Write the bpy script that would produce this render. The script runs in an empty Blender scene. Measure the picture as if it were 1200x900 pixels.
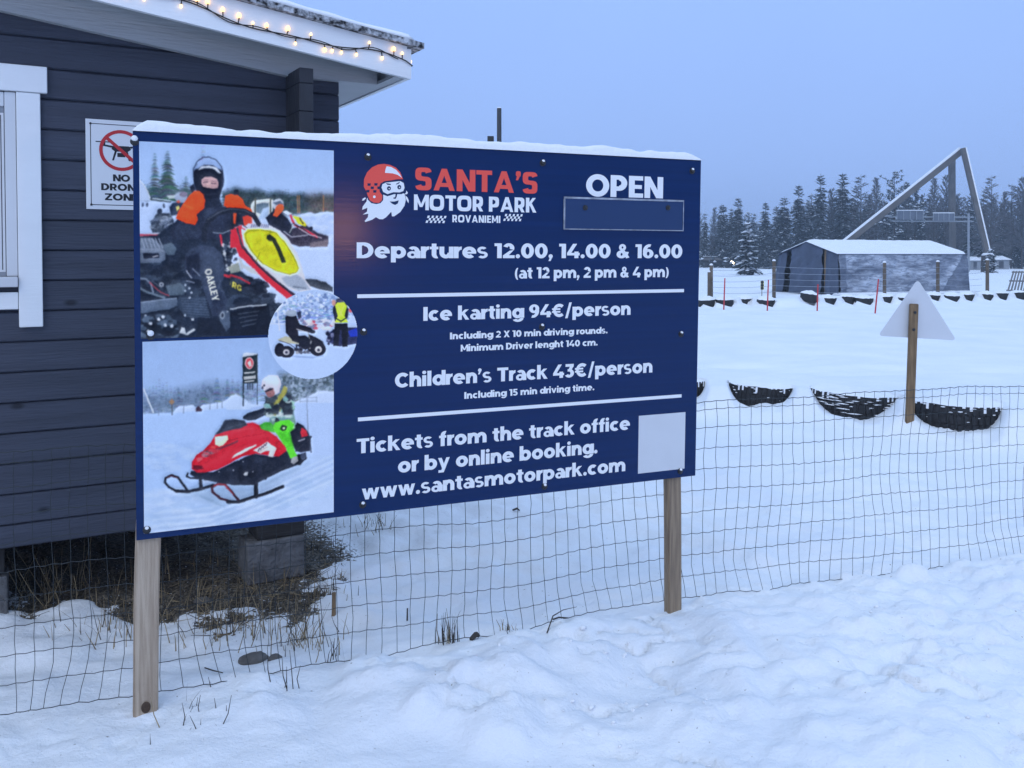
import bpy, bmesh, math, random
import numpy as np
from mathutils import Vector, Matrix, Euler

# ------------------------------------------------------------------ camera, world, sun, exposure
SC = bpy.context.scene
COL = SC.collection
R = math.radians
F, HOR, PITCH, EYE = 1080.0, 300.0, R(1.5), 1.7      # focal length and horizon in photo pixels, tilt, eye height
PPY = HOR + F * math.tan(PITCH)

cam = bpy.data.cameras.new('camera')
cam.sensor_width = 36.0
cam.lens = F / 1200.0 * 36.0
cam.shift_y = -(450.0 - PPY) / 1200.0
cam.clip_start, cam.clip_end = 0.05, 3000.0
camo = bpy.data.objects.new('camera', cam)
camo.location = (0, 0, EYE)
camo.rotation_euler = (R(90) - PITCH, 0, 0)
COL.objects.link(camo)
SC.camera = camo

SUN_EL, SUN_AZ = R(38), R(200)                        # behind the viewer, a little to the left
world = bpy.data.worlds.new('World')
SC.world = world
world.use_nodes = True
wn, wl = world.node_tree.nodes, world.node_tree.links
bg = wn['Background']
sky = wn.new('ShaderNodeTexSky')
sky.sky_type = 'NISHITA'
sky.sun_disc = False
sky.sun_elevation = SUN_EL
sky.sun_rotation = SUN_AZ
sky.air_density, sky.dust_density, sky.ozone_density = 1.0, 2.0, 3.0
tc = wn.new('ShaderNodeTexCoord')
sep = wn.new('ShaderNodeSeparateXYZ')
wl.new(tc.outputs['Generated'], sep.inputs[0])
ramp = wn.new('ShaderNodeValToRGB')                  # an even overcast: blue-grey at the horizon, whiter overhead
wl.new(sep.outputs['Z'], ramp.inputs[0])
cr = ramp.color_ramp
cr.elements[0].position = 0.0
cr.elements[0].color = (0.340, 0.500, 0.945, 1)
cr.elements[1].position = 1.0
cr.elements[1].color = (0.68, 0.93, 1.32, 1)
e = cr.elements.new(0.06); e.color = (0.325, 0.498, 0.965, 1)
e = cr.elements.new(0.28); e.color = (0.345, 0.540, 1.03, 1)
e = cr.elements.new(0.55); e.color = (0.48, 0.72, 1.20, 1)
cn = wn.new('ShaderNodeTexNoise')
cn.inputs['Scale'].default_value = 1.6
cn.inputs['Detail'].default_value = 3
wl.new(tc.outputs['Generated'], cn.inputs['Vector'])
cm = wn.new('ShaderNodeMapRange')
cm.inputs[1].default_value, cm.inputs[2].default_value = 0.3, 0.7
cm.inputs[3].default_value, cm.inputs[4].default_value = 0.96, 1.04
wl.new(cn.outputs['Fac'], cm.inputs[0])
cmul = wn.new('ShaderNodeMixRGB'); cmul.blend_type = 'MULTIPLY'; cmul.inputs[0].default_value = 1
wl.new(ramp.outputs[0], cmul.inputs[1]); wl.new(cm.outputs[0], cmul.inputs[2])
cscale = wn.new('ShaderNodeMixRGB'); cscale.blend_type = 'MULTIPLY'; cscale.inputs[0].default_value = 1
OVER = 10.0                                           # lifts the cloud layer to the level of the physical sky (strength 0.1)
cscale.inputs[2].default_value = (OVER, OVER, OVER, 1)
wl.new(cmul.outputs[0], cscale.inputs[1])
mixs = wn.new('ShaderNodeMixRGB')
mixs.inputs[0].default_value = 0.93
wl.new(sky.outputs[0], mixs.inputs[1]); wl.new(cscale.outputs[0], mixs.inputs[2])
wl.new(mixs.outputs[0], bg.inputs[0])
bg.inputs[1].default_value = 0.1

sun = bpy.data.lights.new('sun', 'SUN')
sun.energy = 0.72
sun.angle = R(50)
sun.color = (1.0, 0.96, 0.88)
suno = bpy.data.objects.new('sun', sun)
_d = Vector((math.sin(SUN_AZ) * math.cos(SUN_EL), math.cos(SUN_AZ) * math.cos(SUN_EL), math.sin(SUN_EL)))
suno.rotation_euler = _d.to_track_quat('Z', 'Y').to_euler()
suno.location = (0, -5, 12)
COL.objects.link(suno)

SC.view_settings.view_transform = 'Standard'
SC.view_settings.look = 'None'
SC.view_settings.exposure = 0.12
SC.view_settings.gamma = 1.0
SC.view_settings.use_curve_mapping = False
SC.render.engine = 'CYCLES'
SC.cycles.max_bounces = 6
SC.cycles.volume_bounces = 0

# ------------------------------------------------------------------ helpers
rng = random.Random(7)
_fw = Vector((0, math.cos(PITCH), -math.sin(PITCH)))
_up = Vector((0, math.sin(PITCH), math.cos(PITCH)))

def P(px, py, Z):
    """The point in the place that lies Z metres ahead, seen at a pixel of the 1200 x 900 photograph."""
    d = _fw + Vector(((px - 600) / F, 0, 0)) + _up * ((PPY - py) / F)
    return Vector((0, 0, EYE)) + d * (Z / d.y)

def G(px, py, z=0.0):
    """The point of the ground (height z) seen at a pixel."""
    d = _fw + Vector(((px - 600) / F, 0, 0)) + _up * ((PPY - py) / F)
    return Vector((0, 0, EYE)) + d * ((z - EYE) / d.z)

def lin(c):
    c = c / 255.0
    return c / 12.92 if c <= 0.04045 else ((c + 0.055) / 1.055) ** 2.4

def mat(name, col, rough=0.7, var=0.0, scale=6.0, bump=0.0, bscale=None, metal=0.0, stretch=None, col2=None, spec=0.4, detail=6.0):
    """A procedural material: a base colour broken up by noise towards col2, with a noise bump."""
    m = bpy.data.materials.new(name)
    m.use_nodes = True
    nt = m.node_tree
    b = nt.nodes['Principled BSDF']
    b.inputs['Base Color'].default_value = (*col, 1)
    b.inputs['Roughness'].default_value = rough
    b.inputs['Metallic'].default_value = metal
    b.inputs['Specular IOR Level'].default_value = spec
    if var > 0 or bump > 0:
        t = nt.nodes.new('ShaderNodeTexCoord')
        mp = nt.nodes.new('ShaderNodeMapping')
        mp.inputs['Scale'].default_value = stretch or (1, 1, 1)
        nt.links.new(t.outputs['Object'], mp.inputs[0])
    if var > 0:
        n = nt.nodes.new('ShaderNodeTexNoise')
        n.inputs['Scale'].default_value = scale
        n.inputs['Detail'].default_value = detail
        nt.links.new(mp.outputs[0], n.inputs['Vector'])
        r = nt.nodes.new('ShaderNodeValToRGB')
        c2 = col2 or tuple(x * (1 - var) for x in col)
        r.color_ramp.elements[0].position = 0.35
        r.color_ramp.elements[1].position = 0.68
        r.color_ramp.elements[0].color = (*c2, 1)
        r.color_ramp.elements[1].color = (*col, 1)
        nt.links.new(n.outputs['Fac'], r.inputs[0])
        nt.links.new(r.outputs[0], b.inputs['Base Color'])
    if bump > 0:
        n2 = nt.nodes.new('ShaderNodeTexNoise')
        n2.inputs['Scale'].default_value = bscale or scale * 3
        n2.inputs['Detail'].default_value = 5
        nt.links.new(mp.outputs[0], n2.inputs['Vector'])
        bp = nt.nodes.new('ShaderNodeBump')
        bp.inputs['Strength'].default_value = bump
        bp.inputs['Distance'].default_value = 0.02
        nt.links.new(n2.outputs['Fac'], bp.inputs['Height'])
        nt.links.new(bp.outputs[0], b.inputs['Normal'])
    return m

def emit(name, col, strength):
    m = bpy.data.materials.new(name)
    m.use_nodes = True
    b = m.node_tree.nodes['Principled BSDF']
    b.inputs['Base Color'].default_value = (*col, 1)
    b.inputs['Emission Color'].default_value = (*col, 1)
    b.inputs['Emission Strength'].default_value = strength
    return m

class MB:
    """Collects the faces of one mesh object."""
    def __init__(self):
        self.v, self.f, self.m = [], [], []
    def add(self, vs, fs, mi=0):
        o = len(self.v)
        self.v += [tuple(x) for x in vs]
        self.f += [tuple(i + o for i in f) for f in fs]
        self.m += [mi] * len(fs)
        return self
    def box(self, a, b, mi=0, bev=0.0, M=None):
        bm = bmesh.new()
        bmesh.ops.create_cube(bm, size=1)
        for v in bm.verts:
            v.co = Vector([(a[i] + b[i]) / 2 + v.co[i] * (b[i] - a[i]) for i in range(3)])
        if bev > 0:
            bmesh.ops.bevel(bm, geom=bm.edges[:], offset=bev, segments=1 if bev < 0.004 else 2, affect='EDGES', profile=0.5)
        return self.take(bm, mi, M)
    def take(self, bm, mi=0, M=None):
        bm.verts.index_update()
        vs = [(M @ v.co if M else v.co.copy()) for v in bm.verts]
        fs = [[v.index for v in f.verts] for f in bm.faces]
        bm.free()
        return self.add(vs, fs, mi)
    def tube(self, pts, rad, n=6, mi=0, cap=True):
        """A tube along pts; rad is one radius or one per point."""
        pts = [Vector(p) for p in pts]
        if not isinstance(rad, (list, tuple)):
            rad = [rad] * len(pts)
        vs, fs = [], []
        ref = Vector((0.13, 0.21, 0.97))
        for i, p in enumerate(pts):
            t = (pts[min(i + 1, len(pts) - 1)] - pts[max(i - 1, 0)]).normalized()
            if abs(t.dot(ref)) > 0.95:
                ref = Vector((0.97, 0.1, 0.2))
            a = t.cross(ref).normalized()
            b = t.cross(a)
            for k in range(n):
                w = 2 * math.pi * k / n
                vs.append(p + (a * math.cos(w) + b * math.sin(w)) * rad[i])
        for i in range(len(pts) - 1):
            for k in range(n):
                fs.append((i * n + k, i * n + (k + 1) % n, (i + 1) * n + (k + 1) % n, (i + 1) * n + k))
        if cap:
            fs.append(tuple(range(n - 1, -1, -1)))
            fs.append(tuple((len(pts) - 1) * n + k for k in range(n)))
        return self.add(vs, fs, mi)
    def prism(self, poly, ax0, ax1, fn, mi=0):
        """poly: 2-D outline; fn(x, y, t) places it; extruded from ax0 to ax1."""
        n = len(poly)
        vs = [fn(x, y, ax0) for x, y in poly] + [fn(x, y, ax1) for x, y in poly]
        fs = [tuple(range(n)), tuple(range(2 * n - 1, n - 1, -1))]
        fs += [(i, i + n, (i + 1) % n + n, (i + 1) % n) for i in range(n)]
        return self.add(vs, fs, mi)
    def lathe(self, prof, n=20, mi=0, M=None):
        """prof: (radius, height) pairs about z."""
        vs, fs = [], []
        for r_, z_ in prof:
            for k in range(n):
                w = 2 * math.pi * k / n
                p = Vector((r_ * math.cos(w), r_ * math.sin(w), z_))
                vs.append(M @ p if M else p)
        for i in range(len(prof) - 1):
            for k in range(n):
                fs.append((i * n + k, i * n + (k + 1) % n, (i + 1) * n + (k + 1) % n, (i + 1) * n + k))
        if prof[0][0] > 1e-6: fs.append(tuple(range(n - 1, -1, -1)))
        if prof[-1][0] > 1e-6: fs.append(tuple((len(prof) - 1) * n + k for k in range(n)))
        return self.add(vs, fs, mi)
    def build(self, name, mats, parent=None, smooth=False, fix=True):
        me = bpy.data.meshes.new(name)
        me.from_pydata(self.v, [], self.f)
        for m in (mats if isinstance(mats, (list, tuple)) else [mats]):
            me.materials.append(m)
        if any(self.m):
            me.polygons.foreach_set('material_index', self.m)
        if smooth:
            me.polygons.foreach_set('use_smooth', [True] * len(self.f))
        if fix:
            bm = bmesh.new(); bm.from_mesh(me)
            bmesh.ops.recalc_face_normals(bm, faces=bm.faces[:])
            bm.to_mesh(me); bm.free()
        me.update()
        o = bpy.data.objects.new(name, me)
        COL.objects.link(o)
        if parent: o.parent = parent
        return o

def tag(o, label=None, cat=None, group=None, kind=None):
    for k, v in (('label', label), ('category', cat), ('group', group), ('kind', kind)):
        if v: o[k] = v
    return o

def thing(name, label, cat, loc=(0, 0, 0), rz=0.0, group=None):
    o = bpy.data.objects.new(name, None)
    o.empty_display_size = 0.2
    o.location = loc
    o.rotation_euler = (0, 0, rz)
    COL.objects.link(o)
    return tag(o, label, cat, group)

def copy_tree(o, parent=None):
    c = o.copy()
    COL.objects.link(c)
    c.parent = parent
    for ch in [x for x in SC.objects if x.parent == o]:
        copy_tree(ch, c)
    return c

# value noise in numpy
def _hash(ix, iy, seed):
    h = (ix.astype(np.int64) * 374761393 + iy.astype(np.int64) * 668265263 + seed * 1442695041) & 0xffffffff
    h = ((h ^ (h >> 13)) * 1274126177) & 0xffffffff
    return ((h ^ (h >> 16)) & 0xffff) / 65535.0

def vnoise(x, y, seed=0):
    ix, iy = np.floor(x), np.floor(y)
    fx, fy = x - ix, y - iy
    fx, fy = fx * fx * fx * (fx * (fx * 6 - 15) + 10), fy * fy * fy * (fy * (fy * 6 - 15) + 10)
    a, b = _hash(ix, iy, seed), _hash(ix + 1, iy, seed)
    c, d = _hash(ix, iy + 1, seed), _hash(ix + 1, iy + 1, seed)
    return (a * (1 - fx) + b * fx) * (1 - fy) + (c * (1 - fx) + d * fx) * fy

def fbm(x, y, seed=0, oct=4):
    s, a, t = 0, 1.0, 0
    for k in range(oct):
        c, n = math.cos(0.7 * k), math.sin(0.7 * k)
        s = s + a * (vnoise((x * c - y * n) * 2 ** k, (x * n + y * c) * 2 ** k, seed + k * 17) - 0.5)
        t += a; a *= 0.5
    return s / t * 2

def sstep(a, b, x):
    t = np.clip((x - a) / (b - a), 0, 1)
    return t * t * (3 - 2 * t)

M = {}
M['snow'] = mat('fresh_snow', (0.86, 0.87, 0.89), 0.75, var=0.05, scale=9, bump=0.35, bscale=45, spec=0.25)
M['snow_far'] = mat('drifted_snow', (0.85, 0.86, 0.88), 0.8, var=0.05, scale=2, bump=0.2, bscale=9, spec=0.2)
# ------------------------------------------------------------------ the snow field, one sheet to the horizon
CORNER = Vector((-0.954, 5.10, 0)); HROT = R(29.7)     # front corner of the cabin wall; the wall runs away to the left
hd = Vector((math.cos(HROT), math.sin(HROT), 0)); hn = Vector((math.sin(HROT), -math.cos(HROT), 0))
FENCE_PTS = [(-2.9, 3.02), (-1.83, 3.38), (-1.36, 3.52), (-0.81, 3.79), (0.08, 4.13), (0.41, 4.29), (0.83, 4.49), (1.75, 4.78), (2.87, 5.17), (4.2, 5.7), (5.6, 6.3)]

def fence_y(x):
    return np.interp(x, [p[0] for p in FENCE_PTS], [p[1] for p in FENCE_PTS])

# near tyres: centre, half width that shows, radius
NEAR = []
for px, py, wpx, r_ in ((797, 474, 62, .46), (891, 482, 80, .47), (1000, 494, 104, .52), (1117, 508, 116, .54), (1266, 520, 110, .53)):
    g = G(px, py)
    hw_ = wpx / F * g.y / 2
    NEAR.append((g.x * (g.y + hw_) / g.y, g.y + hw_, hw_, hw_ + 0.01))
# far row of tyres: photo x-range and lower edge
FARROW = []
for x0, x1, yb in ((808, 818, 359), (820, 836, 360), (837, 860, 360), (863, 882, 358.5), (886, 908, 360), (939, 955, 359), (961, 979, 358), (985, 1000, 357.5), (1001, 1023, 358), (1028, 1045, 356),
                   (1052, 1066, 356), (1088, 1099, 353.5), (1106, 1123, 354), (1124, 1140, 353), (1147, 1161, 352.5), (1165, 1180, 352), (1182, 1203, 351.5)):
    g = G((x0 + x1) / 2, yb)
    FARROW.append((g.x * (g.y + 0.45) / g.y, g.y + 0.45, max((x1 - x0) / F * g.y / 2, 0.3), 0.48))

def ridge_line(rows, x):
    xs = [t[0] for t in rows]; ys = [t[1] for t in rows]
    return np.interp(x, xs, ys)

def terrain(x, y):
    x = np.asarray(x, float); y = np.asarray(y, float)
    fy = fence_y(x)
    front = 1 - sstep(-0.1, 0.35, y - fy)               # 1 on the viewer's side of the wire fence
    near = 1 - sstep(8, 16, y)
    h = 0.05 * fbm(x / 1.9, y / 1.9, 3, 3) * (0.5 + 0.5 * near)
    # trodden and shovelled lumps in the foreground
    patch = sstep(-0.15, 0.45, fbm(x / 0.9 + 5, y / 0.9, 11, 3) + 0.25 * sstep(0.4, 1.5, x) - 0.1)
    lump = np.abs(fbm(x / 0.30, y / 0.24, 21, 4))
    h = h + front * (0.085 * (patch - 0.3) + 0.075 * (np.minimum(lump, 0.5) - 0.22) * (0.35 + 0.65 * patch))
    crease = np.exp(-(fbm(x / 0.42 + 3, y / 0.30, 38, 4) / 0.045) ** 2) * sstep(0.05, 0.35, fbm(x / 0.6, y / 0.6, 39, 2))
    crease2 = np.exp(-(fbm(x / 0.17 + 9, y / 0.11, 40, 3) / 0.05) ** 2) * sstep(0.0, 0.3, fbm(x / 0.45, y / 0.4, 43, 2))
    h = h - front * (0.038 * crease + 0.012 * crease2)
    h = h + front * 0.035 * np.clip(fbm(x / 0.11, y / 0.10, 35, 3), -0.2, 1) * patch * (0.3 + 0.7 * sstep(0, 0.3, fbm(x / 0.7, y / 0.7, 36, 2)))
    clod = np.clip(fbm(x / 0.19 + 7, y / 0.15, 37, 3) - 0.30, 0, 1)
    h = h + front * 0.10 * np.minimum(clod, 0.22) * (0.25 + patch)
    bank = np.exp(-((y - fy + 0.42) / 0.30) ** 2)
    h = h + bank * (0.015 + 0.04 * fbm(x / 0.7, 0 * x, 51, 2)) * sstep(-1.6, 0.2, x)
    h = h - 0.035 * np.exp(-((y - fy + 0.05) / 0.22) ** 2) * sstep(0.2, 0.9, x)
    # softer hummocks and old prints behind the fence
    back = (1 - front) * (1 - sstep(6.6, 8.6, y))
    h = h + back * (0.045 * fbm(x / 0.42, y / 0.42, 61, 3) + 0.03 * fbm(x / 0.16, y / 0.16, 62, 2)) - back * 0.03
    mid = sstep(6.5, 8.5, y) * near
    h = h + mid * 0.02 * fbm(x / 0.7, y / 0.45, 71, 3)
    # the drift along the near tyres
    ry = ridge_line(NEAR, x)
    d = y - ry
    side = sstep(0.0, 1.5, x - (NEAR[0][0] - 3.0))
    rh = (0.275 + 0.02 * fbm(x / 0.4, y / 0.4, 82, 2)) * sstep(-1.25, -0.45, d + 0.10 * fbm(x / 0.5, y / 0.5, 81, 2)) * (1 - sstep(0.4, 4.0, d)) * side
    for (tx, ty, hw, r_) in NEAR:
        dx = np.abs(x - tx - np.clip(y - ty, -2, 0) * (tx / ty) * 0.9)
        cap = 0.06 + 0.20 * (dx / hw) ** 4.2 + 0.055 * fbm(x / 0.20, y / 0.3, 83, 3) - 0.05 * np.clip((-0.4 - d) / 0.8, 0, 1)
        zone = (dx < hw * 1.06) & (d < -0.05) & (np.abs(d) < 1.25)
        rh = np.where(zone, np.minimum(rh, np.maximum(cap, 0)), rh)
    h = h + rh
    # the track: faint ruts
    trk = sstep(11.5, 13, y) * (1 - sstep(28, 31, y))
    h = h + trk * (0.02 * fbm(x / 2.5, y / 0.8, 91, 3) + 0.012 * np.sin(y * 6 + x * 0.8) * sstep(0.1, 0.5, fbm(x / 5, y / 2, 92, 2)))
    for off in (-0.55, 0.0, 0.75, 1.5):
        yr = 13.3 + off + 0.22 * (x - 3.0) + 0.12 * np.sin(x * 0.9 + off)
        h = h - trk * 0.035 * np.exp(-((y - yr) / 0.13) ** 2) * sstep(-0.35, 0.15, fbm(x / 0.8, y / 3 + off, 94, 3)) * (1 - sstep(5, 9, x))
    # the drift along the far row
    ry = ridge_line(FARROW, x)
    d = y - ry
    fh = 0.27 * sstep(-0.9, -0.35, d + 0.25 * fbm(x / 0.9, y / 0.9, 95, 2)) * (1 - sstep(0.3, 2.5, d)) + 0.10 * np.exp(-(d / 0.9) ** 2) * fbm(x / 0.8, y, 96, 2)
    for i, (tx, ty, hw, r_) in enumerate(FARROW):
        dx = x - tx - np.clip(y - ty, -2, 0) * (tx / ty) * 0.9
        cap = 0.20 * np.clip(0.5 - dx / (2 * hw), 0, 1) ** 1.3 - 0.02
        zone = (np.abs(dx) < hw) & (d < -0.1) & (np.abs(d) < 1.5)
        fh = np.where(zone, np.minimum(fh, np.maximum(cap, 0)), fh)
    h = h + fh * sstep(2, 6, x)
    far = sstep(36, 45, y)
    h = h + far * 0.12 * fbm(x / 9, y / 6, 97, 3)
    return h

def spaced(spans):
    out = []
    for a, b, s0, s1 in spans:
        t = a
        while t < b - 1e-6:
            out.append(t)
            t += s0 + (s1 - s0) * (t - a) / (b - a)
    out.append(spans[-1][1])
    return np.array(sorted(set(round(v, 4) for v in out)))

gx = spaced([(-900, -60, 90, 20), (-60, -6, 6, 0.4), (-6, -3, 0.3, 0.05), (-3, 3.2, 0.021, 0.021), (3.2, 6, 0.03, 0.05), (6, 22, 0.1, 0.14), (22, 60, 0.4, 6), (60, 900, 20, 90)])
gy = spaced([(-60, -3, 10, 1), (-3, 1.4, 0.5, 0.05), (1.4, 6.4, 0.02, 0.024), (6.4, 12, 0.045, 0.05), (12, 16.5, 0.06, 0.08), (16.5, 29, 0.15, 0.5), (29, 36.5, 0.13, 0.13), (36.5, 60, 0.3, 2), (60, 1500, 4, 160)])
XX, YY = np.meshgrid(gx, gy)
ZZ = terrain(XX, YY)

def soil_amount(x, y):
    rx, ry = x - CORNER.x, y - CORNER.y
    s = rx * hd.x + ry * hd.y
    n = rx * hn.x + ry * hn.y
    b = np.interp(s, [-3.2, -1.7, -1.45, -1.2, -0.8, -0.45, -0.12, 0.06, 0.5], [-0.3, -0.3, -0.22, 0.22, 0.60, 0.56, 0.30, -0.15, -0.5])
    d = b - n - 0.09 + 0.46 * fbm(x / 0.26, y / 0.26, 5, 4) + 0.26 * fbm(x / 0.075, y / 0.075, 8, 3)
    return sstep(-0.14, 0.16, d) * sstep(-4.2, -3.4, n) * (1 - sstep(0.0, 0.5, s + 0.1))

SOIL = soil_amount(XX, YY)
ZZ = ZZ * (1 - 0.7 * SOIL) - 0.045 * SOIL + SOIL * 0.02 * fbm(XX / 0.07, YY / 0.07, 9, 2)
ny, nx = XX.shape
me = bpy.data.meshes.new('snow_ground')
me.vertices.add(nx * ny)
me.vertices.foreach_set('co', np.stack([XX, YY, ZZ], -1).astype(np.float32).ravel())
idx = np.arange(nx * ny).reshape(ny, nx)
quads = np.stack([idx[:-1, :-1], idx[:-1, 1:], idx[1:, 1:], idx[1:, :-1]], -1).reshape(-1, 4)
me.loops.add(quads.size)
me.loops.foreach_set('vertex_index', quads.astype(np.int32).ravel())
me.polygons.add(len(quads))
me.polygons.foreach_set('loop_start', np.arange(0, quads.size, 4, dtype=np.int32))
me.polygons.foreach_set('use_smooth', np.ones(len(quads), bool))
me.update(calc_edges=True)
at = me.attributes.new('soil', 'FLOAT', 'POINT')
at.data.foreach_set('value', SOIL.astype(np.float32).ravel())
gm = mat('snow_ground', (0.86, 0.87, 0.89), 0.8, spec=0.2)
nt = gm.node_tree; b = nt.nodes['Principled BSDF']
tcn = nt.nodes.new('ShaderNodeTexCoord')
na = nt.nodes.new('ShaderNodeTexNoise'); na.inputs['Scale'].default_value = 30; na.inputs['Detail'].default_value = 8; na.inputs['Roughness'].default_value = 0.65
nt.links.new(tcn.outputs['Object'], na.inputs['Vector'])
nb = nt.nodes.new('ShaderNodeTexNoise'); nb.inputs['Scale'].default_value = 0.9; nb.inputs['Detail'].default_value = 4
nt.links.new(tcn.outputs['Object'], nb.inputs['Vector'])
rs = nt.nodes.new('ShaderNodeValToRGB')
rs.color_ramp.elements[0].position, rs.color_ramp.elements[1].position = 0.3, 0.65
rs.color_ramp.elements[0].color = (0.79, 0.82, 0.87, 1); rs.color_ramp.elements[1].color = (0.88, 0.89, 0.90, 1)
nt.links.new(nb.outputs['Fac'], rs.inputs[0])
nsoil = nt.nodes.new('ShaderNodeTexNoise'); nsoil.inputs['Scale'].default_value = 55; nsoil.inputs['Detail'].default_value = 6
nt.links.new(tcn.outputs['Object'], nsoil.inputs['Vector'])
rd = nt.nodes.new('ShaderNodeValToRGB')
rd.color_ramp.elements[0].position, rd.color_ramp.elements[1].position = 0.38, 0.72
rd.color_ramp.elements[0].color = (0.036, 0.030, 0.024, 1); rd.color_ramp.elements[1].color = (0.25, 0.215, 0.17, 1)
nt.links.new(nsoil.outputs['Fac'], rd.inputs[0])
ats = nt.nodes.new('ShaderNodeAttribute'); ats.attribute_name = 'soil'
ms = nt.nodes.new('ShaderNodeMath'); ms.operation = 'ADD'
mj = nt.nodes.new('ShaderNodeMath'); mj.operation = 'MULTIPLY_ADD'; mj.inputs[1].default_value = 2.4; mj.inputs[2].default_value = -1.25
nt.links.new(nsoil.outputs['Fac'], mj.inputs[0]); nt.links.new(mj.outputs[0], ms.inputs[1]); nt.links.new(ats.outputs['Fac'], ms.inputs[0])
rm = nt.nodes.new('ShaderNodeValToRGB'); rm.color_ramp.elements[0].position, rm.color_ramp.elements[1].position = 0.42, 0.58
nt.links.new(ms.outputs[0], rm.inputs[0])
mx = nt.nodes.new('ShaderNodeMixRGB')
nt.links.new(rm.outputs[0], mx.inputs[0]); nt.links.new(rs.outputs[0], mx.inputs[1]); nt.links.new(rd.outputs[0], mx.inputs[2])
nt.links.new(mx.outputs[0], b.inputs['Base Color'])
bp = nt.nodes.new('ShaderNodeBump'); bp.inputs['Strength'].default_value = 0.5; bp.inputs['Distance'].default_value = 0.03
nt.links.new(na.outputs['Fac'], bp.inputs['Height']); nt.links.new(bp.outputs[0], b.inputs['Normal'])
me.materials.append(gm)
go = bpy.data.objects.new('snow_ground', me); COL.objects.link(go)
tag(go, kind='structure')

def gz(x, y):
    z = float(terrain(np.array([x]), np.array([y]))[0])
    s = float(soil_amount(np.array([x]), np.array([y]))[0])
    return z * (1 - 0.7 * s) - 0.045 * s
# ------------------------------------------------------------------ the cabin
cab = thing('wooden_cabin', 'dark slate blue plank cabin with white trim and snow on its low roof', 'cabin', CORNER, HROT)
def mat_plank():
    m = mat('slate_painted_planks', (0.058, 0.066, 0.096), 0.6, var=0.25, scale=3.0, bump=0.35, bscale=18, stretch=(0.35, 1, 5), spec=0.35)
    nt = m.node_tree; b = nt.nodes['Principled BSDF']   # knots showing through the paint
    t = nt.nodes.new('ShaderNodeTexCoord'); mp = nt.nodes.new('ShaderNodeMapping'); mp.inputs['Scale'].default_value = (2.6, 0.01, 5.2)
    vo = nt.nodes.new('ShaderNodeTexVoronoi'); vo.inputs['Scale'].default_value = 1.0
    nt.links.new(t.outputs['Object'], mp.inputs[0]); nt.links.new(mp.outputs[0], vo.inputs['Vector'])
    rk = nt.nodes.new('ShaderNodeValToRGB'); rk.color_ramp.elements[0].position, rk.color_ramp.elements[1].position = 0.045, 0.10
    rk.color_ramp.elements[0].color = (0.30, 0.30, 0.32, 1); rk.color_ramp.elements[1].color = (1, 1, 1, 1)
    nt.links.new(vo.outputs['Distance'], rk.inputs[0])
    old = b.inputs['Base Color'].links[0].from_socket
    mx = nt.nodes.new('ShaderNodeMixRGB'); mx.blend_type = 'MULTIPLY'; mx.inputs[0].default_value = 1
    nt.links.new(old, mx.inputs[1]); nt.links.new(rk.outputs[0], mx.inputs[2]); nt.links.new(mx.outputs[0], b.inputs['Base Color'])
    return m
M['plank'] = mat_plank()
M['plank_dark'] = mat('slate_painted_log_ends', (0.042, 0.045, 0.058), 0.6, var=0.4, scale=5, bump=0.4, bscale=30, stretch=(1, 1, 0.4))
M['white'] = mat('white_painted_wood', (0.86, 0.87, 0.88), 0.45, var=0.05, scale=2.5, bump=0.12, bscale=25, stretch=(0.4, 1, 3))
M['greyboard'] = mat('pale_grey_painted_board', (0.50, 0.51, 0.52), 0.6, var=0.16, scale=2.2, bump=0.3, bscale=20, stretch=(0.35, 1, 4))
M['felt'] = mat('black_roofing_felt', (0.02, 0.02, 0.022), 0.9, var=0.9, scale=60, bump=0.6, bscale=90, col2=(0.02, 0.02, 0.022))
M['felt_snowy'] = mat('black_roofing_felt_with_frost', (0.6, 0.62, 0.66), 0.9, var=0.9, scale=38, bump=0.6, bscale=90, col2=(0.012, 0.012, 0.014), detail=3)
S0, DEPTH, RIDGE = -4.3, 3.2, -2.1
ROW, Z0 = 0.1435, 0.325
def barge_z(s):
    return EYE + 0.952 + 0.136 * (0.27 - s) if s >= RIDGE else barge_z(RIDGE) - 0.136 * (RIDGE - s)
def eave_board_z(s):
    if s < RIDGE: return eave_board_z(2 * RIDGE - s)
    return EYE + 0.954 + (0.129 * (-0.295 - s) if s < -0.295 else 0)
def plank_wall(mb, ax, a, b, front, thick, top):
    """Rows of chamfered planks; ax 0 runs along x, ax 1 along y; front is the outer face."""
    z = Z0
    k = 0
    while z < 3.2:
        zt = z + (1.726 - Z0 - 9 * ROW if k == 0 else ROW)
        lo, hi = a, b
        if ax == 0:
            n = 60
            ok = [a + (b - a) * i / n for i in range(n + 1) if top(a + (b - a) * i / n) > z + 0.05]
            if len(ok) < 2: break
            lo, hi = min(ok), max(ok)
        elif top(0) < z + 0.05: break
        c = 0.009
        prof = [(0, z + 0.0015), (thick - c, z + 0.0015), (thick, z + c), (thick, zt - c), (thick - c, zt - 0.0015), (0, zt - 0.0015)]
        sg = -1 if front <= 0.001 else 1
        if ax == 0:
            mb.prism(prof, lo, hi, lambda x, y, t: (t, front - sg * (thick - x) if sg > 0 else front + (thick - x), y))
        else:
            mb.prism(prof, lo, hi, lambda x, y, t: (front + x - thick, t, y))
        z = zt
        k += 1
mb = MB(); plank_wall(mb, 0, S0, 0.0, 0.0, 0.07, lambda s: eave_board_z(s) + 0.12); wall_front = mb.build('wall', M['plank'], cab)
mb = MB(); plank_wall(mb, 1, 0.0, DEPTH, -0.222, 0.07, lambda s: EYE + 0.96); mb.build('wall', M['plank'], cab)
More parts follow.
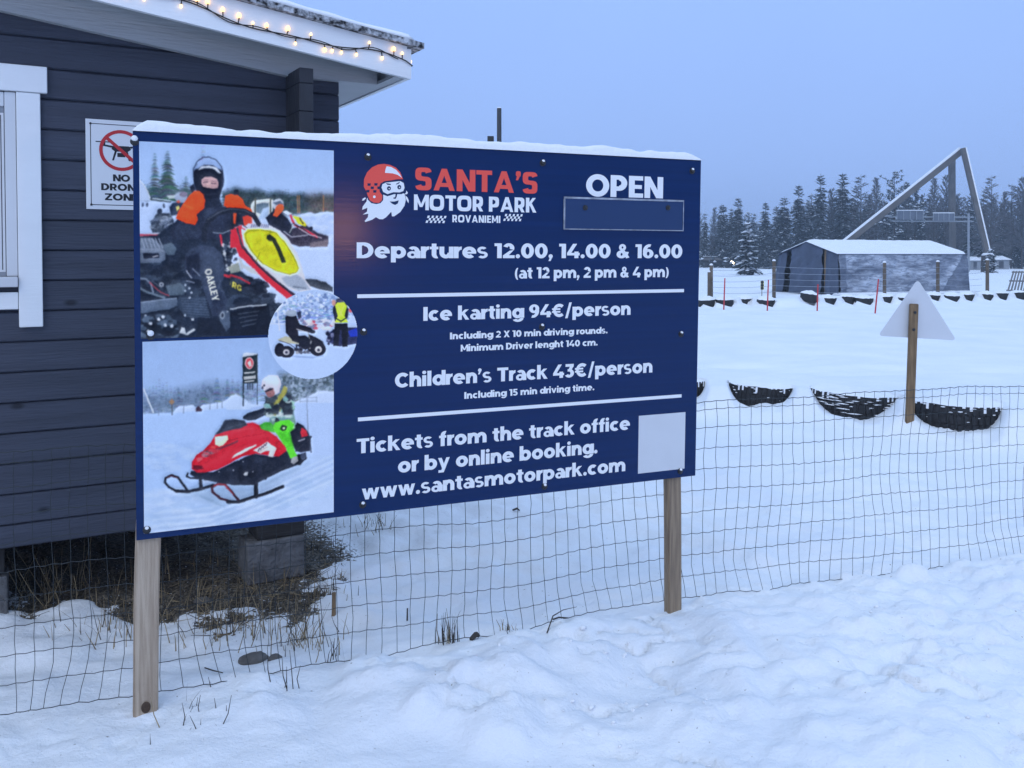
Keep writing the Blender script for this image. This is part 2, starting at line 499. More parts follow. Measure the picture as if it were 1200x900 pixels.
mb = MB(); mb.box((S0 + 0.2, 0.0, Z0), (S0 + 0.27, DEPTH, EYE + 0.97)); mb.build('wall', M['plank'], cab)
mb = MB(); mb.box((S0 + 0.3, DEPTH - 0.07, Z0), (-0.3, DEPTH, EYE + 0.96)); mb.build('wall', M['plank'], cab)
mb = MB(); mb.box((S0 + 0.28, 0.075, Z0 + 0.02), (-0.30, DEPTH - 0.08, Z0 + 0.12)); mb.build('floor_frame', mat('weathered_floor_timber', (0.05, 0.045, 0.04), 0.8, var=0.4, scale=5), cab)
# crossing log ends that stand proud of the front wall
mb = MB()
z = Z0; k = 0
zz = [Z0] + [1.726 - ROW * i for i in range(9, -7, -1)]
zz = [v for v in zz if v < EYE + 0.93] + [EYE + 0.965]
for i in range(len(zz) - 1):
    off = 0.002 * math.sin(i * 2.3)
    mb.box((-0.296, -0.25 + off, zz[i] + 0.001), (-0.222, -0.001, zz[i + 1] - 0.0005), bev=0.003)
mb.build('log_end', M['plank_dark'], cab)
# eave board on the wall, barge boards, soffit, roof
mb = MB()
ss = [S0, RIDGE, -0.295, 0.205]
for a, b_ in zip(ss[:-1], ss[1:]):
    za, zb = eave_board_z(a), eave_board_z(b_)
    mb.prism([(a, za), (b_, zb), (b_, zb + 0.2), (a, za + 0.2)], -0.05, -0.004, lambda x, y, t: (x, t, y))
mb.build('eave_board', M['greyboard'], cab)
mb = MB()
mb.box((-0.0, 0.0, EYE + 0.956), (0.268, DEPTH + 0.2, EYE + 0.972))
mb.box((0.207, -0.287, EYE + 0.955), (0.2685, -0.002, EYE + 0.970))
mb.build('soffit', M['greyboard'], cab)
mb = MB()
zc = barge_z(0.27)
for s_a, s_b in ((S0 - 0.27, RIDGE), (RIDGE, 0.27)):
    za, zb = barge_z(s_a), barge_z(s_b)
    mb.prism([(s_a, za), (s_b, zb), (s_b, zb + 0.168), (s_a, za + 0.168)], -0.32, -0.29, lambda x, y, t: (x, t, y))
mb.build('barge_board', M['white'], cab)
mb = MB(); mb.box((0.27, -0.318, zc - 0.002), (0.295, DEPTH + 0.25, zc + 0.155)); mb.build('fascia_board', M['white'], cab)
mb = MB()
for s_a, s_b in ((S0 - 0.3, RIDGE), (RIDGE, 0.355)):
    za, zb = barge_z(s_a) + 0.170, barge_z(s_b) + 0.170
    mb.prism([(s_a, za), (s_b, zb), (s_b, zb + 0.03), (s_a, za + 0.03)], -0.355, DEPTH + 0.3, lambda x, y, t: (x, t, y))
roof = mb.build('roof', M['felt_snowy'], cab)
# snow lying on the roof
def snow_slab(fn, nu, nv, seed, name, parent, thick, m, edge=0.6, lump=0.18):
    """A rounded bed of snow over fn(u, v) -> base point; thickest inside, thin and lumpy at the rim."""
    vs, fs = [], []
    for layer in (0, 1):
        for j in range(nv + 1):
            for i in range(nu + 1):
                u, v = i / nu, j / nv
                p = Vector(fn(u, v))
                if layer:
                    e = min(u * nu / 2.0, (1 - u) * nu / 2.0, v * nv / 2.0, (1 - v) * nv / 2.0, 1.0)
                    w = (math.sqrt(max(e, 0)) * (1 - edge) + edge * (e > 0))
                    q = 1 + lump * float(fbm(np.array([p.x * 5.0]), np.array([p.y * 5.0 + seed]), seed, 3)[0])
                    p = p + Vector((0, 0, thick * w * q))
                vs.append(p)
    n = (nu + 1) * (nv + 1)
    for j in range(nv):
        for i in range(nu):
            a = j * (nu + 1) + i
            fs.append((n + a, n + a + 1, n + a + nu + 2, n + a + nu + 1))
            fs.append((a, a + nu + 1, a + nu + 2, a + 1))
    for i in range(nu):
        fs.append((i, i + 1, n + i + 1, n + i))
        t = nv * (nu + 1) + i
        fs.append((t, n + t, n + t + 1, t + 1))
    for j in range(nv):
        a = j * (nu + 1)
        fs.append((a, n + a, n + a + nu + 1, a + nu + 1))
        a += nu
        fs.append((a, a + nu + 1, n + a + nu + 1, n + a))
    mb = MB(); mb.add(vs, fs)
    return mb.build(name, m, parent, smooth=True)
snow_slab(lambda u, v: (RIDGE + u * (0.345 - RIDGE), -0.352 + v * (DEPTH + 0.6), barge_z(RIDGE + u * (0.345 - RIDGE)) + 0.199), 60, 40, 3, 'roof_snow', roof, 0.062, M['snow'])
snow_slab(lambda u, v: (S0 - 0.25 + u * (RIDGE - S0 + 0.25), -0.335 + v * (DEPTH + 0.6), barge_z(S0 - 0.25 + u * (RIDGE - S0 + 0.25)) + 0.199), 30, 30, 4, 'roof_snow', roof, 0.062, M['snow'])
# window
win = MB()
SR = -1.468                                            # right edge of the casing
wz1, wz0 = EYE + 0.763, EYE - 0.334
def bxw(mb, s0, s1, n0, n1, z0, z1, bev=0.003): mb.box((s0, -n1, z0), (s1, -n0, z1), bev=bev)
bxw(win, SR - 0.10, SR, 0.002, 0.028, wz0, wz1)
bxw(win, SR - 1.32, SR - 1.22, 0.002, 0.028, wz0, wz1)
bxw(win, SR - 1.35, SR + 0.03, 0.002, 0.036, wz1 + 0.002, wz1 + 0.125)
bxw(win, SR - 1.218, SR - 0.102, 0.002, 0.024, wz0 + 0.085, wz0 + 0.165)
wf = win.build('window', M['white'], cab)
fr = MB()
bxw(fr, SR - 0.148, SR - 0.102, 0.002, 0.018, wz0 + 0.24, wz1 - 0.002)
bxw(fr, SR - 1.218, SR - 1.172, 0.002, 0.018, wz0 + 0.24, wz1 - 0.002)
bxw(fr, SR - 1.17, SR - 0.15, 0.002, 0.018, wz1 - 0.07, wz1 - 0.004)
bxw(fr, SR - 0.69, SR - 0.63, 0.002, 0.018, wz0 + 0.29, wz1 - 0.072)
fr.build('frame', mat('white_window_frame', (0.70, 0.71, 0.73), 0.4, var=0.05, scale=4), wf)
si = MB()
bxw(si, SR - 1.218, SR - 0.103, 0.002, 0.055, wz0 + 0.19, wz0 + 0.238)
si.build('sill', mat('white_sill_metal', (0.62, 0.63, 0.66), 0.35), wf)
pn = MB(); bxw(pn, SR - 1.172, SR - 0.15, 0.003, 0.008, wz0 + 0.24, wz1 - 0.07, 0)
pn.build('pane', mat('dusk_window_glass', (0.30, 0.31, 0.34), 0.12, var=0.2, scale=1.5, spec=0.6), wf)
# a printed sheet taped inside the right edge of the pane
no = MB(); bxw(no, SR - 0.46, SR - 0.152, 0.0085, 0.0095, wz0 + 0.26, wz1 - 0.10, 0)
nz = no.build('notice', mat('white_paper_notice', (0.74, 0.74, 0.75), 0.6, var=0.04, scale=8), wf)
no = MB()
for i in range(9):
    zb = EYE - 0.20 + i * 0.024
    bxw(no, SR - 0.30, SR - 0.185 - 0.02 * (i % 3), 0.0097, 0.0101, zb, zb + 0.012, 0)
bxw(no, SR - 0.166, SR - 0.162, 0.0097, 0.0101, wz0 + 0.27, wz1 - 0.11, 0)
no.build('printed_rows', mat('dark_print_ink', (0.05, 0.05, 0.06), 0.6), nz)

# blocks under the cabin, the dark timber on them, a white batten
def local(s, n, z): return CORNER + hd * s + hn * n + Vector((0, 0, z))
M['concrete'] = mat('weathered_concrete', (0.21, 0.21, 0.215), 0.9, var=0.5, scale=9, bump=0.8, bscale=40)
def block(label, s, n, w, h, dz, tilt):
    t = thing('concrete_block', label, 'block', local(s, n, dz), HROT + tilt, 'concrete blocks under the cabin')
    mb = MB(); mb.box((-w / 2, 0, 0), (w / 2, 0.19, h), bev=0.008)
    mb.build('block_body', M['concrete'], t)
    return t
block('rough grey concrete block carrying the right front corner of the cabin', -0.36, 0.0, 0.31, 0.225, -0.05, 0.04)
block('rough grey concrete block in the dark beneath the window side of the cabin', -1.80, -0.10, 0.34, 0.22, -0.05, -0.05)
M['oldwood'] = mat('dark_old_timber', (0.045, 0.042, 0.042), 0.8, var=0.5, scale=6, bump=0.5, stretch=(0.3, 1, 3))
def shim(label, s, n, w, z0, z1):
    mb = MB(); mb.box((-w / 2, 0.02, 0), (w / 2, 0.2, z1 - z0), bev=0.006)
    o = mb.build('timber_shim', M['oldwood']); o.location = local(s, n, z0); o.rotation_euler = (0, 0, HROT)
    tag(o, label, 'timber', 'timber shims on the concrete blocks')
shim('dark timber packed between the right concrete block and the wall', -0.33, 0.0, 0.26, 0.177, 0.323)
shim('dark timber packed on the block beneath the window side', -1.78, -0.10, 0.28, 0.172, 0.323)
mb = MB(); mb.box((-0.32, 0, 0), (0.32, 0.05, 0.045), bev=0.006)
o = mb.build('white_batten', M['white']); o.location = local(-2.07, -0.03, 0.235); o.rotation_euler = (0, R(1), HROT)
tag(o, 'white painted batten fixed low beneath the window side of the cabin', 'batten')

# ------------------------------------------------------------------ string of warm bulbs along the barge board
sl = thing('string_light', 'string of small warm bulbs on black cable along the white barge board', 'string lights', CORNER, HROT)
M['cable'] = mat('black_cable', (0.012, 0.012, 0.014), 0.5)
M['bulb'] = emit('warm_bulb', (1.0, 0.56, 0.16), 3.6)
M['bulb_dim'] = emit('warm_small_bulb', (1.0, 0.62, 0.24), 2.6)
def bz(s, f): return barge_z(s) + 0.168 * f
ns = 120
cab1, cab2 = [], []
for i in range(ns + 1):
    s = -2.6 + i * (0.262 + 2.6) / ns
    sag = 0.44 + 0.20 * math.sin(s * 5.6 + 0.8) * 0.6 + 0.05 * math.sin(s * 13)
    cab1.append(Vector((s, -0.327, bz(s, sag))))
    cab2.append(Vector((s, -0.329 - 0.003 * math.sin(s * 31), bz(s, sag) + 0.011 * math.sin(s * 21))))
cab1 += [Vector((0.300, -0.322, bz(0.27, 0.40))), Vector((0.302, -0.25, bz(0.27, 0.42))), Vector((0.302, 0.35, bz(0.27, 0.40)))]
mb = MB(); mb.tube(cab1, 0.0032, 5); mb.tube(cab2[:-2], 0.0026, 5); mb.build('cable', M['cable'], sl)
s, k = 0.235, 0
rb = random.Random(3)
spots = []
while s > -2.55:
    spots.append(s)
    s -= 0.045 + rb.random() * 0.045
for k, s in enumerate(spots):
    i = min(ns, max(0, int(round((s + 2.6) / (0.262 + 2.6) * ns))))
    c = cab1[i]
    up = 1 if (k * 7 + (k // 3)) % 5 in (0, 2, 3) else -1
    dx = rb.uniform(-0.006, 0.006)
    big = rb.random() < 0.6
    r0 = (0.0085 if big else 0.0065) * rb.uniform(0.9, 1.1)
    ln = rb.uniform(0.016, 0.028)
    a = c + Vector((0, -0.003, 0)); b_ = c + Vector((dx, -0.006, up * ln))
    mb = MB(); mb.tube([a, b_], [0.0026, 0.0036], 5); so = mb.build('socket', M['cable'], sl)
    mb = MB()
    Mx = Matrix.Translation(b_) @ (Matrix.Rotation(0, 4, 'X') if up > 0 else Matrix.Rotation(math.pi, 4, 'X'))
    mb.lathe([(r0 * 0.55, 0), (r0 * 0.95, r0 * 0.6), (r0, r0 * 1.3), (r0 * 0.75, r0 * 2.1), (r0 * 0.3, r0 * 2.6), (0, r0 * 2.7)], 8, 0, Mx)
    mb.build('bulb', M['bulb'] if big else M['bulb_dim'], so, smooth=True)
for y_, up in ((-0.27, 1), (-0.19, -1), (-0.05, 1), (0.12, -1)):
    c = Vector((0.302, y_, bz(0.27, 0.41)))
    b_ = c + Vector((0.008, 0, up * 0.02))
    mb = MB(); mb.tube([c, b_], [0.0026, 0.0036], 5); so = mb.build('socket', M['cable'], sl)
    mb = MB(); Mx = Matrix.Translation(b_) @ (Matrix.Rotation(0 if up > 0 else math.pi, 4, 'X'))
    mb.lathe([(0.005, 0), (0.0085, 0.006), (0.009, 0.012), (0.006, 0.02), (0, 0.025)], 8, 0, Mx)
    mb.build('bulb', M['bulb'], so, smooth=True)
# ------------------------------------------------------------------ the information board
BW, BH = 2.478, 1.5
BU = Vector((0.912535, 0.408997, -0.000812)).normalized()
BV = Vector((0.009095, -0.018307, 0.999791)).normalized()
BN = BU.cross(BV).normalized()                         # towards the viewer
if BN.y > 0: BN = -BN
BTL = Vector((-1.36977, 3.34120, 2.15160))
BASE = BTL + BU * (BW / 2) - BV * 2.15
board = thing('information_board', 'big navy information board with karting photos and prices on two wooden posts', 'information board')
board.matrix_world = Matrix(((BU.x, -BN.x, BV.x, BASE.x), (BU.y, -BN.y, BV.y, BASE.y), (BU.z, -BN.z, BV.z, BASE.z), (0, 0, 0, 1)))
def UV(px, py):
    """Photo pixel -> place on the board's face, metres from its top left corner (right, down)."""
    d = _fw + Vector(((px - 600) / F, 0, 0)) + _up * ((PPY - py) / F)
    o = Vector((0, 0, EYE))
    q = o + d * ((BTL - o).dot(BN) / d.dot(BN)) - BTL
    return q.dot(BU), -q.dot(BV)
def BL(u, v, proud=0.0):
    return Vector((u - BW / 2, -proud, 2.15 - v))
M['navy'] = mat('navy_printed_panel', (0.0030, 0.022, 0.098), 0.15, var=0.16, scale=1.2, bump=0.014, bscale=5, stretch=(0.6, 1, 40), spec=0.22)
M['panel_edge'] = mat('panel_cut_edge', (0.10, 0.14, 0.28), 0.5)
M['lettering'] = mat('white_vinyl_lettering', (0.80, 0.81, 0.82), 0.45)
M['red_lettering'] = mat('red_vinyl_lettering', (0.82, 0.085, 0.060), 0.45)
M['navy_ink'] = mat('navy_vinyl', (0.010, 0.030, 0.09), 0.45, spec=0.18)
M['bolt'] = mat('dark_bolt_steel', (0.02, 0.021, 0.025), 0.35, metal=0.0)
mb = MB(); mb.box((-BW / 2, 0.0, 0.65), (BW / 2, 0.018, 2.15), bev=0.0015)
mb.build('panel', M['navy'], board)
M['post'] = mat('raw_timber_post', (0.36, 0.27, 0.18), 0.8, var=0.55, scale=5, bump=0.4, bscale=30, stretch=(14, 14, 0.7), col2=(0.20, 0.145, 0.10))
M['post_pale'] = mat('pale_planed_post', (0.50, 0.40, 0.30), 0.75, var=0.5, scale=5, bump=0.3, bscale=30, stretch=(14, 14, 0.7), col2=(0.33, 0.25, 0.18))
def post(p_top, p_bot, w, label, m):
    a = board.matrix_world.inverted() @ p_bot; b_ = board.matrix_world.inverted() @ p_top
    ax = (b_ - a).normalized()
    side = Vector((1, 0, 0)); side = (side - ax * side.dot(ax)).normalized()
    dp = ax.cross(side).normalized()
    bm = bmesh.new(); bmesh.ops.create_cube(bm, size=1)
    L = (b_ - a).length
    for v in bm.verts:
        v.co = Vector((v.co.x * w, v.co.y * 0.045, (v.co.z + 0.5) * L))
    bmesh.ops.subdivide_edges(bm, edges=[e for e in bm.edges if abs((e.verts[0].co - e.verts[1].co).z) > 0.1], cuts=14)
    bmesh.ops.bevel(bm, geom=[e for e in bm.edges if abs((e.verts[0].co - e.verts[1].co).z) > 0.01], offset=0.005, segments=2, affect='EDGES')
    for v in bm.verts:
        v.co.x += 0.004 * math.sin(v.co.z * 5 + w * 90); v.co.y += 0.003 * math.sin(v.co.z * 7)
    mb = MB(); mb.take(bm, 0, Matrix(((side.x, dp.x, ax.x, a.x), (side.y, dp.y, ax.y, a.y), (side.z, dp.z, ax.z, a.z), (0, 0, 0, 1))))
    o = mb.build('post', m, board)
    o['label'] = label
    return o
def behind(px, py, back):
    d = _fw + Vector(((px - 600) / F, 0, 0)) + _up * ((PPY - py) / F)
    o = Vector((0, 0, EYE)); q0 = BTL - BN * back
    return o + d * ((q0 - o).dot(BN) / d.dot(BN))
pl = post(behind(176.5, 560, 0.043), behind(168.6, 860, 0.043), 0.088, 'pale left timber post, leaning', M['post_pale'])
pr = post(behind(788, 480, 0.043), behind(788, 735, 0.043), 0.076, 'brown right timber post, upright', M['post'])
kc = board.matrix_world.inverted() @ behind(171, 829, 0.0195)
mb = MB(); mb.lathe([(0.017, 0.0), (0.012, 0.0015), (0.010, 0.0005), (0.004, 0.0015), (0, 0.001)], 14, 0, Matrix.Translation(kc) @ Matrix.Rotation(R(90), 4, 'X') @ Matrix.Diagonal((1, 1.3, 1, 1)))
mb.build('knot', mat('dark_wood_knot', (0.09, 0.055, 0.035), 0.8, var=0.5, scale=60), pl)
# snow along the top edge of the board
def board_snow():
    vs, fs = [], []
    nu, na = 150, 8
    for i in range(nu + 1):
        u = BW * i / nu
        e = min(1, i / 3.0, (nu - i) / 5.0)
        e = math.sqrt(max(0.02, e))
        q = 0.75 + 0.7 * float(fbm(np.array([u * 2.2]), np.array([0.5]), 5, 3)[0]) + 0.22 * float(fbm(np.array([u * 14]), np.array([1.5]), 6, 2)[0])
        hgt = max(0.012, 0.040 * q) * e
        for k in range(na + 1):
            w = math.pi * k / na
            y = 0.009 - math.cos(w) * 0.0155 * (1 + 0.18 * math.sin(w))
            z = hgt * (math.sin(w) ** 0.6 if 0 < k < na else 0)
            vs.append(BL(u, -0.0005 - z, -y))
    n = na + 1
    for i in range(nu):
        for k in range(na):
            fs.append((i * n + k, i * n + k + 1, (i + 1) * n + k + 1, (i + 1) * n + k))
    fs.append(tuple(range(n))); fs.append(tuple(nu * n + k for k in range(n)))
    mb = MB(); mb.add(vs, fs)
    return mb.build('snow_cap', M['snow'], board, smooth=True)
board_snow()
def bolt(px, py, snowy=False):
    u, v = UV(px, py)
    mb = MB()
    Mx = Matrix.Translation(BL(u, v)) @ Matrix.Rotation(R(90), 4, 'X')
    mb.lathe([(0.015, 0.0003), (0.015, 0.002), (0.0105, 0.0025), (0.0105, 0.008), (0.0075, 0.0115), (0, 0.013)], 12, 0, Mx)
    o = mb.build('bolt', M['bolt'], board)
    if not snowy:
        mb = MB(); mb.lathe([(0.0062, 0.0), (0.0075, 0.002), (0.005, 0.005), (0, 0.006)], 9, 0, Matrix.Translation(BL(u, v - 0.0075, 0.006)) @ Matrix.Rotation(R(55), 4, 'X')); mb.build('snow_glint_dab', M['snow'], o, smooth=True)  # small white dab stands in for the highlight and snow on the bolt's top
    if snowy:
        mb = MB(); mb.lathe([(0.010, 0.0), (0.012, 0.004), (0.010, 0.010), (0.004, 0.014), (0, 0.0145)], 10, 0, Matrix.Translation(BL(u, v - 0.009, 0.003)) @ Matrix.Rotation(R(60), 4, 'X'))
        mb.build('snow_glint_dab', M['snow'], o, smooth=True)
for b_ in ((157.5, 166, 1), (176.5, 394, 1), (431, 184, 0), (636, 191, 0), (811, 200.5, 0), (426, 389, 0), (635, 383, 0), (798, 391.5, 0), (425, 591.5, 0), (638, 570, 0), (797, 552, 0), (172, 621, 0)):
    bolt(*b_)

# ---- lettering: bold rounded-geometric capitals and lower case, built from bars, slants and bowls
TW, TH = 0.29, 0.242
class Pen:
    def __init__(s, sq=2.0): s.p = []; s.sq = sq
    def bar(s, x0, y0, x1, y1): s.p.append([(x0, y0), (x1, y0), (x1, y1), (x0, y1)])
    def dg(s, x0, y0, x1, y1, w=TW * 1.08): s.p.append([(x0, y0), (x0 + w, y0), (x1 + w, y1), (x1, y1)])
    def poly(s, *pts): s.p.append(list(pts))
    def arc(s, cx, cy, rx, ry, a0, a1, wx=TW, wy=TH, n=None):
        n = n or max(4, int(abs(a1 - a0) / 12))
        o, i = [], []
        e = 2.0 / s.sq
        for k in range(n + 1):
            a = math.radians(a0 + (a1 - a0) * k / n)
            ca, sa = math.cos(a), math.sin(a)
            f = lambda t: math.copysign(abs(t) ** e, t)
            o.append((cx + rx * f(ca), cy + ry * f(sa)))
            i.append((cx + (rx - wx) * f(ca), cy + (ry - wy) * f(sa)))
        for k in range(n): s.p.append([o[k], o[k + 1], i[k + 1], i[k]])
        # one strip, kept as quads that share their edges
def glyph(ch, sq=2.0):
    """-> (list of convex outlines grouped by stroke, advance width); capital height 1, lower-case height 0.75."""
    g = Pen(sq); W = TW; H = TH
    def bowl(cx, cy, rx, ry, *a, **k): g.arc(cx, cy, rx, ry, *a, **k)
    X = 0.755
    if ch == ' ': return [], 0.30
    if ch in 'O0':
        w = 0.56 if ch == 'O' else 0.42
        bowl(w, .5, w, .515, 0, 360); return g.p, 2 * w
    if ch == 'o': bowl(.43, X / 2, .43, .39, 0, 360); return g.p, .86
    if ch in 'CG':
        bowl(.52, .5, .52, .515, 42, 318)
        if ch == 'G': g.bar(.52, .36, .96, .54); g.bar(.72, .08, .96, .37)
        return g.p, .93
    if ch == 'c': bowl(.42, X / 2, .42, .39, 48, 312); return g.p, .74
    if ch == 'e':
        bowl(.43, X / 2, .43, .39, 0, 312); g.bar(.12, .30, .855, .43); return g.p, .86
    if ch == 'D':
        g.bar(0, 0, W, 1); bowl(.42, .5, .52, .5, -90, 90); g.bar(W - .01, .8, .43, 1); g.bar(W - .01, 0, .43, .2); return g.p, .94
    if ch in 'PR':
        g.bar(0, 0, W, 1); bowl(.42, .645, .40, .355, -90, 90); g.bar(W - .01, .8, .43, 1); g.bar(W - .01, .29, .43, .49)
        if ch == 'R': g.dg(.57, 0, .34, .36, .27)
        return g.p, .84
    if ch == 'B': return g.p, .8
    if ch in 'E':
        g.bar(0, 0, W, 1); g.bar(W - .01, 0, .72, .2); g.bar(W - .01, .8, .71, 1); g.bar(W - .01, .41, .65, .59); return g.p, .72
    if ch == 'L': g.bar(0, 0, W, 1); g.bar(W - .01, 0, .68, .2); return g.p, .68
    if ch == 'I': g.bar(0, 0, W + .01, 1); return g.p, W + .01
    if ch == 'T': g.bar(.29, 0, .29 + W, .81); g.bar(0, .8, .82, 1); return g.p, .82
    if ch == 'N': g.bar(0, 0, W, 1); g.bar(.66, 0, .66 + W, 1); g.poly((.0, 1), (.60, 0), (.895, 0), (.29, 1)); return g.p, .895
    if ch == 'M':
        g.bar(0, 0, W - .02, 1); g.bar(.86, 0, .86 + W - .02, 1); g.poly((0, 1), (.44, .2), (.64, .2), (.24, 1)); g.poly((1.075, 1), (.84, 1), (.44, .2), (.64, .2)); return g.p, 1.075
    if ch == 'A':
        g.dg(0, 0, .40, 1, .26); g.dg(.80, 0, .40, 1, .26); g.bar(.24, .17, .82, .35); return g.p, 1.06
    if ch == 'V': g.dg(.38, 0, 0, 1, .27); g.dg(.38, 0, .76, 1, .27); return g.p, 1.03
    if ch == 'X': g.dg(0, 0, .62, 1, .28); g.dg(.62, 0, 0, 1, .28); return g.p, .90
    if ch == 'Y': g.bar(.37, 0, .37 + W, .45); g.dg(.36, .36, 0, 1, .26); g.dg(.36, .36, .71, 1, .26); return g.p, .97
    if ch == 'Z': g.bar(0, .8, .78, 1); g.bar(0, 0, .80, .2); g.poly((0, .19), (.48, .81), (.78, .81), (.31, .19)); return g.p, .80
    if ch == 'K': g.bar(0, 0, W, 1); g.poly((.18, .30), (.18, .58), (.56, 1), (.83, 1)); g.poly((.30, .52), (.46, .68), (.89, 0), (.60, 0)); return g.p, .89
    if ch == 'S' and sq > 3:
        bowl(.40, .715, .40, .30, 12, 270, wy=.20); bowl(.40, .295, .40, .31, -168, 90, wy=.20); return g.p, .80
    if ch == 'S':
        bowl(.38, .715, .38, .30, 35, 250, wy=.19); bowl(.41, .29, .39, .305, -145, 75, wy=.19); g.poly((.30, .62), (.25, .43), (.46, .39), (.52, .575)); return g.p, .80
    if ch == 's':
        bowl(.31, .535, .31, .235, 35, 250, wy=.16, wx=.20); bowl(.33, .22, .32, .235, -145, 75, wy=.16, wx=.20); g.poly((.24, .465), (.20, .31), (.38, .285), (.42, .43)); return g.p, .65
    if ch == 'i': g.bar(0, 0, W - .01, X); bowl(W / 2 - .005, .95, .14, .125, 0, 360, wx=.139, wy=.124); return g.p, W
    if ch == 'l': g.bar(0, 0, W - .01, 1.05); return g.p, W
    if ch in 'nmh':
        g.bar(0, 0, W - .01, X if ch != 'h' else 1.05); bowl(.42, .40, .38, .375, 0, 180, wx=W); g.bar(.80 - W, 0, .80, .41)
        if ch == 'm': bowl(.98, .40, .38, .375, 0, 180, wx=W); g.bar(1.36 - W, 0, 1.36, .41); return g.p, 1.36
        return g.p, .80
    if ch == 'r': g.bar(0, 0, W, X); bowl(.46, .36, .36, .405, 85, 165, wx=.2, wy=.21); return g.p, .455
    if ch == 'u': g.bar(0, .34, W, X); g.bar(.57, 0, .57 + W - .01, X); bowl(.39, .36, .39, .375, 180, 360, wx=W); return g.p, .80
    if ch in 'pb':
        g.bar(0, -.27 if ch == 'p' else 0, W - .01, X if ch == 'p' else 1.05); bowl(.45, X / 2, .42, .39, 0, 360); return g.p, .87
    if ch in 'dgq':
        g.bar(.64, 0.02 if ch != 'd' else 0, .64 + W - .01, X if ch != 'd' else 1.05); bowl(.42, X / 2, .42, .39, 0, 360)
        if ch == 'g': bowl(.44, .0, .43, .285, 205, 360, wx=W, wy=.18)
        return g.p, .87
    if ch == 'a':
        g.bar(.51, 0, .51 + W - .01, .47); bowl(.37, .42, .365, .345, 0, 140, wx=W, wy=.19); bowl(.31, .22, .31, .235, 0, 360, wx=.21, wy=.15); return g.p, .74
    if ch == 't': g.bar(.12, .2, .12 + W - .01, .95); g.bar(0, .58, .52, .75); bowl(.40, .24, .28, .255, 180, 292, wx=W); return g.p, .515
    if ch == 'f': g.bar(.11, 0, .11 + W - .01, .78); g.bar(0, .58, .50, .75); bowl(.41, .77, .30, .29, 72, 180, wx=W); return g.p, .50
    if ch == 'k': g.bar(0, 0, W - .01, 1.05); g.poly((.18, .22), (.18, .47), (.50, .755), (.78, .755)); g.poly((.28, .42), (.44, .55), (.82, 0), (.54, 0)); return g.p, .82
    if ch == 'v': g.dg(.29, 0, 0, X, .24); g.dg(.29, 0, .58, X, .24); return g.p, .82
    if ch == 'y': g.dg(.29, 0, 0, X, .25); g.dg(.16, -.27, .58, X, .24); g.bar(.03, -.27, .26, -.10); return g.p, .83
    if ch == 'w': g.dg(.22, 0, 0, X, .235); g.dg(.22, 0, .44, X, .225); g.dg(.68, 0, .46, X, .225); g.dg(.68, 0, .90, X, .235); return g.p, 1.13
    if ch == '1': g.bar(.17, 0, .17 + W, .99); g.poly((0, .81), (0, 1), (.41, 1), (.30, .81)); return g.p, .47
    if ch == '2': bowl(.37, .67, .36, .34, -20, 160, wy=.2); g.poly((0, .18), (.42, .50), (.70, .56), (.36, .18)); g.bar(0, 0, .75, .195); return g.p, .75
    if ch == '3': bowl(.35, .31, .38, .325, -150, 80, wy=.2); g.bar(.05, .8, .70, 1); g.poly((.24, .47), (.40, .82), (.70, .82), (.46, .47)); g.bar(.22, .44, .42, .62); return g.p, .74
    if ch == '4': g.bar(.50, 0, .50 + W - .01, .46); g.bar(0, .19, .86, .37); g.dg(.0, .36, .40, 1, .28); return g.p, .86
    if ch == '5': bowl(.35, .32, .39, .335, -150, 90, wy=.2); g.bar(.08, .8, .68, 1); g.poly((.06, .46), (.10, .82), (.30, .82), (.28, .46)); g.bar(.06, .46, .36, .655); return g.p, .75
    if ch == '6': bowl(.40, .32, .39, .335, 0, 360, wy=.19); bowl(.49, .5, .48, .51, 75, 190, wx=W, wy=.2); return g.p, .80
    if ch == '9': bowl(.39, .68, .39, .335, 0, 360, wy=.19); bowl(.30, .5, .48, .51, -105, 10, wx=W, wy=.2); return g.p, .80
    if ch == '.': bowl(.14, .13, .14, .14, 0, 360, wx=.139, wy=.139); return g.p, .28
    if ch == ',': bowl(.14, .13, .14, .14, 0, 360, wx=.139, wy=.139); g.poly((.10, .10), (.27, .10), (.14, -.20), (.0, -.20)); return g.p, .28
    if ch == '’': bowl(.13, .90, .13, .13, 0, 360, wx=.129, wy=.129); g.poly((.09, .88), (.255, .88), (.12, .60), (.0, .60)); return g.p, .27
    if ch == '&': bowl(.42, .76, .25, .25, 0, 360, wx=.19, wy=.17); bowl(.36, .27, .36, .285, 0, 360, wy=.19); g.poly((.26, .64), (.47, .70), (.93, .05), (.70, -.02)); g.poly((.60, .22), (.68, .46), (.88, .44), (.80, .22)); return g.p, .93
    if ch == '(': bowl(.52, .42, .52, .66, 128, 232, wx=.21, wy=.0); return g.p, .34
    if ch == ')': bowl(-.16, .42, .52, .66, -52, 52, wx=.21, wy=.0); return g.p, .36
    if ch == '/': g.dg(0, -.12, .32, 1.1, .20); return g.p, .52
    if ch == '€': bowl(.58, .5, .50, .515, 48, 312, wx=.22); g.bar(0, .54, .66, .67); g.bar(0, .33, .66, .46); return g.p, .98
    return g.p, .5

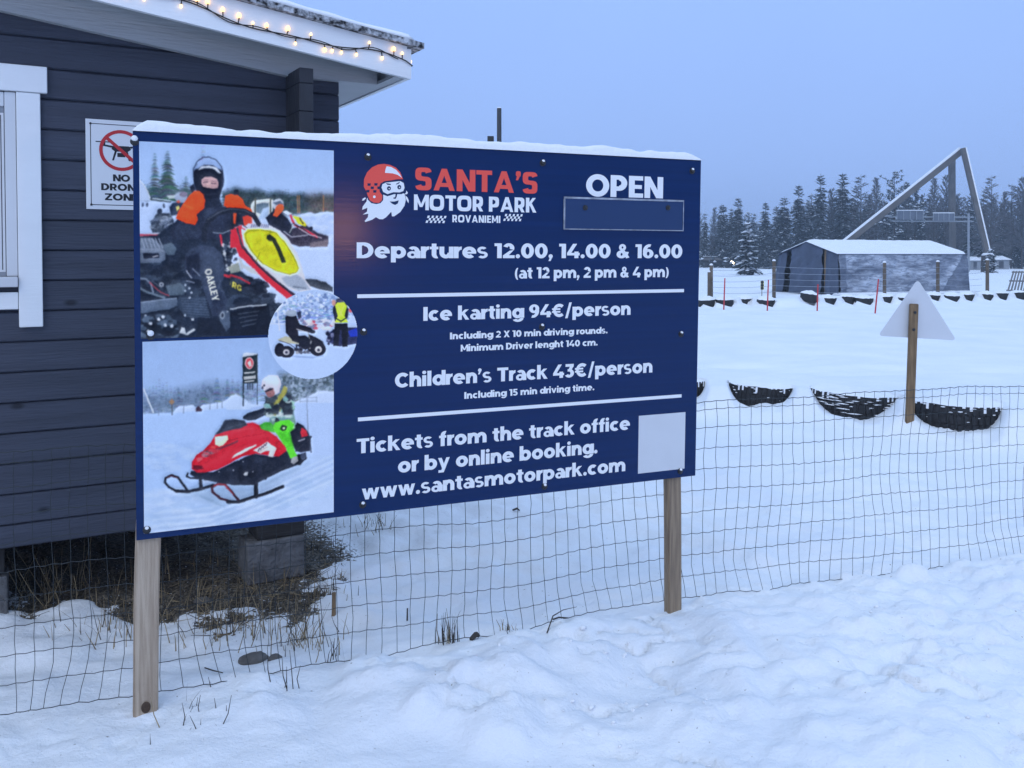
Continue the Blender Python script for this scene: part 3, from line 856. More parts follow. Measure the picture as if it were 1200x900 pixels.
def layout(text, gap=0.065, sq=2.0):
    x, out = 0.0, []
    for ch in text:
        ps, w = glyph(ch, sq)
        out.append((x, ps))
        x += w + (gap if ch != ' ' else 0.06)
    return out, x - gap
def text_mesh(name, text, start, end, cap, m, parent, place, sq=2.0, gap=0.065, drop=0.0):
    """start / end: where the baseline begins and ends on the face (u, v); cap: capital height in metres."""
    out, width = layout(text, gap, sq)
    sx = (end[0] - start[0]) / width
    mb = MB()
    lv = 0
    for x, ps in out:
        for p in ps:
            lv = (lv + 1) % 7
            mb.add([place(start[0] + (x + q[0]) * sx, start[1] + (end[1] - start[1]) * (x + q[0]) / width - q[1] * cap, 0.0008 + 0.00004 * lv) for q in p], [tuple(range(len(p)))])
    return mb.build(name, m, parent, fix=False)
def board_text(text, x0, y0, x1, y1, cap_px, m=None, **k):
    """x0, y0 .. x1, y1: the baseline in the photograph; cap_px: capital height there at the left end."""
    a, b_ = UV(x0, y0), UV(x1, y1)
    v = (a[1] + b_[1]) / 2
    c = abs(UV(x0, y0 - cap_px)[1] - a[1])
    return text_mesh('lettering', text, (a[0], v), (b_[0], v), c, m or M['lettering'], board, BL, **k)
board_text('SANTA’S', 486.5, 226.3, 629.6, 223.1, 26, M['red_lettering'], sq=3.4, gap=0.10)
board_text('MOTOR PARK', 485, 249.6, 628.5, 245.8, 18.2, sq=3.4, gap=0.10)
board_text('ROVANIEMI', 530, 261.8, 586.2, 259.9, 8.6, sq=3.4, gap=0.16)
board_text('OPEN', 686.5, 231.3, 775.5, 231.2, 26)
board_text('Departures 12.00, 14.00 & 16.00', 417.9, 301.2, 799.3, 303.6, 18.6)
board_text('(at 12 pm, 2 pm & 4 pm)', 603.2, 325.8, 783.4, 325.2, 13.2)
board_text('Ice karting 94€/person', 496, 375, 738.7, 369.8, 16.2)
board_text('Including 2 X 10 min driving rounds.', 527.2, 397, 711.8, 391.2, 7.9)
board_text('Minimum Driver lenght 140 cm.', 539.8, 411.5, 700.2, 405.2, 7.9)
board_text('Children’s Track 43€/person', 462.7, 453, 764.3, 437.6, 17.0)
board_text('Including 15 min driving time.', 544, 466.8, 696.3, 457.8, 7.9)
board_text('Tickets from the track office', 417.9, 530.8, 738, 504, 17.2)
board_text('or by online booking.', 466.3, 553.4, 700, 531.7, 17.2)
board_text('www.santasmotorpark.com', 424, 584.6, 732.6, 553, 17.2)
def strip(px0, py0, px1, py1, th_px):
    a, b_ = UV(px0, py0), UV(px1, py1)
    c = UV(px0, py0 + th_px)
    v = (a[1] + b_[1]) / 2; t = c[1] - a[1]
    mb = MB(); mb.add([BL(a[0], v, .0009), BL(b_[0], v, .0009), BL(b_[0], v + t, .0009), BL(a[0], v + t, .0009)], [(0, 1, 2, 3)])
    mb.build('rule_line', M['lettering'], board, fix=False)
strip(418.6, 344.2, 801.4, 339.3, 4.4)
strip(419.4, 488.8, 798.6, 462.4, 4.4)
# little chequered flags beside the place name
def checker(x0, x1, y0, y1):
    a, b_ = UV(x0, y0), UV(x1, y1)
    u0, u1 = a[0], b_[0]; v0, v1 = min(a[1], b_[1]), max(a[1], b_[1])
    v0 = UV(x0, y0)[1]; hgt = 0.030
    mb = MB(); n = 9
    for i in range(n):
        for j in range(3):
            if (i + j) % 2 == 0:
                sh = 0.35 * (1 - j / 2)
                w = (u1 - u0) / n
                f = lambda ii, jj: BL(u0 + w * (ii + 0.35 * (2 - jj)), v0 + hgt * jj / 3, .0009)
                mb.add([f(i, j), f(i + 1, j), f(i + 1, j + 1), f(i, j + 1)], [(0, 1, 2, 3)])
    mb.build('chequered_mark', M['lettering'], board, fix=False)
checker(499.5, 521.5, 252.6, 252.6); checker(590.5, 611, 250.6, 250.6)
# blank white square where a printed code would sit
u0, v0 = UV(748.5, 487.3); u1, v1 = UV(802, 549)
mb = MB(); mb.add([BL(u0, v0, .0009), BL(u1, v0, .0009), BL(u1, v1, .0009), BL(u0, v1, .0009)], [(0, 1, 2, 3)])
mb.build('blank_label', mat('plain_pale_label', (0.62, 0.64, 0.67), 0.5, var=0.05, scale=9), board, fix=False)
# clear slot plate under OPEN
u0, v0 = UV(661, 231.5); u1, v1 = UV(800, 235.3)[0], UV(800, 270.2)[1]
mb = MB(); mb.box((u0 - BW / 2, -0.006, 2.15 - v1), (u1 - BW / 2, -0.0015, 2.15 - v0), bev=0.001)
sp = mb.build('slot_plate', mat('navy_slot_plate', (0.014, 0.038, 0.115), 0.22, spec=0.35), board)
mb = MB()
for a, b_, c, d in ((u0 - .002, u1 + .002, v0 - .004, v0 + .004), (u0 - .002, u1 + .002, v1 - .0015, v1 + .0025), (u0 - .003, u0 + .0025, v0 + .0045, v1 - .002), (u1 - .001, u1 + .002, v0 + .0045, v1 - .002)):
    mb.box((a - BW / 2, -0.0085, 2.15 - d), (b_ - BW / 2, -0.0005, 2.15 - c))
mb.build('plate_rim', mat('frosted_clear_edge', (0.40, 0.44, 0.52), 0.5, var=0.5, scale=30), sp)
def plate_bolt(px, py):
    u, v = UV(px, py)
    mb = MB(); mb.lathe([(0.0125, 0.0063), (0.0125, 0.0085), (0.008, 0.009), (0.008, 0.013), (0, 0.016)], 12, 0, Matrix.Translation(BL(u, v)) @ Matrix.Rotation(R(90), 4, 'X'))
    mb.build('bolt', M['bolt'], sp)
plate_bolt(685, 243.5); plate_bolt(782, 243.5)

# ---- the helmeted head emblem: flat layered cut-outs, traced at ten times size
def EM(pts, lay, mi, mb):
    q = []
    for x, y in pts:
        u, v = UV(410 + x / 10.0, 180 + y / 10.0)
        q.append(BL(u, v, 0.0008 + lay * 0.00012))
    mb.add(q, [tuple(range(len(q)))], mi)
def ring(cx, cy, rx, ry, n=20, rot=0): return [(cx + rx * math.cos(2 * math.pi * k / n) * math.cos(rot) - ry * math.sin(2 * math.pi * k / n) * math.sin(rot), cy + rx * math.cos(2 * math.pi * k / n) * math.sin(rot) + ry * math.sin(2 * math.pi * k / n) * math.cos(rot)) for k in range(n)]
mb = MB()
EM([(200, 520), (195, 560), (150, 620), (142, 660), (205, 635), (200, 680), (150, 715), (215, 705), (210, 745), (172, 790), (180, 802), (260, 775), (305, 745), (345, 768), (385, 770), (425, 745), (485, 680), (492, 735), (520, 735), (590, 685), (640, 610), (655, 540), (640, 470), (560, 450), (430, 480), (390, 470)], 0, 0, mb)
EM([(142, 552), (150, 528), (178, 512), (188, 525), (165, 548)], 0, 0, mb)
EM([(635, 478), (655, 462), (662, 432), (680, 462), (668, 476)], 0, 0, mb)
EM([(650, 490), (675, 515), (690, 550), (685, 582), (668, 552), (655, 525)], 0, 0, mb)
EM([(190, 465), (210, 540), (250, 580), (310, 592), (360, 580), (390, 545), (390, 480), (440, 500), (520, 475), (610, 475), (645, 445), (655, 395), (640, 335), (560, 310), (400, 330), (340, 360)], 1, 2, mb)
EM([(163, 390), (165, 300), (200, 220), (260, 160), (330, 128), (400, 120), (470, 132), (540, 165), (590, 220), (622, 300), (560, 300), (470, 315), (400, 325), (360, 350), (342, 390), (350, 450), (380, 490), (375, 545), (340, 578), (280, 575), (235, 550), (210, 500), (195, 450), (180, 420)], 2, 1, mb)
EM([(430, 148), (485, 158), (540, 190), (585, 240), (610, 285), (560, 250), (500, 232), (410, 225), (418, 180)], 3, 0, mb)
EM([(370, 400), (380, 360), (420, 340), (500, 332), (590, 322), (630, 345), (640, 400), (625, 440), (580, 455), (510, 452), (440, 475), (390, 450)], 3, 0, mb)
for cx, cy in ((225, 362), (305, 360), (262, 400), (210, 440), (292, 442), (340, 400)):
    EM([(cx - 20, cy - 14), (cx + 20, cy - 14), (cx + 16, cy + 16), (cx - 18, cy + 16)], 3, 2, mb)
EM(ring(286, 506, 15, 16), 3, 0, mb)
for cx, cy in ((457, 408), (578, 393)):
    EM(ring(cx, cy, 23, 26), 4, 2, mb); EM(ring(cx + 3, cy + 3, 7, 8), 5, 0, mb)
EM([(418, 345), (480, 355), (478, 368), (440, 366)], 4, 2, mb); EM([(535, 358), (588, 328), (575, 350), (548, 362)], 4, 2, mb)
EM([(535, 470), (555, 472), (548, 505), (535, 530), (510, 528), (510, 515), (530, 512)], 4, 2, mb)
EM([(465, 562), (520, 562), (572, 548), (560, 585), (530, 602), (500, 590)], 4, 2, mb)
bm_ = mb
em = mb.build('emblem', [M['lettering'], M['red_lettering'], M['navy_ink']], board, fix=False)

# ---- a warm lantern on a post behind the viewer; the glossy board mirrors it left of the emblem
u, v = UV(402, 268)
pt = BTL + BU * u - BV * v
dv = (pt - Vector((0, 0, EYE))).normalized()
rv = dv - BN * 2 * dv.dot(BN)
lp = pt + rv * 8.0
lamp = thing('lantern', 'warm lit lantern on a dark post facing the navy board', 'lantern', (lp.x, lp.y, 0))
mb = MB(); mb.tube([(0, 0, -0.1), (0, 0, lp.z - 0.20)], 0.04, 10); mb.build('lantern_post', M['bolt'], lamp)
mb = MB(); mb.box((-0.16, -0.16, lp.z - 0.20), (0.16, 0.16, lp.z - 0.17), bev=0.004); mb.build('lantern_base', M['bolt'], lamp)
mb = MB(); mb.lathe([(0.20, lp.z + 0.15), (0.20, lp.z + 0.17), (0.05, lp.z + 0.26), (0, lp.z + 0.27)], 20); mb.build('lantern_cap', M['bolt'], lamp)
mb = MB(); mb.lathe([(0.0, lp.z - 0.13), (0.07, lp.z - 0.10), (0.105, lp.z), (0.07, lp.z + 0.10), (0.0, lp.z + 0.13)], 20); mb.build('bulb', emit('warm_lantern_bulb', (1.0, 0.42, 0.13), 105.0), lamp, smooth=True)
# ------------------------------------------------------------------ the three printed photographs on the board
# Each print is a flat sheet with its printed picture in a colour attribute, drawn here shape by shape.
INK = (0.60, 0.80, 1.16)                               # the blue-white light the prints were judged under

class Print:
    def __init__(s, quad, nu, nv, seed):
        uv = [UV(*q) for q in quad]                    # TL, TR, BR, BL
        s.u0 = (uv[0][0] + uv[3][0]) / 2; s.u1 = (uv[1][0] + uv[2][0]) / 2
        s.v0 = (uv[0][1] + uv[1][1]) / 2; s.v1 = (uv[2][1] + uv[3][1]) / 2
        s.nu, s.nv = nu, nv
        s.img = np.zeros((nv, nu, 3)) + 128.0
        yy, xx = np.mgrid[0:nv, 0:nu]
        s.X, s.Y = xx + 0.5, yy + 0.5
        s.rs = np.random.RandomState(seed)
        s.reg = (0, 0, 1.0)
    def region(s, x, y, k): s.reg = (x, y, k)
    def c(s, p):
        u, v = UV(s.reg[0] + p[0] / s.reg[2], s.reg[1] + p[1] / s.reg[2])
        return ((u - s.u0) / (s.u1 - s.u0) * s.nu, (v - s.v0) / (s.v1 - s.v0) * s.nv)
    def blend(s, a, col, sl, noise=0.0):
        col = np.array(col, float)
        if noise:
            col = col + (s.rs.rand(*a.shape)[..., None] - 0.5) * noise
        s.img[sl] = s.img[sl] * (1 - a[..., None]) + col * a[..., None]
    def poly(s, pts, col, feather=1.0, noise=0.0, alpha=1.0, raw=False):
        q = np.array(pts if raw else [s.c(p) for p in pts])
        x0, y0 = np.floor(q.min(0) - feather - 1).astype(int); x1, y1 = np.ceil(q.max(0) + feather + 1).astype(int)
        x0, y0, x1, y1 = max(x0, 0), max(y0, 0), min(x1, s.nu), min(y1, s.nv)
        if x1 <= x0 or y1 <= y0: return
        sl = (slice(y0, y1), slice(x0, x1))
        X, Y = s.X[sl], s.Y[sl]
        dmin = np.full(X.shape, 1e9); ins = np.zeros(X.shape, bool)
        for i in range(len(q)):
            ax, ay = q[i]; bx, by = q[(i + 1) % len(q)]
            ex, ey = bx - ax, by - ay
            t = np.clip(((X - ax) * ex + (Y - ay) * ey) / (ex * ex + ey * ey + 1e-9), 0, 1)
            dmin = np.minimum(dmin, np.hypot(X - ax - t * ex, Y - ay - t * ey))
            if abs(ey) > 1e-9:
                cr_ = (ay > Y) != (by > Y)
                ins ^= cr_ & (X < ax + (Y - ay) / ey * ex)
        d = np.where(ins, -dmin, dmin)
        s.blend(np.clip(0.5 - d / feather, 0, 1) * alpha, col, sl, noise)
    def line(s, pts, w, col, feather=1.0, alpha=1.0):
        q = np.array([s.c(p) for p in pts])
        w = w / s.reg[2] * s.nu / 226.0 * 0.5
        x0, y0 = np.floor(q.min(0) - w - 2).astype(int); x1, y1 = np.ceil(q.max(0) + w + 2).astype(int)
        x0, y0, x1, y1 = max(x0, 0), max(y0, 0), min(x1, s.nu), min(y1, s.nv)
        if x1 <= x0 or y1 <= y0: return
        sl = (slice(y0, y1), slice(x0, x1))
        X, Y = s.X[sl], s.Y[sl]
        dmin = np.full(X.shape, 1e9)
        for i in range(len(q) - 1):
            ax, ay = q[i]; bx, by = q[i + 1]
            ex, ey = bx - ax, by - ay
            t = np.clip(((X - ax) * ex + (Y - ay) * ey) / (ex * ex + ey * ey + 1e-9), 0, 1)
            dmin = np.minimum(dmin, np.hypot(X - ax - t * ex, Y - ay - t * ey))
        s.blend(np.clip(0.5 - (dmin - w) / feather, 0, 1) * alpha, col, sl)
    def ell(s, cx, cy, rx, ry, col, feather=1.0, noise=0.0, alpha=1.0, rot=0.0):
        s.poly(ring(cx, cy, rx, ry, 22, rot), col, feather, noise, alpha)
    def grad(s, y0, y1, c0, c1, x0=-1e4, x1=1e4):
        """A vertical gradient over the whole sheet between two heights of the current region."""
        a = s.c((0, y0))[1]; b_ = s.c((0, y1))[1]
        t = np.clip((s.Y - a) / (b_ - a), 0, 1)[..., None]
        m = ((s.Y >= a) & (s.Y <= b_))[..., None]
        s.img = np.where(m, np.array(c0) * (1 - t) + np.array(c1) * t, s.img)
    def mottle(s, pts, cols, size, n, seed, a=0.8, asp=1.0):
        """Many small dabs inside an outline: foliage, machinery, trodden snow."""
        q = np.array(pts, float)
        r_ = np.random.RandomState(seed)
        lo, hi = q.min(0), q.max(0)
        k = 0; tries = 0
        while k < n and tries < n * 12:
            tries += 1
            p = lo + r_.rand(2) * (hi - lo)
            ins = False
            for i in range(len(q)):
                (ax, ay), (bx, by) = q[i], q[(i + 1) % len(q)]
                if (ay > p[1]) != (by > p[1]) and p[0] < ax + (p[1] - ay) / (by - ay) * (bx - ax): ins = not ins
            if not ins: continue
            k += 1
            z = size * (0.5 + r_.rand())
            s.poly([(p[0] + z * asp * math.cos(t), p[1] + z * math.sin(t)) for t in (0.3 + r_.rand() + np.arange(5) * 1.257)], cols[r_.randint(len(cols))], 1.2, 0, a)
    def tree(s, x, top, base, hw, col, seed, dens=26):
        r_ = np.random.RandomState(seed)
        s.line([(x, top + (base - top) * .12), (x, base)], hw * 0.05, [c_ * 0.8 for c_ in col], 1, .35); x += (r_.rand() - .5) * hw * .5
        for i in range(dens):
            t = (i + r_.rand()) / dens
            y = top + (base - top) * t
            w = hw * (0.12 + 0.88 * t ** 0.8) * (0.6 + 0.5 * r_.rand())
            o = (r_.rand() - 0.5) * w * 0.5
            dr = w * 0.25
            cc = [min(255, c_ * (0.8 + 0.45 * r_.rand())) for c_ in col]
            s.poly([(x - w + o, y + dr), (x - w * 0.3 + o, y - dr * 0.6), (x + w * 0.4 + o, y - dr * 0.5), (x + w + o, y + dr), (x + o, y + dr * 0.5)], cc, 1.5, 0, 0.85)
    def text(s, word, p0, p1, cap, col):
        out, width = layout(word)
        for x, ps in out:
            for g in ps:
                pts = []
                for (gx_, gy_) in g:
                    t = (x + gx_) / width
                    bx, by = p0[0] + (p1[0] - p0[0]) * t, p0[1] + (p1[1] - p0[1]) * t
                    pts.append((bx + cap[0] * gy_, by + cap[1] * gy_))
                s.poly(pts, col, 1.0)
    def soften(s, k=1):
        for _ in range(k):
            a = np.pad(s.img, ((1, 1), (1, 1), (0, 0)), 'edge')
            s.img = (a[1:-1, 1:-1] * 4 + a[:-2, 1:-1] * 2 + a[2:, 1:-1] * 2 + a[1:-1, :-2] * 2 + a[1:-1, 2:] * 2 + a[:-2, :-2] + a[2:, :-2] + a[:-2, 2:] + a[2:, 2:]) / 16
    def sheet(s, name, proud, circle=None):
        nv, nu = s.nv, s.nu
        s.soften(1)
        tone = 1 + 0.10 * fbm(s.X / 26 + 3, s.Y / 26, 401, 3) + 0.09 * fbm(s.X / 7, s.Y / 7, 402, 3) + 0.07 * fbm(s.X / 2.2, s.Y / 2.2, 403, 2)
        wx = 0.6 * fbm(s.X / 9, s.Y / 9, 411, 2) + 0.35 * fbm(s.X / 2.6, s.Y / 2.6, 412, 2)
        wy = 0.6 * fbm(s.X / 9, s.Y / 9, 413, 2) + 0.35 * fbm(s.X / 2.6, s.Y / 2.6, 414, 2)
        px_ = np.clip(s.X - 0.5 + wx, 0, nu - 1.001); py_ = np.clip(s.Y - 0.5 + wy, 0, nv - 1.001)
        i0, j0 = px_.astype(int), py_.astype(int); fx_, fy_ = (px_ - i0)[..., None], (py_ - j0)[..., None]
        s.img = (s.img[j0, i0] * (1 - fx_) + s.img[j0, i0 + 1] * fx_) * (1 - fy_) + (s.img[j0 + 1, i0] * (1 - fx_) + s.img[j0 + 1, i0 + 1] * fx_) * fy_
        dark = 1 - np.clip(s.img.mean(2) / 190.0, 0, 1)  # the print's busy dark machinery holds more fine detail than its snow and sky
        img = s.img * (1 + (tone[..., None] - 1) * (0.12 + 1.9 * dark[..., None])) + (dark * 10 * np.clip(fbm(s.X / 4.2, s.Y / 3.1, 404, 3), 0, 1))[..., None]
        gm_ = img.mean(2, keepdims=True)
        img = gm_ + (img - gm_) * 1.0
        img = 140 + (img - 140) * 1.05 - 2
        B = img.mean(2)
        for _ in range(5):
            q_ = np.pad(B, 2, 'edge'); B = (q_[:-4, 2:-2] + q_[4:, 2:-2] + q_[2:-2, :-4] + q_[2:-2, 4:] + 2 * q_[2:-2, 2:-2]) / 6
        q_ = np.pad(B, 4, 'edge')                        # the round modelling that the light gives things in the print
        rel = q_[7:7 + nv, 6:6 + nu] - q_[1:1 + nv, 2:2 + nu]
        img = img + np.clip(rel, -60, 60)[..., None] * 0.22
        img = np.clip(img + (s.rs.rand(nv, nu, 1) - 0.5) * 8, 0, 255)
        c_ = img / 255.0
        l = np.where(c_ <= 0.04045, c_ / 12.92, ((c_ + 0.055) / 1.055) ** 2.4) / np.array(INK)
        l = np.clip(l, 0.004, 0.9)
        us = np.linspace(s.u0, s.u1, nu + 1); vs_ = np.linspace(s.v0, s.v1, nv + 1)
        A, B = np.meshgrid(us, vs_)
        co = np.stack([A - BW / 2, np.full_like(A, -proud), 2.15 - B], -1).reshape(-1, 3)
        ix = np.arange((nu + 1) * (nv + 1)).reshape(nv + 1, nu + 1)
        q = np.stack([ix[1:, :-1], ix[1:, 1:], ix[:-1, 1:], ix[:-1, :-1]], -1).reshape(-1, 4)
        fc = l.reshape(-1, 3)
        if circle is not None:
            cu, cv, rr = circle
            mu, mv = (us[:-1] + us[1:]) / 2, (vs_[:-1] + vs_[1:]) / 2
            MU, MV = np.meshgrid(mu, mv)
            keep = (np.hypot(MU - cu, MV - cv) < rr).ravel()
            q, fc = q[keep], fc[keep]
            used = np.unique(q); mp = np.zeros(len(co), int); mp[used] = np.arange(len(used)); q = mp[q]; co = co[used]
        me = bpy.data.meshes.new(name)
        me.vertices.add(len(co)); me.vertices.foreach_set('co', co.astype(np.float32).ravel())
        me.loops.add(q.size); me.loops.foreach_set('vertex_index', q.astype(np.int32).ravel())
        me.polygons.add(len(q)); me.polygons.foreach_set('loop_start', np.arange(0, q.size, 4, dtype=np.int32))
        me.update(calc_edges=True)
        a = me.attributes.new('ink', 'FLOAT_COLOR', 'FACE')
        a.data.foreach_set('color', np.concatenate([fc, np.ones((len(fc), 1))], 1).astype(np.float32).ravel())
        me.materials.append(M['print'])
        o = bpy.data.objects.new(name, me); COL.objects.link(o); o.parent = board
        return o
M['print'] = mat('printed_photograph', (0.5, 0.5, 0.5), 0.45, spec=0.15)
_nt = M['print'].node_tree
_a = _nt.nodes.new('ShaderNodeAttribute'); _a.attribute_name = 'ink'
_nt.links.new(_a.outputs['Color'], _nt.nodes['Principled BSDF'].inputs['Base Color'])

# ---- the kart driver
def kart_print():
    p = Print([(162, 164.2), (390.3, 177.6), (391.7, 387), (166, 400)], 330, 300, 1)
    RA, RB, RC, RD, RK = (150, 150, 6.92), (270, 170, 7.5), (155, 270, 6.92), (270, 270, 5.0), (150, 150, 3.6)
    p.region(*RK)
    p.grad(-200, 330, (137, 174, 234), (162, 194, 242))
    p.grad(330, 1200, (176, 203, 246), (188, 212, 248))
    rr = p.rs.rand(20, 20)
    # trees
    p.region(*RA)
    for i, x in enumerate(range(110, 540, 24)): p.tree(x, 420 + 50 * ((i * 37) % 7) / 7, 590, 34, (70, 92, 108), 40 + i, 10)
    p.poly([(95, 500), (250, 480), (420, 500), (560, 500), (560, 590), (95, 590)], (66, 86, 98), 6, 20, 0.7)
    p.tree(220, 200, 575, 64, (62, 86, 98), 1, 34)
    p.tree(325, 190, 580, 100, (58, 82, 90), 2, 40)
    p.tree(470, 390, 580, 50, (62, 84, 92), 3, 20)
    p.tree(600, 140, 300, 40, (128, 150, 190), 4, 12)
    p.region(*RB)
    p.poly([(-60, 420), (40, 380), (130, 400), (250, 395), (330, 430), (420, 410), (520, 440), (620, 425), (700, 450), (780, 440), (925, 450), (925, 610), (-60, 610)], (50, 68, 80), 10, 26, 0.95)
    for i, x in enumerate(range(-60, 930, 26)):
        d = x / 930
        p.tree(x, 350 + 60 * d + 40 * ((i * 53) % 11) / 11, 600, 36, (56 + 40 * max(0, d - .6) * 2.2, 78 + 12 * max(0, d - .6) * 2, 88), 60 + i, 12)
    p.mottle([(-60, 440), (300, 420), (620, 450), (925, 470), (925, 600), (-60, 600)], [(40, 58, 66), (66, 86, 94), (48, 66, 78), (36, 50, 62)], 16, 170, 31, .7, .6)
    p.poly([(700, 450), (925, 440), (925, 600), (700, 600)], (120, 104, 106), 30, 24, 0.45)
    for x in (590, 606, 818): p.line([(x, 445), (x, 595)], 9, (176, 128, 88), 1, 0.7)
    # snow heaps on the right
    p.poly([(560, 640), (640, 605), (700, 588), (745, 602), (800, 588), (860, 582), (940, 594), (940, 1700), (500, 1700), (500, 900)], (176, 203, 247), 2, 12)
    p.mottle([(640, 640), (900, 620), (900, 860), (700, 800)], [(158, 188, 240), (192, 215, 250), (170, 198, 245)], 22, 40, 5, 0.5, 1.6)
    # the pale van
    p.poly([(178, 520), (200, 488), (345, 470), (375, 480), (370, 640), (180, 660)], (196, 210, 222), 1)
    p.poly([(228, 520), (300, 505), (340, 510), (335, 545), (290, 560), (270, 612), (226, 590)], (92, 116, 140), 1.2)
    p.poly([(285, 560), (340, 540), (330, 640), (240, 660)], (160, 190, 232), 2)
    for x in (218, 352): p.line([(x, 470), (x, 600)], 12, (74, 84, 80))
    p.region(*RA)
    p.poly([(85, 590), (350, 600), (420, 620), (430, 900), (85, 900)], (170, 198, 244), 2, 10)
    p.poly([(85, 410), (115, 440), (150, 500), (180, 560), (185, 590), (80, 590)], (168, 194, 236), 1.5)
    p.line([(88, 415), (130, 465), (165, 525), (185, 590)], 5, (206, 222, 240))
    p.line([(185, 578), (260, 592), (345, 598)], 12, (60, 76, 92)); p.line([(200, 572), (345, 590)], 7, (180, 205, 240))
    p.poly([(310, 550), (400, 540), (400, 570), (330, 575)], (168, 190, 205), 1.5)
    for x, y in ((155, 622), (290, 632), (120, 622)): p.ell(x, y, 9, 18, (62, 78, 108), 1.2)
    # rear karts on the left
    p.poly([(180, 800), (215, 720), (240, 690), (340, 690), (370, 750), (360, 850), (200, 850)], (64, 78, 100), 2, 50)
    p.ell(258, 675, 20, 22, (50, 62, 86))
    p.mottle([(190, 720), (350, 700), (360, 840), (190, 830)], [(44, 56, 78), (110, 128, 160), (80, 96, 120), (150, 170, 200)], 12, 60, 6, 0.8, 1.8)
    p.poly([(95, 880), (160, 855), (350, 850), (350, 905), (95, 905)], (176, 190, 216), 1.5, 20)
    p.line([(95, 868), (230, 872), (345, 850)], 14, (188, 84, 110))
    p.poly([(335, 640), (360, 610), (410, 600), (470, 610), (470, 690), (350, 710)], (46, 62, 92), 2)
    p.ell(430, 560, 52, 42, (150, 170, 206), 2); p.ell(450, 538, 34, 22, (120, 120, 150), 2)
    p.ell(408, 598, 14, 12, (196, 92, 84), 2); p.poly([(388, 640), (410, 628), (420, 650), (396, 676)], (212, 200, 120), 1.5)
    # second kart on the right
    p.region(*RB)
    p.poly([(440, 760), (560, 730), (660, 700), (760, 770), (860, 800), (862, 870), (760, 890), (600, 890), (480, 850)], (60, 60, 82), 2, 30)
    p.poly([(700, 860), (860, 830), (855, 890), (700, 900)], (104, 100, 116), 2, 30)
    p.poly([(310, 640), (370, 580), (430, 590), (500, 640), (540, 700), (540, 790), (430, 770), (340, 700)], (34, 42, 64), 1.5, 12)
    p.ell(418, 522, 52, 50, (176, 194, 220), 1.2); p.poly([(372, 505), (440, 490), (470, 520), (400, 530)], (92, 110, 140), 1.5)
    p.poly([(400, 540), (430, 518), (462, 520), (470, 555), (440, 600), (410, 632), (372, 618), (390, 585)], (240, 98, 62), 1.2)
    p.poly([(545, 620), (620, 640), (670, 700), (660, 716), (590, 690)], (206, 210, 60), 1)
    p.line([(610, 645), (640, 690)], 10, (60, 64, 50))
    p.line([(530, 620), (560, 700), (700, 770), (760, 810)], 18, (206, 60, 86)); p.line([(550, 690), (640, 740), (720, 800)], 12, (60, 50, 70))
    p.line([(600, 730), (700, 790), (800, 815)], 8, (196, 190, 214))
    p.line([(470, 760), (540, 810), (680, 790)], 8, (170, 180, 205))
    p.poly([(455, 585), (490, 575), (545, 600), (500, 620)], (196, 212, 240), 1.2)
    p.ell(708, 735, 16, 20, (40, 44, 66)); p.line([(520, 770), (556, 700)], 9, (160, 176, 190))
    # main kart: dark mass of seat, frame, engine and floor
    p.region(*RC)
    D = (36, 48, 70)
    p.poly([(50, 50), (200, 40), (330, -60), (800, -60), (860, 60), (800, 250), (880, 330), (1000, 420), (1150, 560), (1150, 900), (50, 900)], D, 2, 12)
    p.mottle([(60, 260), (560, 230), (620, 700), (300, 700), (60, 560)], [(26, 36, 56), (46, 60, 84), (60, 76, 100), (32, 42, 62)], 24, 150, 8, 0.7, 1.8)
    p.poly([(66, 60), (160, 62), (235, 120), (270, 170), (270, 235), (230, 262), (66, 265)], (96, 114, 142), 1.2)
    for k in range(6): p.line([(76 + k * 28, 68), (100 + k * 30, 142)], 8, (136, 154, 182))
    p.poly([(66, 150), (240, 146), (262, 175), (66, 180)], (118, 136, 164), 1.2)
    p.poly([(85, 185), (215, 185), (222, 225), (92, 228)], (26, 34, 54), 1.2); p.line([(170, 215), (205, 205)], 10, (140, 150, 170))
    p.poly([(245, 120), (320, 100), (360, 150), (340, 200), (280, 195)], (80, 100, 124), 1.5)
    p.line([(66, 390), (110, 395), (150, 430), (170, 500)], 14, (104, 122, 150)); p.line([(60, 470), (120, 500), (260, 545)], 16, (96, 116, 140))
    p.line([(140, 420), (230, 500), (300, 530)], 8, (150, 70, 86)); p.line([(160, 410), (240, 470)], 6, (84, 96, 120))
    p.ell(235, 438, 20, 20, (150, 166, 190)); p.ell(235, 438, 9, 9, (60, 72, 96))
    p.poly([(270, 450), (390, 425), (430, 470), (420, 520), (300, 530)], (84, 104, 128), 2)
    p.poly([(70, 580), (360, 545), (385, 600), (300, 640), (70, 672)], (88, 108, 138), 1.5)
    p.line([(72, 582), (360, 548)], 7, (124, 146, 178))
    p.poly([(380, 540), (590, 540), (630, 700), (420, 690), (360, 600)], (52, 68, 94), 1.5)
    for k in range(8): p.line([(395 + 4 * k, 548 + k * 21), (600 + 4 * k, 560 + k * 21)], 5, (78, 96, 124))
    for x, y in ((430, 445), (465, 470), (430, 492), (480, 505), (465, 545), (428, 690), (108, 690)): p.ell(x, y, 9, 9, (170, 190, 220), 1)
    # studded rear tyre
    p.poly([(76, 720), (150, 690), (300, 680), (370, 760), (390, 860), (60, 880)], (46, 60, 84), 1.5)
    p.mottle([(80, 720), (280, 690), (360, 780), (360, 850), (76, 850)], [(30, 42, 62), (70, 90, 118), (88, 110, 140), (26, 34, 52)], 24, 60, 9, 0.85, 1.6)
    for x, y in ((148, 755), (215, 720), (268, 770), (322, 775), (130, 818), (250, 700)): p.ell(x, y, 14, 14, (186, 204, 230), 1)
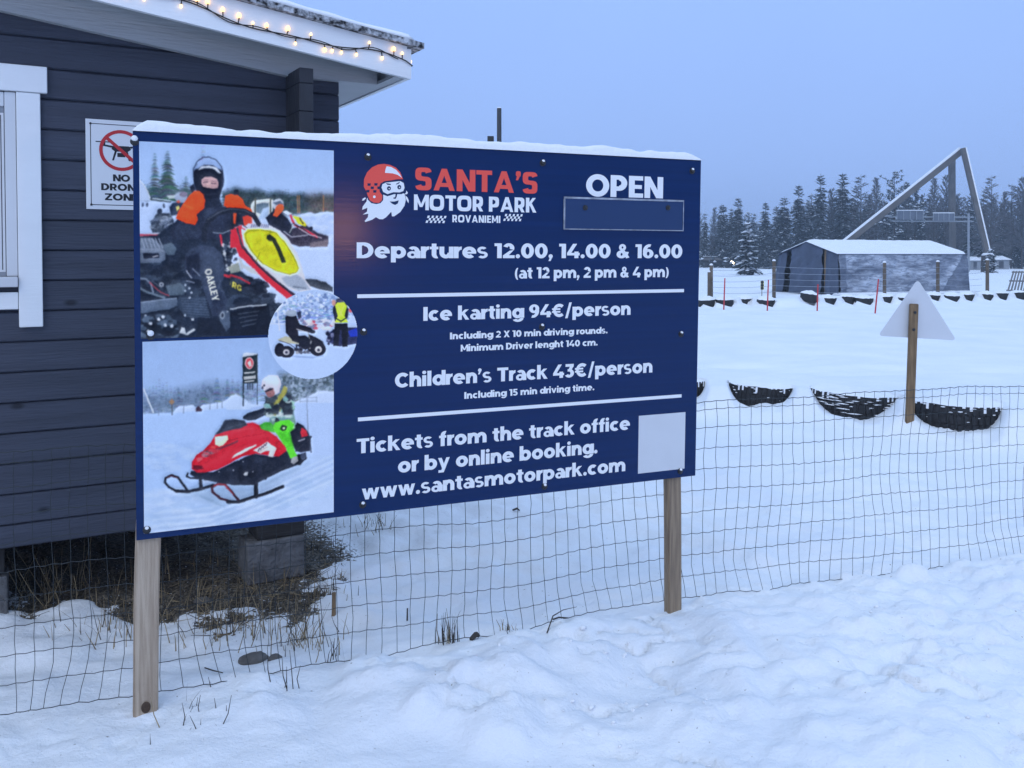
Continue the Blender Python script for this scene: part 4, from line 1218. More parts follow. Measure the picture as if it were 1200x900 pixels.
    p.poly([(380, 830), (400, 785), (425, 790), (435, 835), (500, 790), (515, 805), (450, 850)], (180, 196, 216), 1.2)
    p.poly([(475, 712), (500, 712), (498, 732), (478, 728)], (190, 206, 228), 1)
    p.poly([(530, 720), (720, 700), (760, 850), (520, 850)], (30, 40, 60), 2)
    # the driver: trunk and arms
    p.region(*RA)
    p.poly([(350, 900), (345, 830), (380, 760), (440, 700), (560, 640), (640, 610), (760, 640), (900, 660), (900, 900)], (40, 50, 74), 1.5)
    p.poly([(440, 740), (560, 780), (600, 850), (560, 900), (400, 900), (370, 820)], (46, 58, 84), 3)
    p.poly([(600, 660), (700, 650), (740, 720), (640, 790)], (50, 62, 88), 5)
    for a, b_ in (((400, 800), (480, 900)), ((470, 780), (560, 880)), ((640, 680), (720, 700))): p.line([a, b_], 8, (60, 74, 102), 3, 0.6)
    # helmet, balaclava, face
    p.ell(655, 420, 125, 150, (34, 44, 68), 1.2)
    p.poly([(535, 420), (530, 360), (560, 290), (650, 280), (750, 330), (770, 400), (760, 510), (720, 620), (600, 610), (560, 520)], (30, 38, 60), 1.2)
    p.line([(530, 400), (530, 330), (560, 270), (610, 240), (660, 235), (710, 255), (755, 310), (772, 370), (770, 470)], 7, (44, 58, 88))
    p.poly([(540, 330), (570, 275), (620, 248), (680, 250), (730, 285), (760, 345), (735, 330), (680, 300), (620, 300), (570, 330)], (140, 172, 226), 2)
    p.poly([(568, 340), (600, 312), (660, 304), (720, 322), (756, 365), (742, 368), (690, 332), (630, 324), (590, 345)], (196, 214, 240), 1.2)
    p.poly([(550, 400), (570, 345), (620, 325), (690, 335), (745, 375), (760, 440), (750, 540), (560, 520)], (26, 34, 54), 1.2)
    p.poly([(596, 420), (620, 398), (680, 396), (722, 415), (734, 450), (728, 488), (690, 494), (650, 486), (610, 478), (596, 450)], (182, 156, 168), 1.2)
    p.poly([(640, 440), (668, 440), (672, 482), (640, 484)], (196, 170, 178), 2)
    p.line([(612, 440), (645, 437)], 8, (96, 78, 96)); p.line([(676, 448), (714, 452)], 8, (96, 78, 96))
    p.line([(606, 424), (648, 420)], 5, (120, 98, 112)); p.line([(676, 430), (718, 434)], 5, (120, 98, 112))
    p.poly([(610, 478), (650, 486), (690, 494), (728, 490), (745, 560), (720, 620), (620, 620), (590, 560)], (24, 32, 52), 1.2)
    p.line([(640, 540), (720, 535)], 5, (54, 64, 90), 2, .7); p.line([(630, 580), (730, 575)], 5, (54, 64, 90), 2, .7)
    p.poly([(500, 480), (530, 455), (550, 500), (520, 530)], (42, 50, 74), 1.2)
    p.poly([(600, 600), (740, 570), (770, 640), (640, 650)], (34, 44, 66), 2)
    # orange mitts
    OR = (242, 80, 42)
    p.poly([(500, 545), (535, 515), (580, 512), (612, 540), (625, 590), (615, 650), (580, 680), (555, 700), (565, 745), (545, 788), (470, 770), (388, 732), (405, 680), (445, 620)], OR, 1.2)
    p.poly([(560, 530), (610, 545), (622, 600), (600, 650), (560, 660)], (222, 82, 44), 6)
    p.line([(400, 715), (470, 745), (550, 762)], 6, (214, 76, 40), 2, .8); p.line([(455, 625), (520, 650)], 10, (250, 118, 70), 4, .7)
    p.poly([(780, 600), (790, 550), (830, 535), (890, 545), (930, 580), (950, 630), (1000, 660), (1010, 690), (900, 660), (800, 645), (776, 630)], OR, 1.2)
    p.poly([(860, 500), (890, 500), (905, 545), (860, 545)], (36, 46, 66), 1.5)
    p.poly([(840, 700), (960, 690), (1000, 740), (940, 790), (850, 780)], (36, 44, 66), 2)
    p.poly([(850, 690), (880, 690), (870, 780), (845, 770)], (214, 84, 50), 1.5)
    p.poly([(930, 720), (1000, 700), (1010, 800), (940, 790)], (222, 64, 52), 1.5)
    # trousers with the white lettering
    p.region(*RC)
    p.poly([(430, 200), (470, 150), (560, 120), (660, 130), (720, 180), (745, 260), (745, 370), (720, 430), (750, 520), (780, 620), (720, 700), (650, 690), (620, 600), (585, 500), (555, 400), (470, 390), (430, 330)], (54, 68, 96), 1.5)
    p.poly([(560, 170), (640, 150), (710, 200), (730, 300), (700, 360), (640, 330), (580, 300)], (66, 82, 112), 8)
    p.poly([(440, 220), (540, 180), (555, 330), (500, 380), (440, 330)], (34, 44, 68), 4)
    p.line([(440, 330), (480, 385)], 10, (150, 164, 190)); p.line([(490, 310), (550, 370)], 9, (110, 126, 156)); p.line([(440, 410), (500, 425)], 9, (120, 136, 166))
    p.poly([(650, 560), (720, 500), (790, 580), (830, 560), (800, 640), (720, 690), (650, 690)], (44, 56, 82), 3)
    p.text('OAKLEY', (583, 318), (652, 576), (56, -14), (214, 224, 226))
    p.line([(720, 400), (700, 460), (745, 500)], 8, (80, 96, 124), 3, .7)
    # column, pedals, steel bits
    p.line([(715, 40), (730, 120)], 16, (188, 50, 72)); p.line([(745, 130), (770, 330)], 13, (150, 166, 190)); p.line([(740, 130), (830, 120), (800, 180)], 14, (130, 148, 172))
    p.mottle([(720, 100), (850, 100), (860, 320), (760, 330)], [(30, 38, 58), (150, 166, 190), (70, 84, 110), (200, 214, 230), (40, 50, 70)], 13, 46, 12, .85)
    p.poly([(770, 300), (860, 260), (880, 330), (800, 350)], (142, 156, 158), 2)
    p.line([(875, 230), (890, 310)], 20, (168, 184, 206))
    p.line([(750, 365), (830, 385), (900, 420)], 20, (176, 54, 72))
    p.poly([(780, 400), (880, 410), (960, 460), (970, 520), (860, 560), (780, 500)], (34, 44, 62), 1.5)
    p.text('RG', (792, 440), (872, 482), (10, -46), (206, 204, 92))
    # front wheel guard and air box
    p.poly([(800, 600), (820, 550), (880, 515), (960, 510), (1040, 540), (1080, 600), (1060, 640), (810, 640)], (50, 66, 92), 1.5)
    p.poly([(850, 600), (880, 560), (960, 550), (1030, 580), (1040, 620), (850, 625)], (36, 48, 70), 1.5)
    p.poly([(700, 690), (730, 650), (790, 650), (800, 780), (760, 820), (710, 730)], (76, 94, 122), 1.5)
    p.line([(770, 660), (820, 635), (960, 622), (1110, 598)], 9, (188, 204, 226))
    p.poly([(790, 655), (1130, 610), (1150, 860), (800, 860)], (28, 38, 58), 1.2)
    for k in range(4): p.line([(880, 690 + k * 34), (1050 - 12 * k, 664 + k * 34)], 5, (80, 96, 120))
    p.ell(730, 690, 20, 32, (130, 148, 172), 1.2); p.ell(730, 690, 10, 20, (40, 50, 72), 1.2); p.ell(940, 570, 26, 14, (130, 146, 168), 2); p.ell(930, 615, 22, 8, (180, 196, 214), 1.5)
    # nose fairing with the yellow number plate
    p.region(*RD)
    p.poly([(0, 260), (120, 300), (260, 420), (300, 470), (300, 600), (0, 600)], (38, 50, 70), 2)
    p.mottle([(60, 260), (200, 320), (300, 440), (240, 520), (120, 380), (60, 330)], [(26, 34, 52), (58, 72, 96), (48, 62, 86)], 20, 40, 13, .8, 2)
    p.ell(55, 440, 82, 66, (54, 70, 96), 1.5); p.ell(75, 430, 62, 40, (34, 46, 68), 2)
    p.line([(0, 462), (90, 445), (210, 436)], 7, (188, 204, 226))
    p.poly([(0, 475), (225, 440), (260, 640), (0, 640)], (26, 36, 56), 1.2)
    for k in range(4): p.line([(45 + 8 * k, 490 + 24 * k), (165 - 6 * k, 472 + 24 * k)], 4, (84, 100, 124))
    p.text('RG', (8, 330), (62, 358), (6, -32), (206, 204, 92))
    p.line([(0, 262), (60, 280), (110, 310)], 12, (160, 52, 70))
    p.poly([(440, 285), (500, 286), (560, 305), (600, 335), (600, 360), (520, 345), (450, 320)], (58, 68, 84), 1.5, 20)
    p.poly([(0, -10), (30, -20), (70, -20), (150, -35), (240, -25), (290, 0), (340, 50), (390, 130), (420, 220), (440, 290), (480, 345), (420, 360), (360, 350), (290, 310), (220, 255), (130, 190), (60, 120), (20, 60)], (196, 206, 226), 1.2)
    p.poly([(380, 250), (430, 290), (470, 345), (400, 355), (330, 320), (300, 280)], (150, 168, 196), 3, 20)
    p.line([(370, 330), (440, 340)], 10, (110, 126, 150))
    p.poly([(0, 0), (25, -20), (45, 10), (60, 70), (110, 140), (180, 215), (260, 290), (330, 350), (370, 385), (330, 400), (270, 350), (200, 290), (120, 210), (50, 150), (30, 90)], (206, 46, 66), 1.2)
    p.poly([(48, 40), (70, 80), (120, 145), (190, 220), (270, 290), (345, 350), (395, 385), (380, 395), (320, 348), (240, 285), (160, 210), (90, 130), (50, 75)], (58, 48, 70), 1.2)
    p.poly([(45, 165), (80, 200), (140, 225), (170, 262), (120, 250), (70, 215)], (176, 190, 208), 1.5)
    p.region(*RB)
    p.poly([(0, 790), (20, 745), (65, 715), (100, 700), (95, 750), (110, 850), (120, 900), (0, 900)], (204, 50, 72), 1.2)
    p.poly([(100, 725), (160, 690), (240, 685), (330, 700), (375, 735), (300, 745), (120, 750)], (186, 196, 224), 1.2)
    p.line([(60, 735), (90, 850), (110, 905)], 18, (70, 66, 86))
    for k in range(9): p.line([(190 + 18 * k, 700), (186 + 18 * k, 722)], 7, (70, 84, 130))
    p.line([(75, 715), (130, 745)], 9, (222, 60, 80)); p.line([(110, 705), (150, 730)], 7, (60, 60, 80))
    YE = (196, 204, 40)
    p.region(*RD)
    p.poly([(70, 20), (95, -12), (170, -15), (240, -8), (275, 5), (330, 65), (380, 150), (410, 225), (395, 255), (350, 268), (260, 245), (175, 200), (120, 140), (82, 70)], (222, 232, 225), 1)
    p.poly([(80, 25), (100, -5), (170, -8), (238, 0), (270, 12), (322, 70), (372, 150), (402, 222), (390, 245), (350, 258), (265, 236), (182, 192), (130, 135), (90, 68)], YE, 1)
    p.line([(90, 20), (108, 2), (200, 0), (262, 12), (318, 72), (370, 155), (398, 222), (386, 246), (345, 258), (270, 238), (190, 196), (135, 136), (94, 62), (90, 20)], 3.5, (84, 96, 40), 1, .75)
    p.mottle([(100, 20), (260, 20), (380, 200), (340, 240), (190, 180)], [(184, 192, 34), (206, 214, 56)], 20, 30, 14, .45)
    p.line([(150, 180), (175, 130)], 4, (120, 132, 40)); p.line([(200, 30), (240, 10)], 3, (120, 132, 40))
    p.poly([(212, 50), (214, 28), (232, 22), (250, 38), (270, 58), (295, 110), (315, 160), (325, 188), (300, 190), (285, 150), (262, 95), (245, 64), (228, 62)], (40, 50, 38), 1)
    # steering wheel
    p.region(*RK)
    p.line([(322, 470), (322, 430), (342, 390), (380, 360), (430, 346), (490, 350), (530, 370), (552, 405)], 20, (34, 42, 60))
    p.line([(338, 385), (380, 356), (430, 342), (488, 346), (530, 366)], 5, (80, 92, 114), 1.5, .8)
    p.line([(325, 420), (350, 436), (400, 440), (445, 420)], 9, (38, 48, 68)); p.line([(360, 440), (400, 444), (430, 432)], 4, (120, 138, 164))
    p.line([(440, 360), (440, 425)], 8, (30, 38, 56))
    p.sheet('photo_print', 0.0009)
kart_print()

# ---- the snowmobile
def sled_print():
    p = Print([(166.5, 403.6), (390.5, 390), (391.6, 600.5), (169.3, 625)], 330, 310, 2)
    RE, RF, RG_, R3 = (160, 395, 7.2), (270, 400, 7.5), (180, 480, 6.0), (150, 380, 3.46)
    p.region(*R3)
    p.grad(-300, 340, (138, 173, 229), (150, 183, 234))
    p.grad(340, 1300, (160, 192, 242), (182, 208, 247))
    p.region(*RE)
    for i, x in enumerate(range(50, 960, 30)):
        t = 340 + 110 * abs(math.sin(x * 0.0046 + 2.2)) + 30 * ((i * 31) % 7) / 7
        p.tree(x, t, 640, 34, (98, 124, 162), 100 + i, 14)
    p.poly([(40, 500), (300, 480), (480, 440), (620, 400), (760, 420), (960, 440), (960, 600), (40, 650)], (98, 122, 156), 26, 26, .85)
    p.mottle([(60, 500), (300, 490), (620, 420), (960, 450), (960, 580), (60, 640)], [(84, 108, 142), (112, 138, 174), (92, 118, 152)], 15, 150, 32, .7, .6)
    p.tree(360, 420, 600, 34, (78, 102, 134), 5, 16); p.tree(555, 380, 590, 50, (84, 106, 138), 6, 18); p.tree(690, 340, 570, 66, (86, 108, 140), 7, 20); p.tree(760, 350, 540, 40, (80, 104, 136), 8, 20)
    p.line([(62, 440), (140, 635)], 12, (190, 210, 236)); 
    p.poly([(300, 655), (330, 600), (360, 578), (420, 580), (470, 570), (520, 600), (560, 570), (640, 560), (740, 540), (790, 500), (840, 482), (890, 500), (960, 560), (960, 640), (300, 660)], (174, 202, 245), 2)
    p.poly([(40, 650), (300, 640), (540, 622), (960, 575), (960, 1300), (40, 1300)], (158, 192, 244), 2, 8)
    p.poly([(498, 600), (520, 580), (555, 612), (550, 626), (500, 628)], (62, 52, 72), 1.2)
    p.poly([(270, 545), (297, 518), (322, 545), (297, 575)], (150, 128, 110), 1.5); p.line([(300, 570), (300, 655)], 9, (84, 96, 120))
    for x, a, b_ in ((185, 600, 660), (397, 570, 640), (620, 560, 610), (680, 550, 600), (722, 545, 598), (775, 540, 590), (880, 530, 580)): p.line([(x, a), (x, b_)], 6, (96, 112, 140), 1.2, .8)
    p.region(*RF)
    for i, x in enumerate(range(430, 960, 30)): p.tree(x, 250 + 60 * ((i * 29) % 7) / 7, 540, 44, (84, 104, 122), 150 + i, 16)
    p.poly([(430, 280), (960, 280), (960, 520), (430, 520)], (92, 112, 132), 14, 40, .7)
    p.mottle([(440, 290), (920, 310), (920, 480), (560, 530), (470, 450)], [(60, 78, 94), (122, 144, 170), (150, 174, 206), (74, 94, 110)], 15, 170, 15, .8)
    for x in range(20, 440, 46): p.tree(x, 300 + (x * 7) % 70, 520, 34, (104, 128, 164), 200 + x, 12)
    p.poly([(-40, 560), (0, 480), (50, 465), (110, 500), (190, 552), (300, 555), (300, 600), (-40, 600)], (176, 204, 246), 2)
    p.poly([(560, 535), (690, 480), (760, 440), (820, 430), (925, 442), (925, 560), (560, 560)], (178, 204, 246), 2.5)
    p.poly([(180, 580), (560, 540), (950, 540), (950, 1000), (180, 1000)], (166, 196, 245), 2, 8)
    for y in (495, 528): p.line([(610, y), (760, y - 4)], 5, (120, 140, 170), 1.2, .8)
    for x in (610, 680, 760): p.line([(x, 490), (x, 535)], 5, (120, 140, 170), 1.2, .8)
    p.line([(668, 340), (672, 560), (680, 800)], 5, (110, 128, 160), 1.2, .8)
    # the tall dark sign
    p.line([(113, 140), (113, 565)], 11, (36, 48, 62)); p.line([(236, 112), (236, 555)], 8, (60, 76, 96))
    p.poly([(108, 135), (235, 110), (236, 365), (110, 372)], (36, 50, 62), 1.2)
    p.poly([(105, 140), (112, 105), (145, 98), (235, 108), (233, 118)], (196, 214, 240), 1.5)
    p.ell(166, 192, 38, 52, (208, 190, 206), 1); p.ell(166, 192, 30, 43, (200, 66, 84), 1); p.poly([(150, 190), (175, 165), (190, 215), (165, 226)], (222, 204, 214), 1.5)
    for y, a, b_ in ((275, 125, 212), (312, 122, 218), (326, 122, 218), (350, 128, 205)): p.line([(a, y + 4), (b_, y - 5)], 11, (200, 212, 226), 1)
    for x in (152, 172, 192): p.line([(x, 375), (x, 420)], 14, (58, 74, 98), 1.2)
    p.mottle([(120, 420), (232, 420), (232, 540), (120, 540)], [(104, 128, 164), (150, 176, 216), (126, 150, 188)], 10, 40, 17, .8)
    # tracks in the snow
    p.region(*RG_)
    p.mottle([(-60, 260), (300, 220), (260, 400), (0, 420)], [(146, 180, 232), (170, 200, 244), (152, 186, 238)], 26, 60, 18, .5, 2.4)
    p.mottle([(-60, 560), (300, 580), (600, 660), (1200, 420), (1260, 560), (400, 880), (-60, 900)], [(150, 184, 232), (178, 206, 246), (160, 192, 240)], 26, 130, 19, .5, 3.0)
    for k in range(9):
        y = 690 + 22 * k
        p.line([(0, y + 40), (400, y), (800, y - 160), (1260, y - 370)], 6 + 3 * (k % 3), (150, 180, 224) if k % 2 else (186, 212, 248), 3, .6)
    p.poly([(180, 590), (420, 500), (700, 520), (1000, 400), (1080, 360), (1090, 380), (700, 610), (450, 680), (330, 640)], (132, 164, 206), 12, 10, .7)
    for k in range(5): p.line([(300 + 30 * k, 590 + 12 * k), (380 + 30 * k, 640 + 12 * k)], 5, (120, 152, 192), 2, .5)
    # skis
    BK = (32, 38, 54)
    p.line([(240, 570), (220, 540), (170, 475), (125, 462), (85, 478), (78, 510), (110, 545), (165, 575), (240, 578)], 15, BK)
    p.line([(160, 572), (250, 575), (330, 560), (420, 530)], 20, BK)
    p.line([(88, 478), (125, 464), (170, 480)], 6, (92, 40, 58), 1.2, .8)
    p.line([(330, 490), (335, 555)], 24, (40, 46, 62))
    p.line([(600, 640), (560, 590), (500, 525), (450, 522), (410, 545), (415, 580), (470, 625), (540, 648), (600, 650)], 16, (60, 36, 52))
    p.line([(425, 535), (460, 522), (500, 530), (560, 595)], 10, (128, 46, 62))
    p.line([(520, 650), (600, 648), (700, 615), (790, 590), (860, 560), (910, 542)], 22, BK)
    p.line([(720, 480), (720, 610)], 30, (30, 36, 52)); p.line([(690, 500), (790, 485)], 16, (36, 44, 62)); p.ell(722, 478, 16, 16, (96, 110, 136)); p.ell(772, 486, 10, 10, (90, 104, 130))
    p.poly([(340, 500), (380, 480), (400, 520), (360, 530)], (150, 176, 216), 1.5)
    # black belly and running board
    p.line([(240, 450), (232, 470), (260, 482), (330, 482)], 12, BK)
    p.poly([(262, 432), (420, 440), (560, 370), (700, 310), (850, 330), (930, 290), (1000, 320), (1070, 300), (1075, 350), (1010, 390), (900, 430), (800, 480), (700, 530), (560, 530), (430, 510), (300, 480), (255, 455)], (34, 42, 62), 1.2)
    p.mottle([(450, 440), (700, 340), (900, 360), (800, 460), (560, 520)], [(26, 32, 50), (44, 54, 76), (38, 46, 66)], 22, 40, 20, .6)
    for x, y in ((535, 378), (405, 428), (460, 438), (600, 355), (560, 425), (480, 320), (700, 438), (630, 365)): p.ell(x, y, 5, 5, (168, 182, 210), 1)
    p.poly([(632, 455), (645, 438), (665, 438), (660, 462), (640, 464)], (176, 190, 208), 1.2)
    p.poly([(985, 360), (1010, 320), (1060, 310), (1078, 340), (1030, 390), (980, 385)], (24, 30, 46), 1.5); p.ell(1050, 330, 20, 24, (60, 72, 98), 1.5)
    # seat, tail, rear bumper
    p.poly([(960, 160), (1010, 90), (1050, 110), (1090, 160), (1100, 200), (1100, 290), (1040, 300), (1000, 290), (970, 230)], (34, 40, 60), 1.2)
    p.poly([(1040, 125), (1075, 145), (1088, 180), (1040, 195), (1032, 160)], (190, 46, 66), 1.2)
    p.line([(1000, 290), (1060, 235), (1100, 205), (1108, 190), (1090, 188)], 10, (44, 52, 72)); p.line([(1100, 210), (1108, 300)], 8, (50, 60, 82))
    p.line([(1020, 220), (1060, 205)], 10, (150, 160, 184)); p.line([(1088, 150), (1080, 0)], 4, (110, 126, 156), 1.2, .8)
    # red hood
    RD = (190, 36, 58)
    p.poly([(268, 420), (270, 370), (300, 320), (350, 290), (400, 235), (430, 180), (500, 150), (640, 100), (700, 92), (780, 130), (860, 190), (920, 250), (935, 290), (880, 330), (800, 320), (720, 310), (620, 330), (530, 380), (450, 420), (360, 442), (300, 440)], RD, 1.2)
    p.poly([(500, 160), (690, 98), (780, 140), (860, 195), (700, 210), (560, 240), (480, 260), (520, 210)], (206, 50, 72), 10)
    p.poly([(290, 400), (420, 340), (540, 270), (620, 260), (560, 320), (450, 390), (330, 430)], (208, 54, 74), 12, 0, .7)
    p.poly([(280, 390), (340, 395), (350, 415), (300, 425), (275, 415)], (96, 22, 44), 2); p.poly([(300, 340), (340, 335), (345, 350), (310, 372)], (214, 96, 112), 2)
    p.line([(440, 250), (520, 220), (640, 190), (760, 170)], 6, (160, 26, 48), 2, .7); p.line([(560, 150), (700, 130)], 7, (222, 84, 100), 3, .6)
    p.poly([(350, 300), (380, 285), (460, 270), (440, 300), (360, 325)], (96, 80, 100), 1.5, 20); p.line([(460, 275), (540, 245), (590, 220)], 9, (92, 66, 86), 2)
    p.mottle([(345, 300), (470, 270), (440, 310), (350, 330)], [(60, 60, 80), (170, 120, 140), (190, 60, 80)], 9, 26, 21, .8, 2)
    p.poly([(545, 345), (570, 315), (640, 275), (725, 242), (720, 255), (650, 295)], (214, 216, 226), 1.2)
    p.poly([(700, 285), (800, 225), (866, 272), (838, 335), (805, 330), (815, 292), (780, 295), (750, 310)], (212, 214, 226), 1.2)
    for k in range(4): p.line([(735 + 17 * k, 290 - 12 * k), (745 + 17 * k, 270 - 12 * k)], 8, (60, 58, 82), 1)
    p.line([(745, 292), (800, 262)], 4, (110, 106, 124), 1, .8)
    p.poly([(400, 268), (410, 255), (440, 258), (430, 274)], (236, 84, 88), 2); p.poly([(430, 190), (520, 180), (526, 210), (490, 250), (460, 258), (432, 245)], (226, 228, 214), 1.2)
    p.poly([(450, 205), (505, 198), (500, 225), (465, 240)], (240, 240, 222), 3)
    # windscreen
    p.poly([(430, 178), (470, 125), (500, 72), (560, 66), (640, 78), (662, 110), (600, 135), (520, 150)], (54, 64, 84), 1.2)
    p.line([(432, 176), (472, 125), (502, 74), (580, 68), (640, 78)], 5, (104, 120, 148), 1.5, .8); p.line([(520, 130), (620, 100)], 8, (80, 94, 118), 3, .7)
    # rider
    p.region(*RF)
    GR = (92, 216, 62)
    p.poly([(255, 740), (300, 712), (380, 710), (390, 800), (330, 790), (270, 770)], (74, 176, 70), 1.5)
    p.poly([(350, 660), (560, 640), (575, 720), (540, 770), (420, 760), (340, 710)], (110, 150, 150), 1.5)
    p.poly([(380, 780), (390, 730), (440, 695), (520, 690), (565, 730), (560, 770), (520, 800), (540, 880), (560, 960), (590, 1010), (530, 1030), (470, 900), (420, 830)], GR, 1.2)
    p.poly([(480, 800), (520, 800), (545, 890), (560, 950), (520, 900)], (66, 180, 50), 4); p.poly([(520, 700), (560, 720), (572, 760), (540, 770)], (170, 230, 200), 3)
    p.poly([(430, 770), (465, 735), (520, 745), (510, 775), (470, 795)], (36, 56, 44), 1.2); p.ell(475, 765, 14, 10, (200, 230, 210), 1)
    p.poly([(110, 660), (150, 630), (240, 605), (300, 580), (420, 600), (400, 640), (300, 650), (220, 690), (150, 695), (110, 680)], (40, 50, 70), 1.2)
    p.poly([(290, 560), (330, 500), (420, 480), (500, 480), (545, 510), (560, 580), (560, 670), (500, 690), (400, 690), (350, 700), (345, 640), (300, 610)], (112, 148, 168), 1.5)
    p.mottle([(300, 540), (420, 490), (540, 510), (560, 660), (380, 700), (330, 640)], [(36, 46, 64), (140, 190, 184), (150, 160, 96), (44, 54, 72), (118, 170, 180), (176, 200, 214), (60, 74, 84)], 22, 90, 22, .9, 1.3)
    p.poly([(440, 560), (540, 540), (550, 640), (470, 650)], (38, 48, 66), 3, 0, .9); p.poly([(330, 590), (430, 590), (420, 640), (330, 640)], (40, 50, 68), 3, 0, .9)
    p.poly([(395, 520), (450, 440), (470, 390), (500, 410), (495, 450), (430, 540), (380, 560)], (164, 166, 86), 2, 0, .9)
    p.poly([(480, 470), (540, 470), (550, 520), (500, 500)], (42, 52, 70), 2)
    # helmet and face
    p.ell(360, 370, 84, 74, (206, 212, 234), 1.2); p.poly([(270, 400), (280, 340), (330, 300), (420, 300), (445, 380), (430, 450), (390, 470), (350, 410), (300, 440)], (202, 208, 232), 1.2)
    p.poly([(300, 340), (330, 310), (400, 306), (430, 350), (420, 380), (340, 370)], (220, 226, 244), 8, 0, .8)
    p.poly([(305, 440), (345, 412), (378, 410), (392, 460), (370, 495), (330, 490), (312, 465)], (150, 112, 120), 1.2); p.poly([(300, 435), (350, 408), (378, 412), (370, 425), (310, 448)], (52, 54, 74), 1.2)
    p.line([(325, 462), (350, 458)], 6, (80, 58, 70), 1, .8); p.line([(338, 482), (362, 480)], 5, (110, 72, 82), 1, .8)
    p.ell(297, 388, 8, 9, (40, 46, 66), 1); p.ell(283, 408, 8, 14, (60, 66, 92), 1)
    p.poly([(300, 480), (345, 495), (400, 470), (420, 500), (370, 540), (310, 520)], (60, 74, 90), 2)
    p.region(*RG_)
    p.poly([(840, 130), (850, 95), (900, 75), (960, 80), (990, 105), (975, 140), (945, 165), (970, 230), (985, 280), (1010, 320), (960, 340), (930, 270), (880, 195)], GR, 1.3)
    p.poly([(880, 160), (930, 150), (950, 190), (970, 250), (935, 240), (900, 200)], (78, 196, 54), 5); p.poly([(885, 135), (905, 105), (940, 118), (930, 142), (905, 152)], (36, 56, 44), 1.2); p.ell(914, 130, 9, 7, (206, 232, 214), 1)
    p.poly([(965, 370), (970, 340), (1010, 325), (1018, 360), (985, 385)], (150, 160, 176), 1.5)
    p.sheet('photo_print', 0.0009)
sled_print()

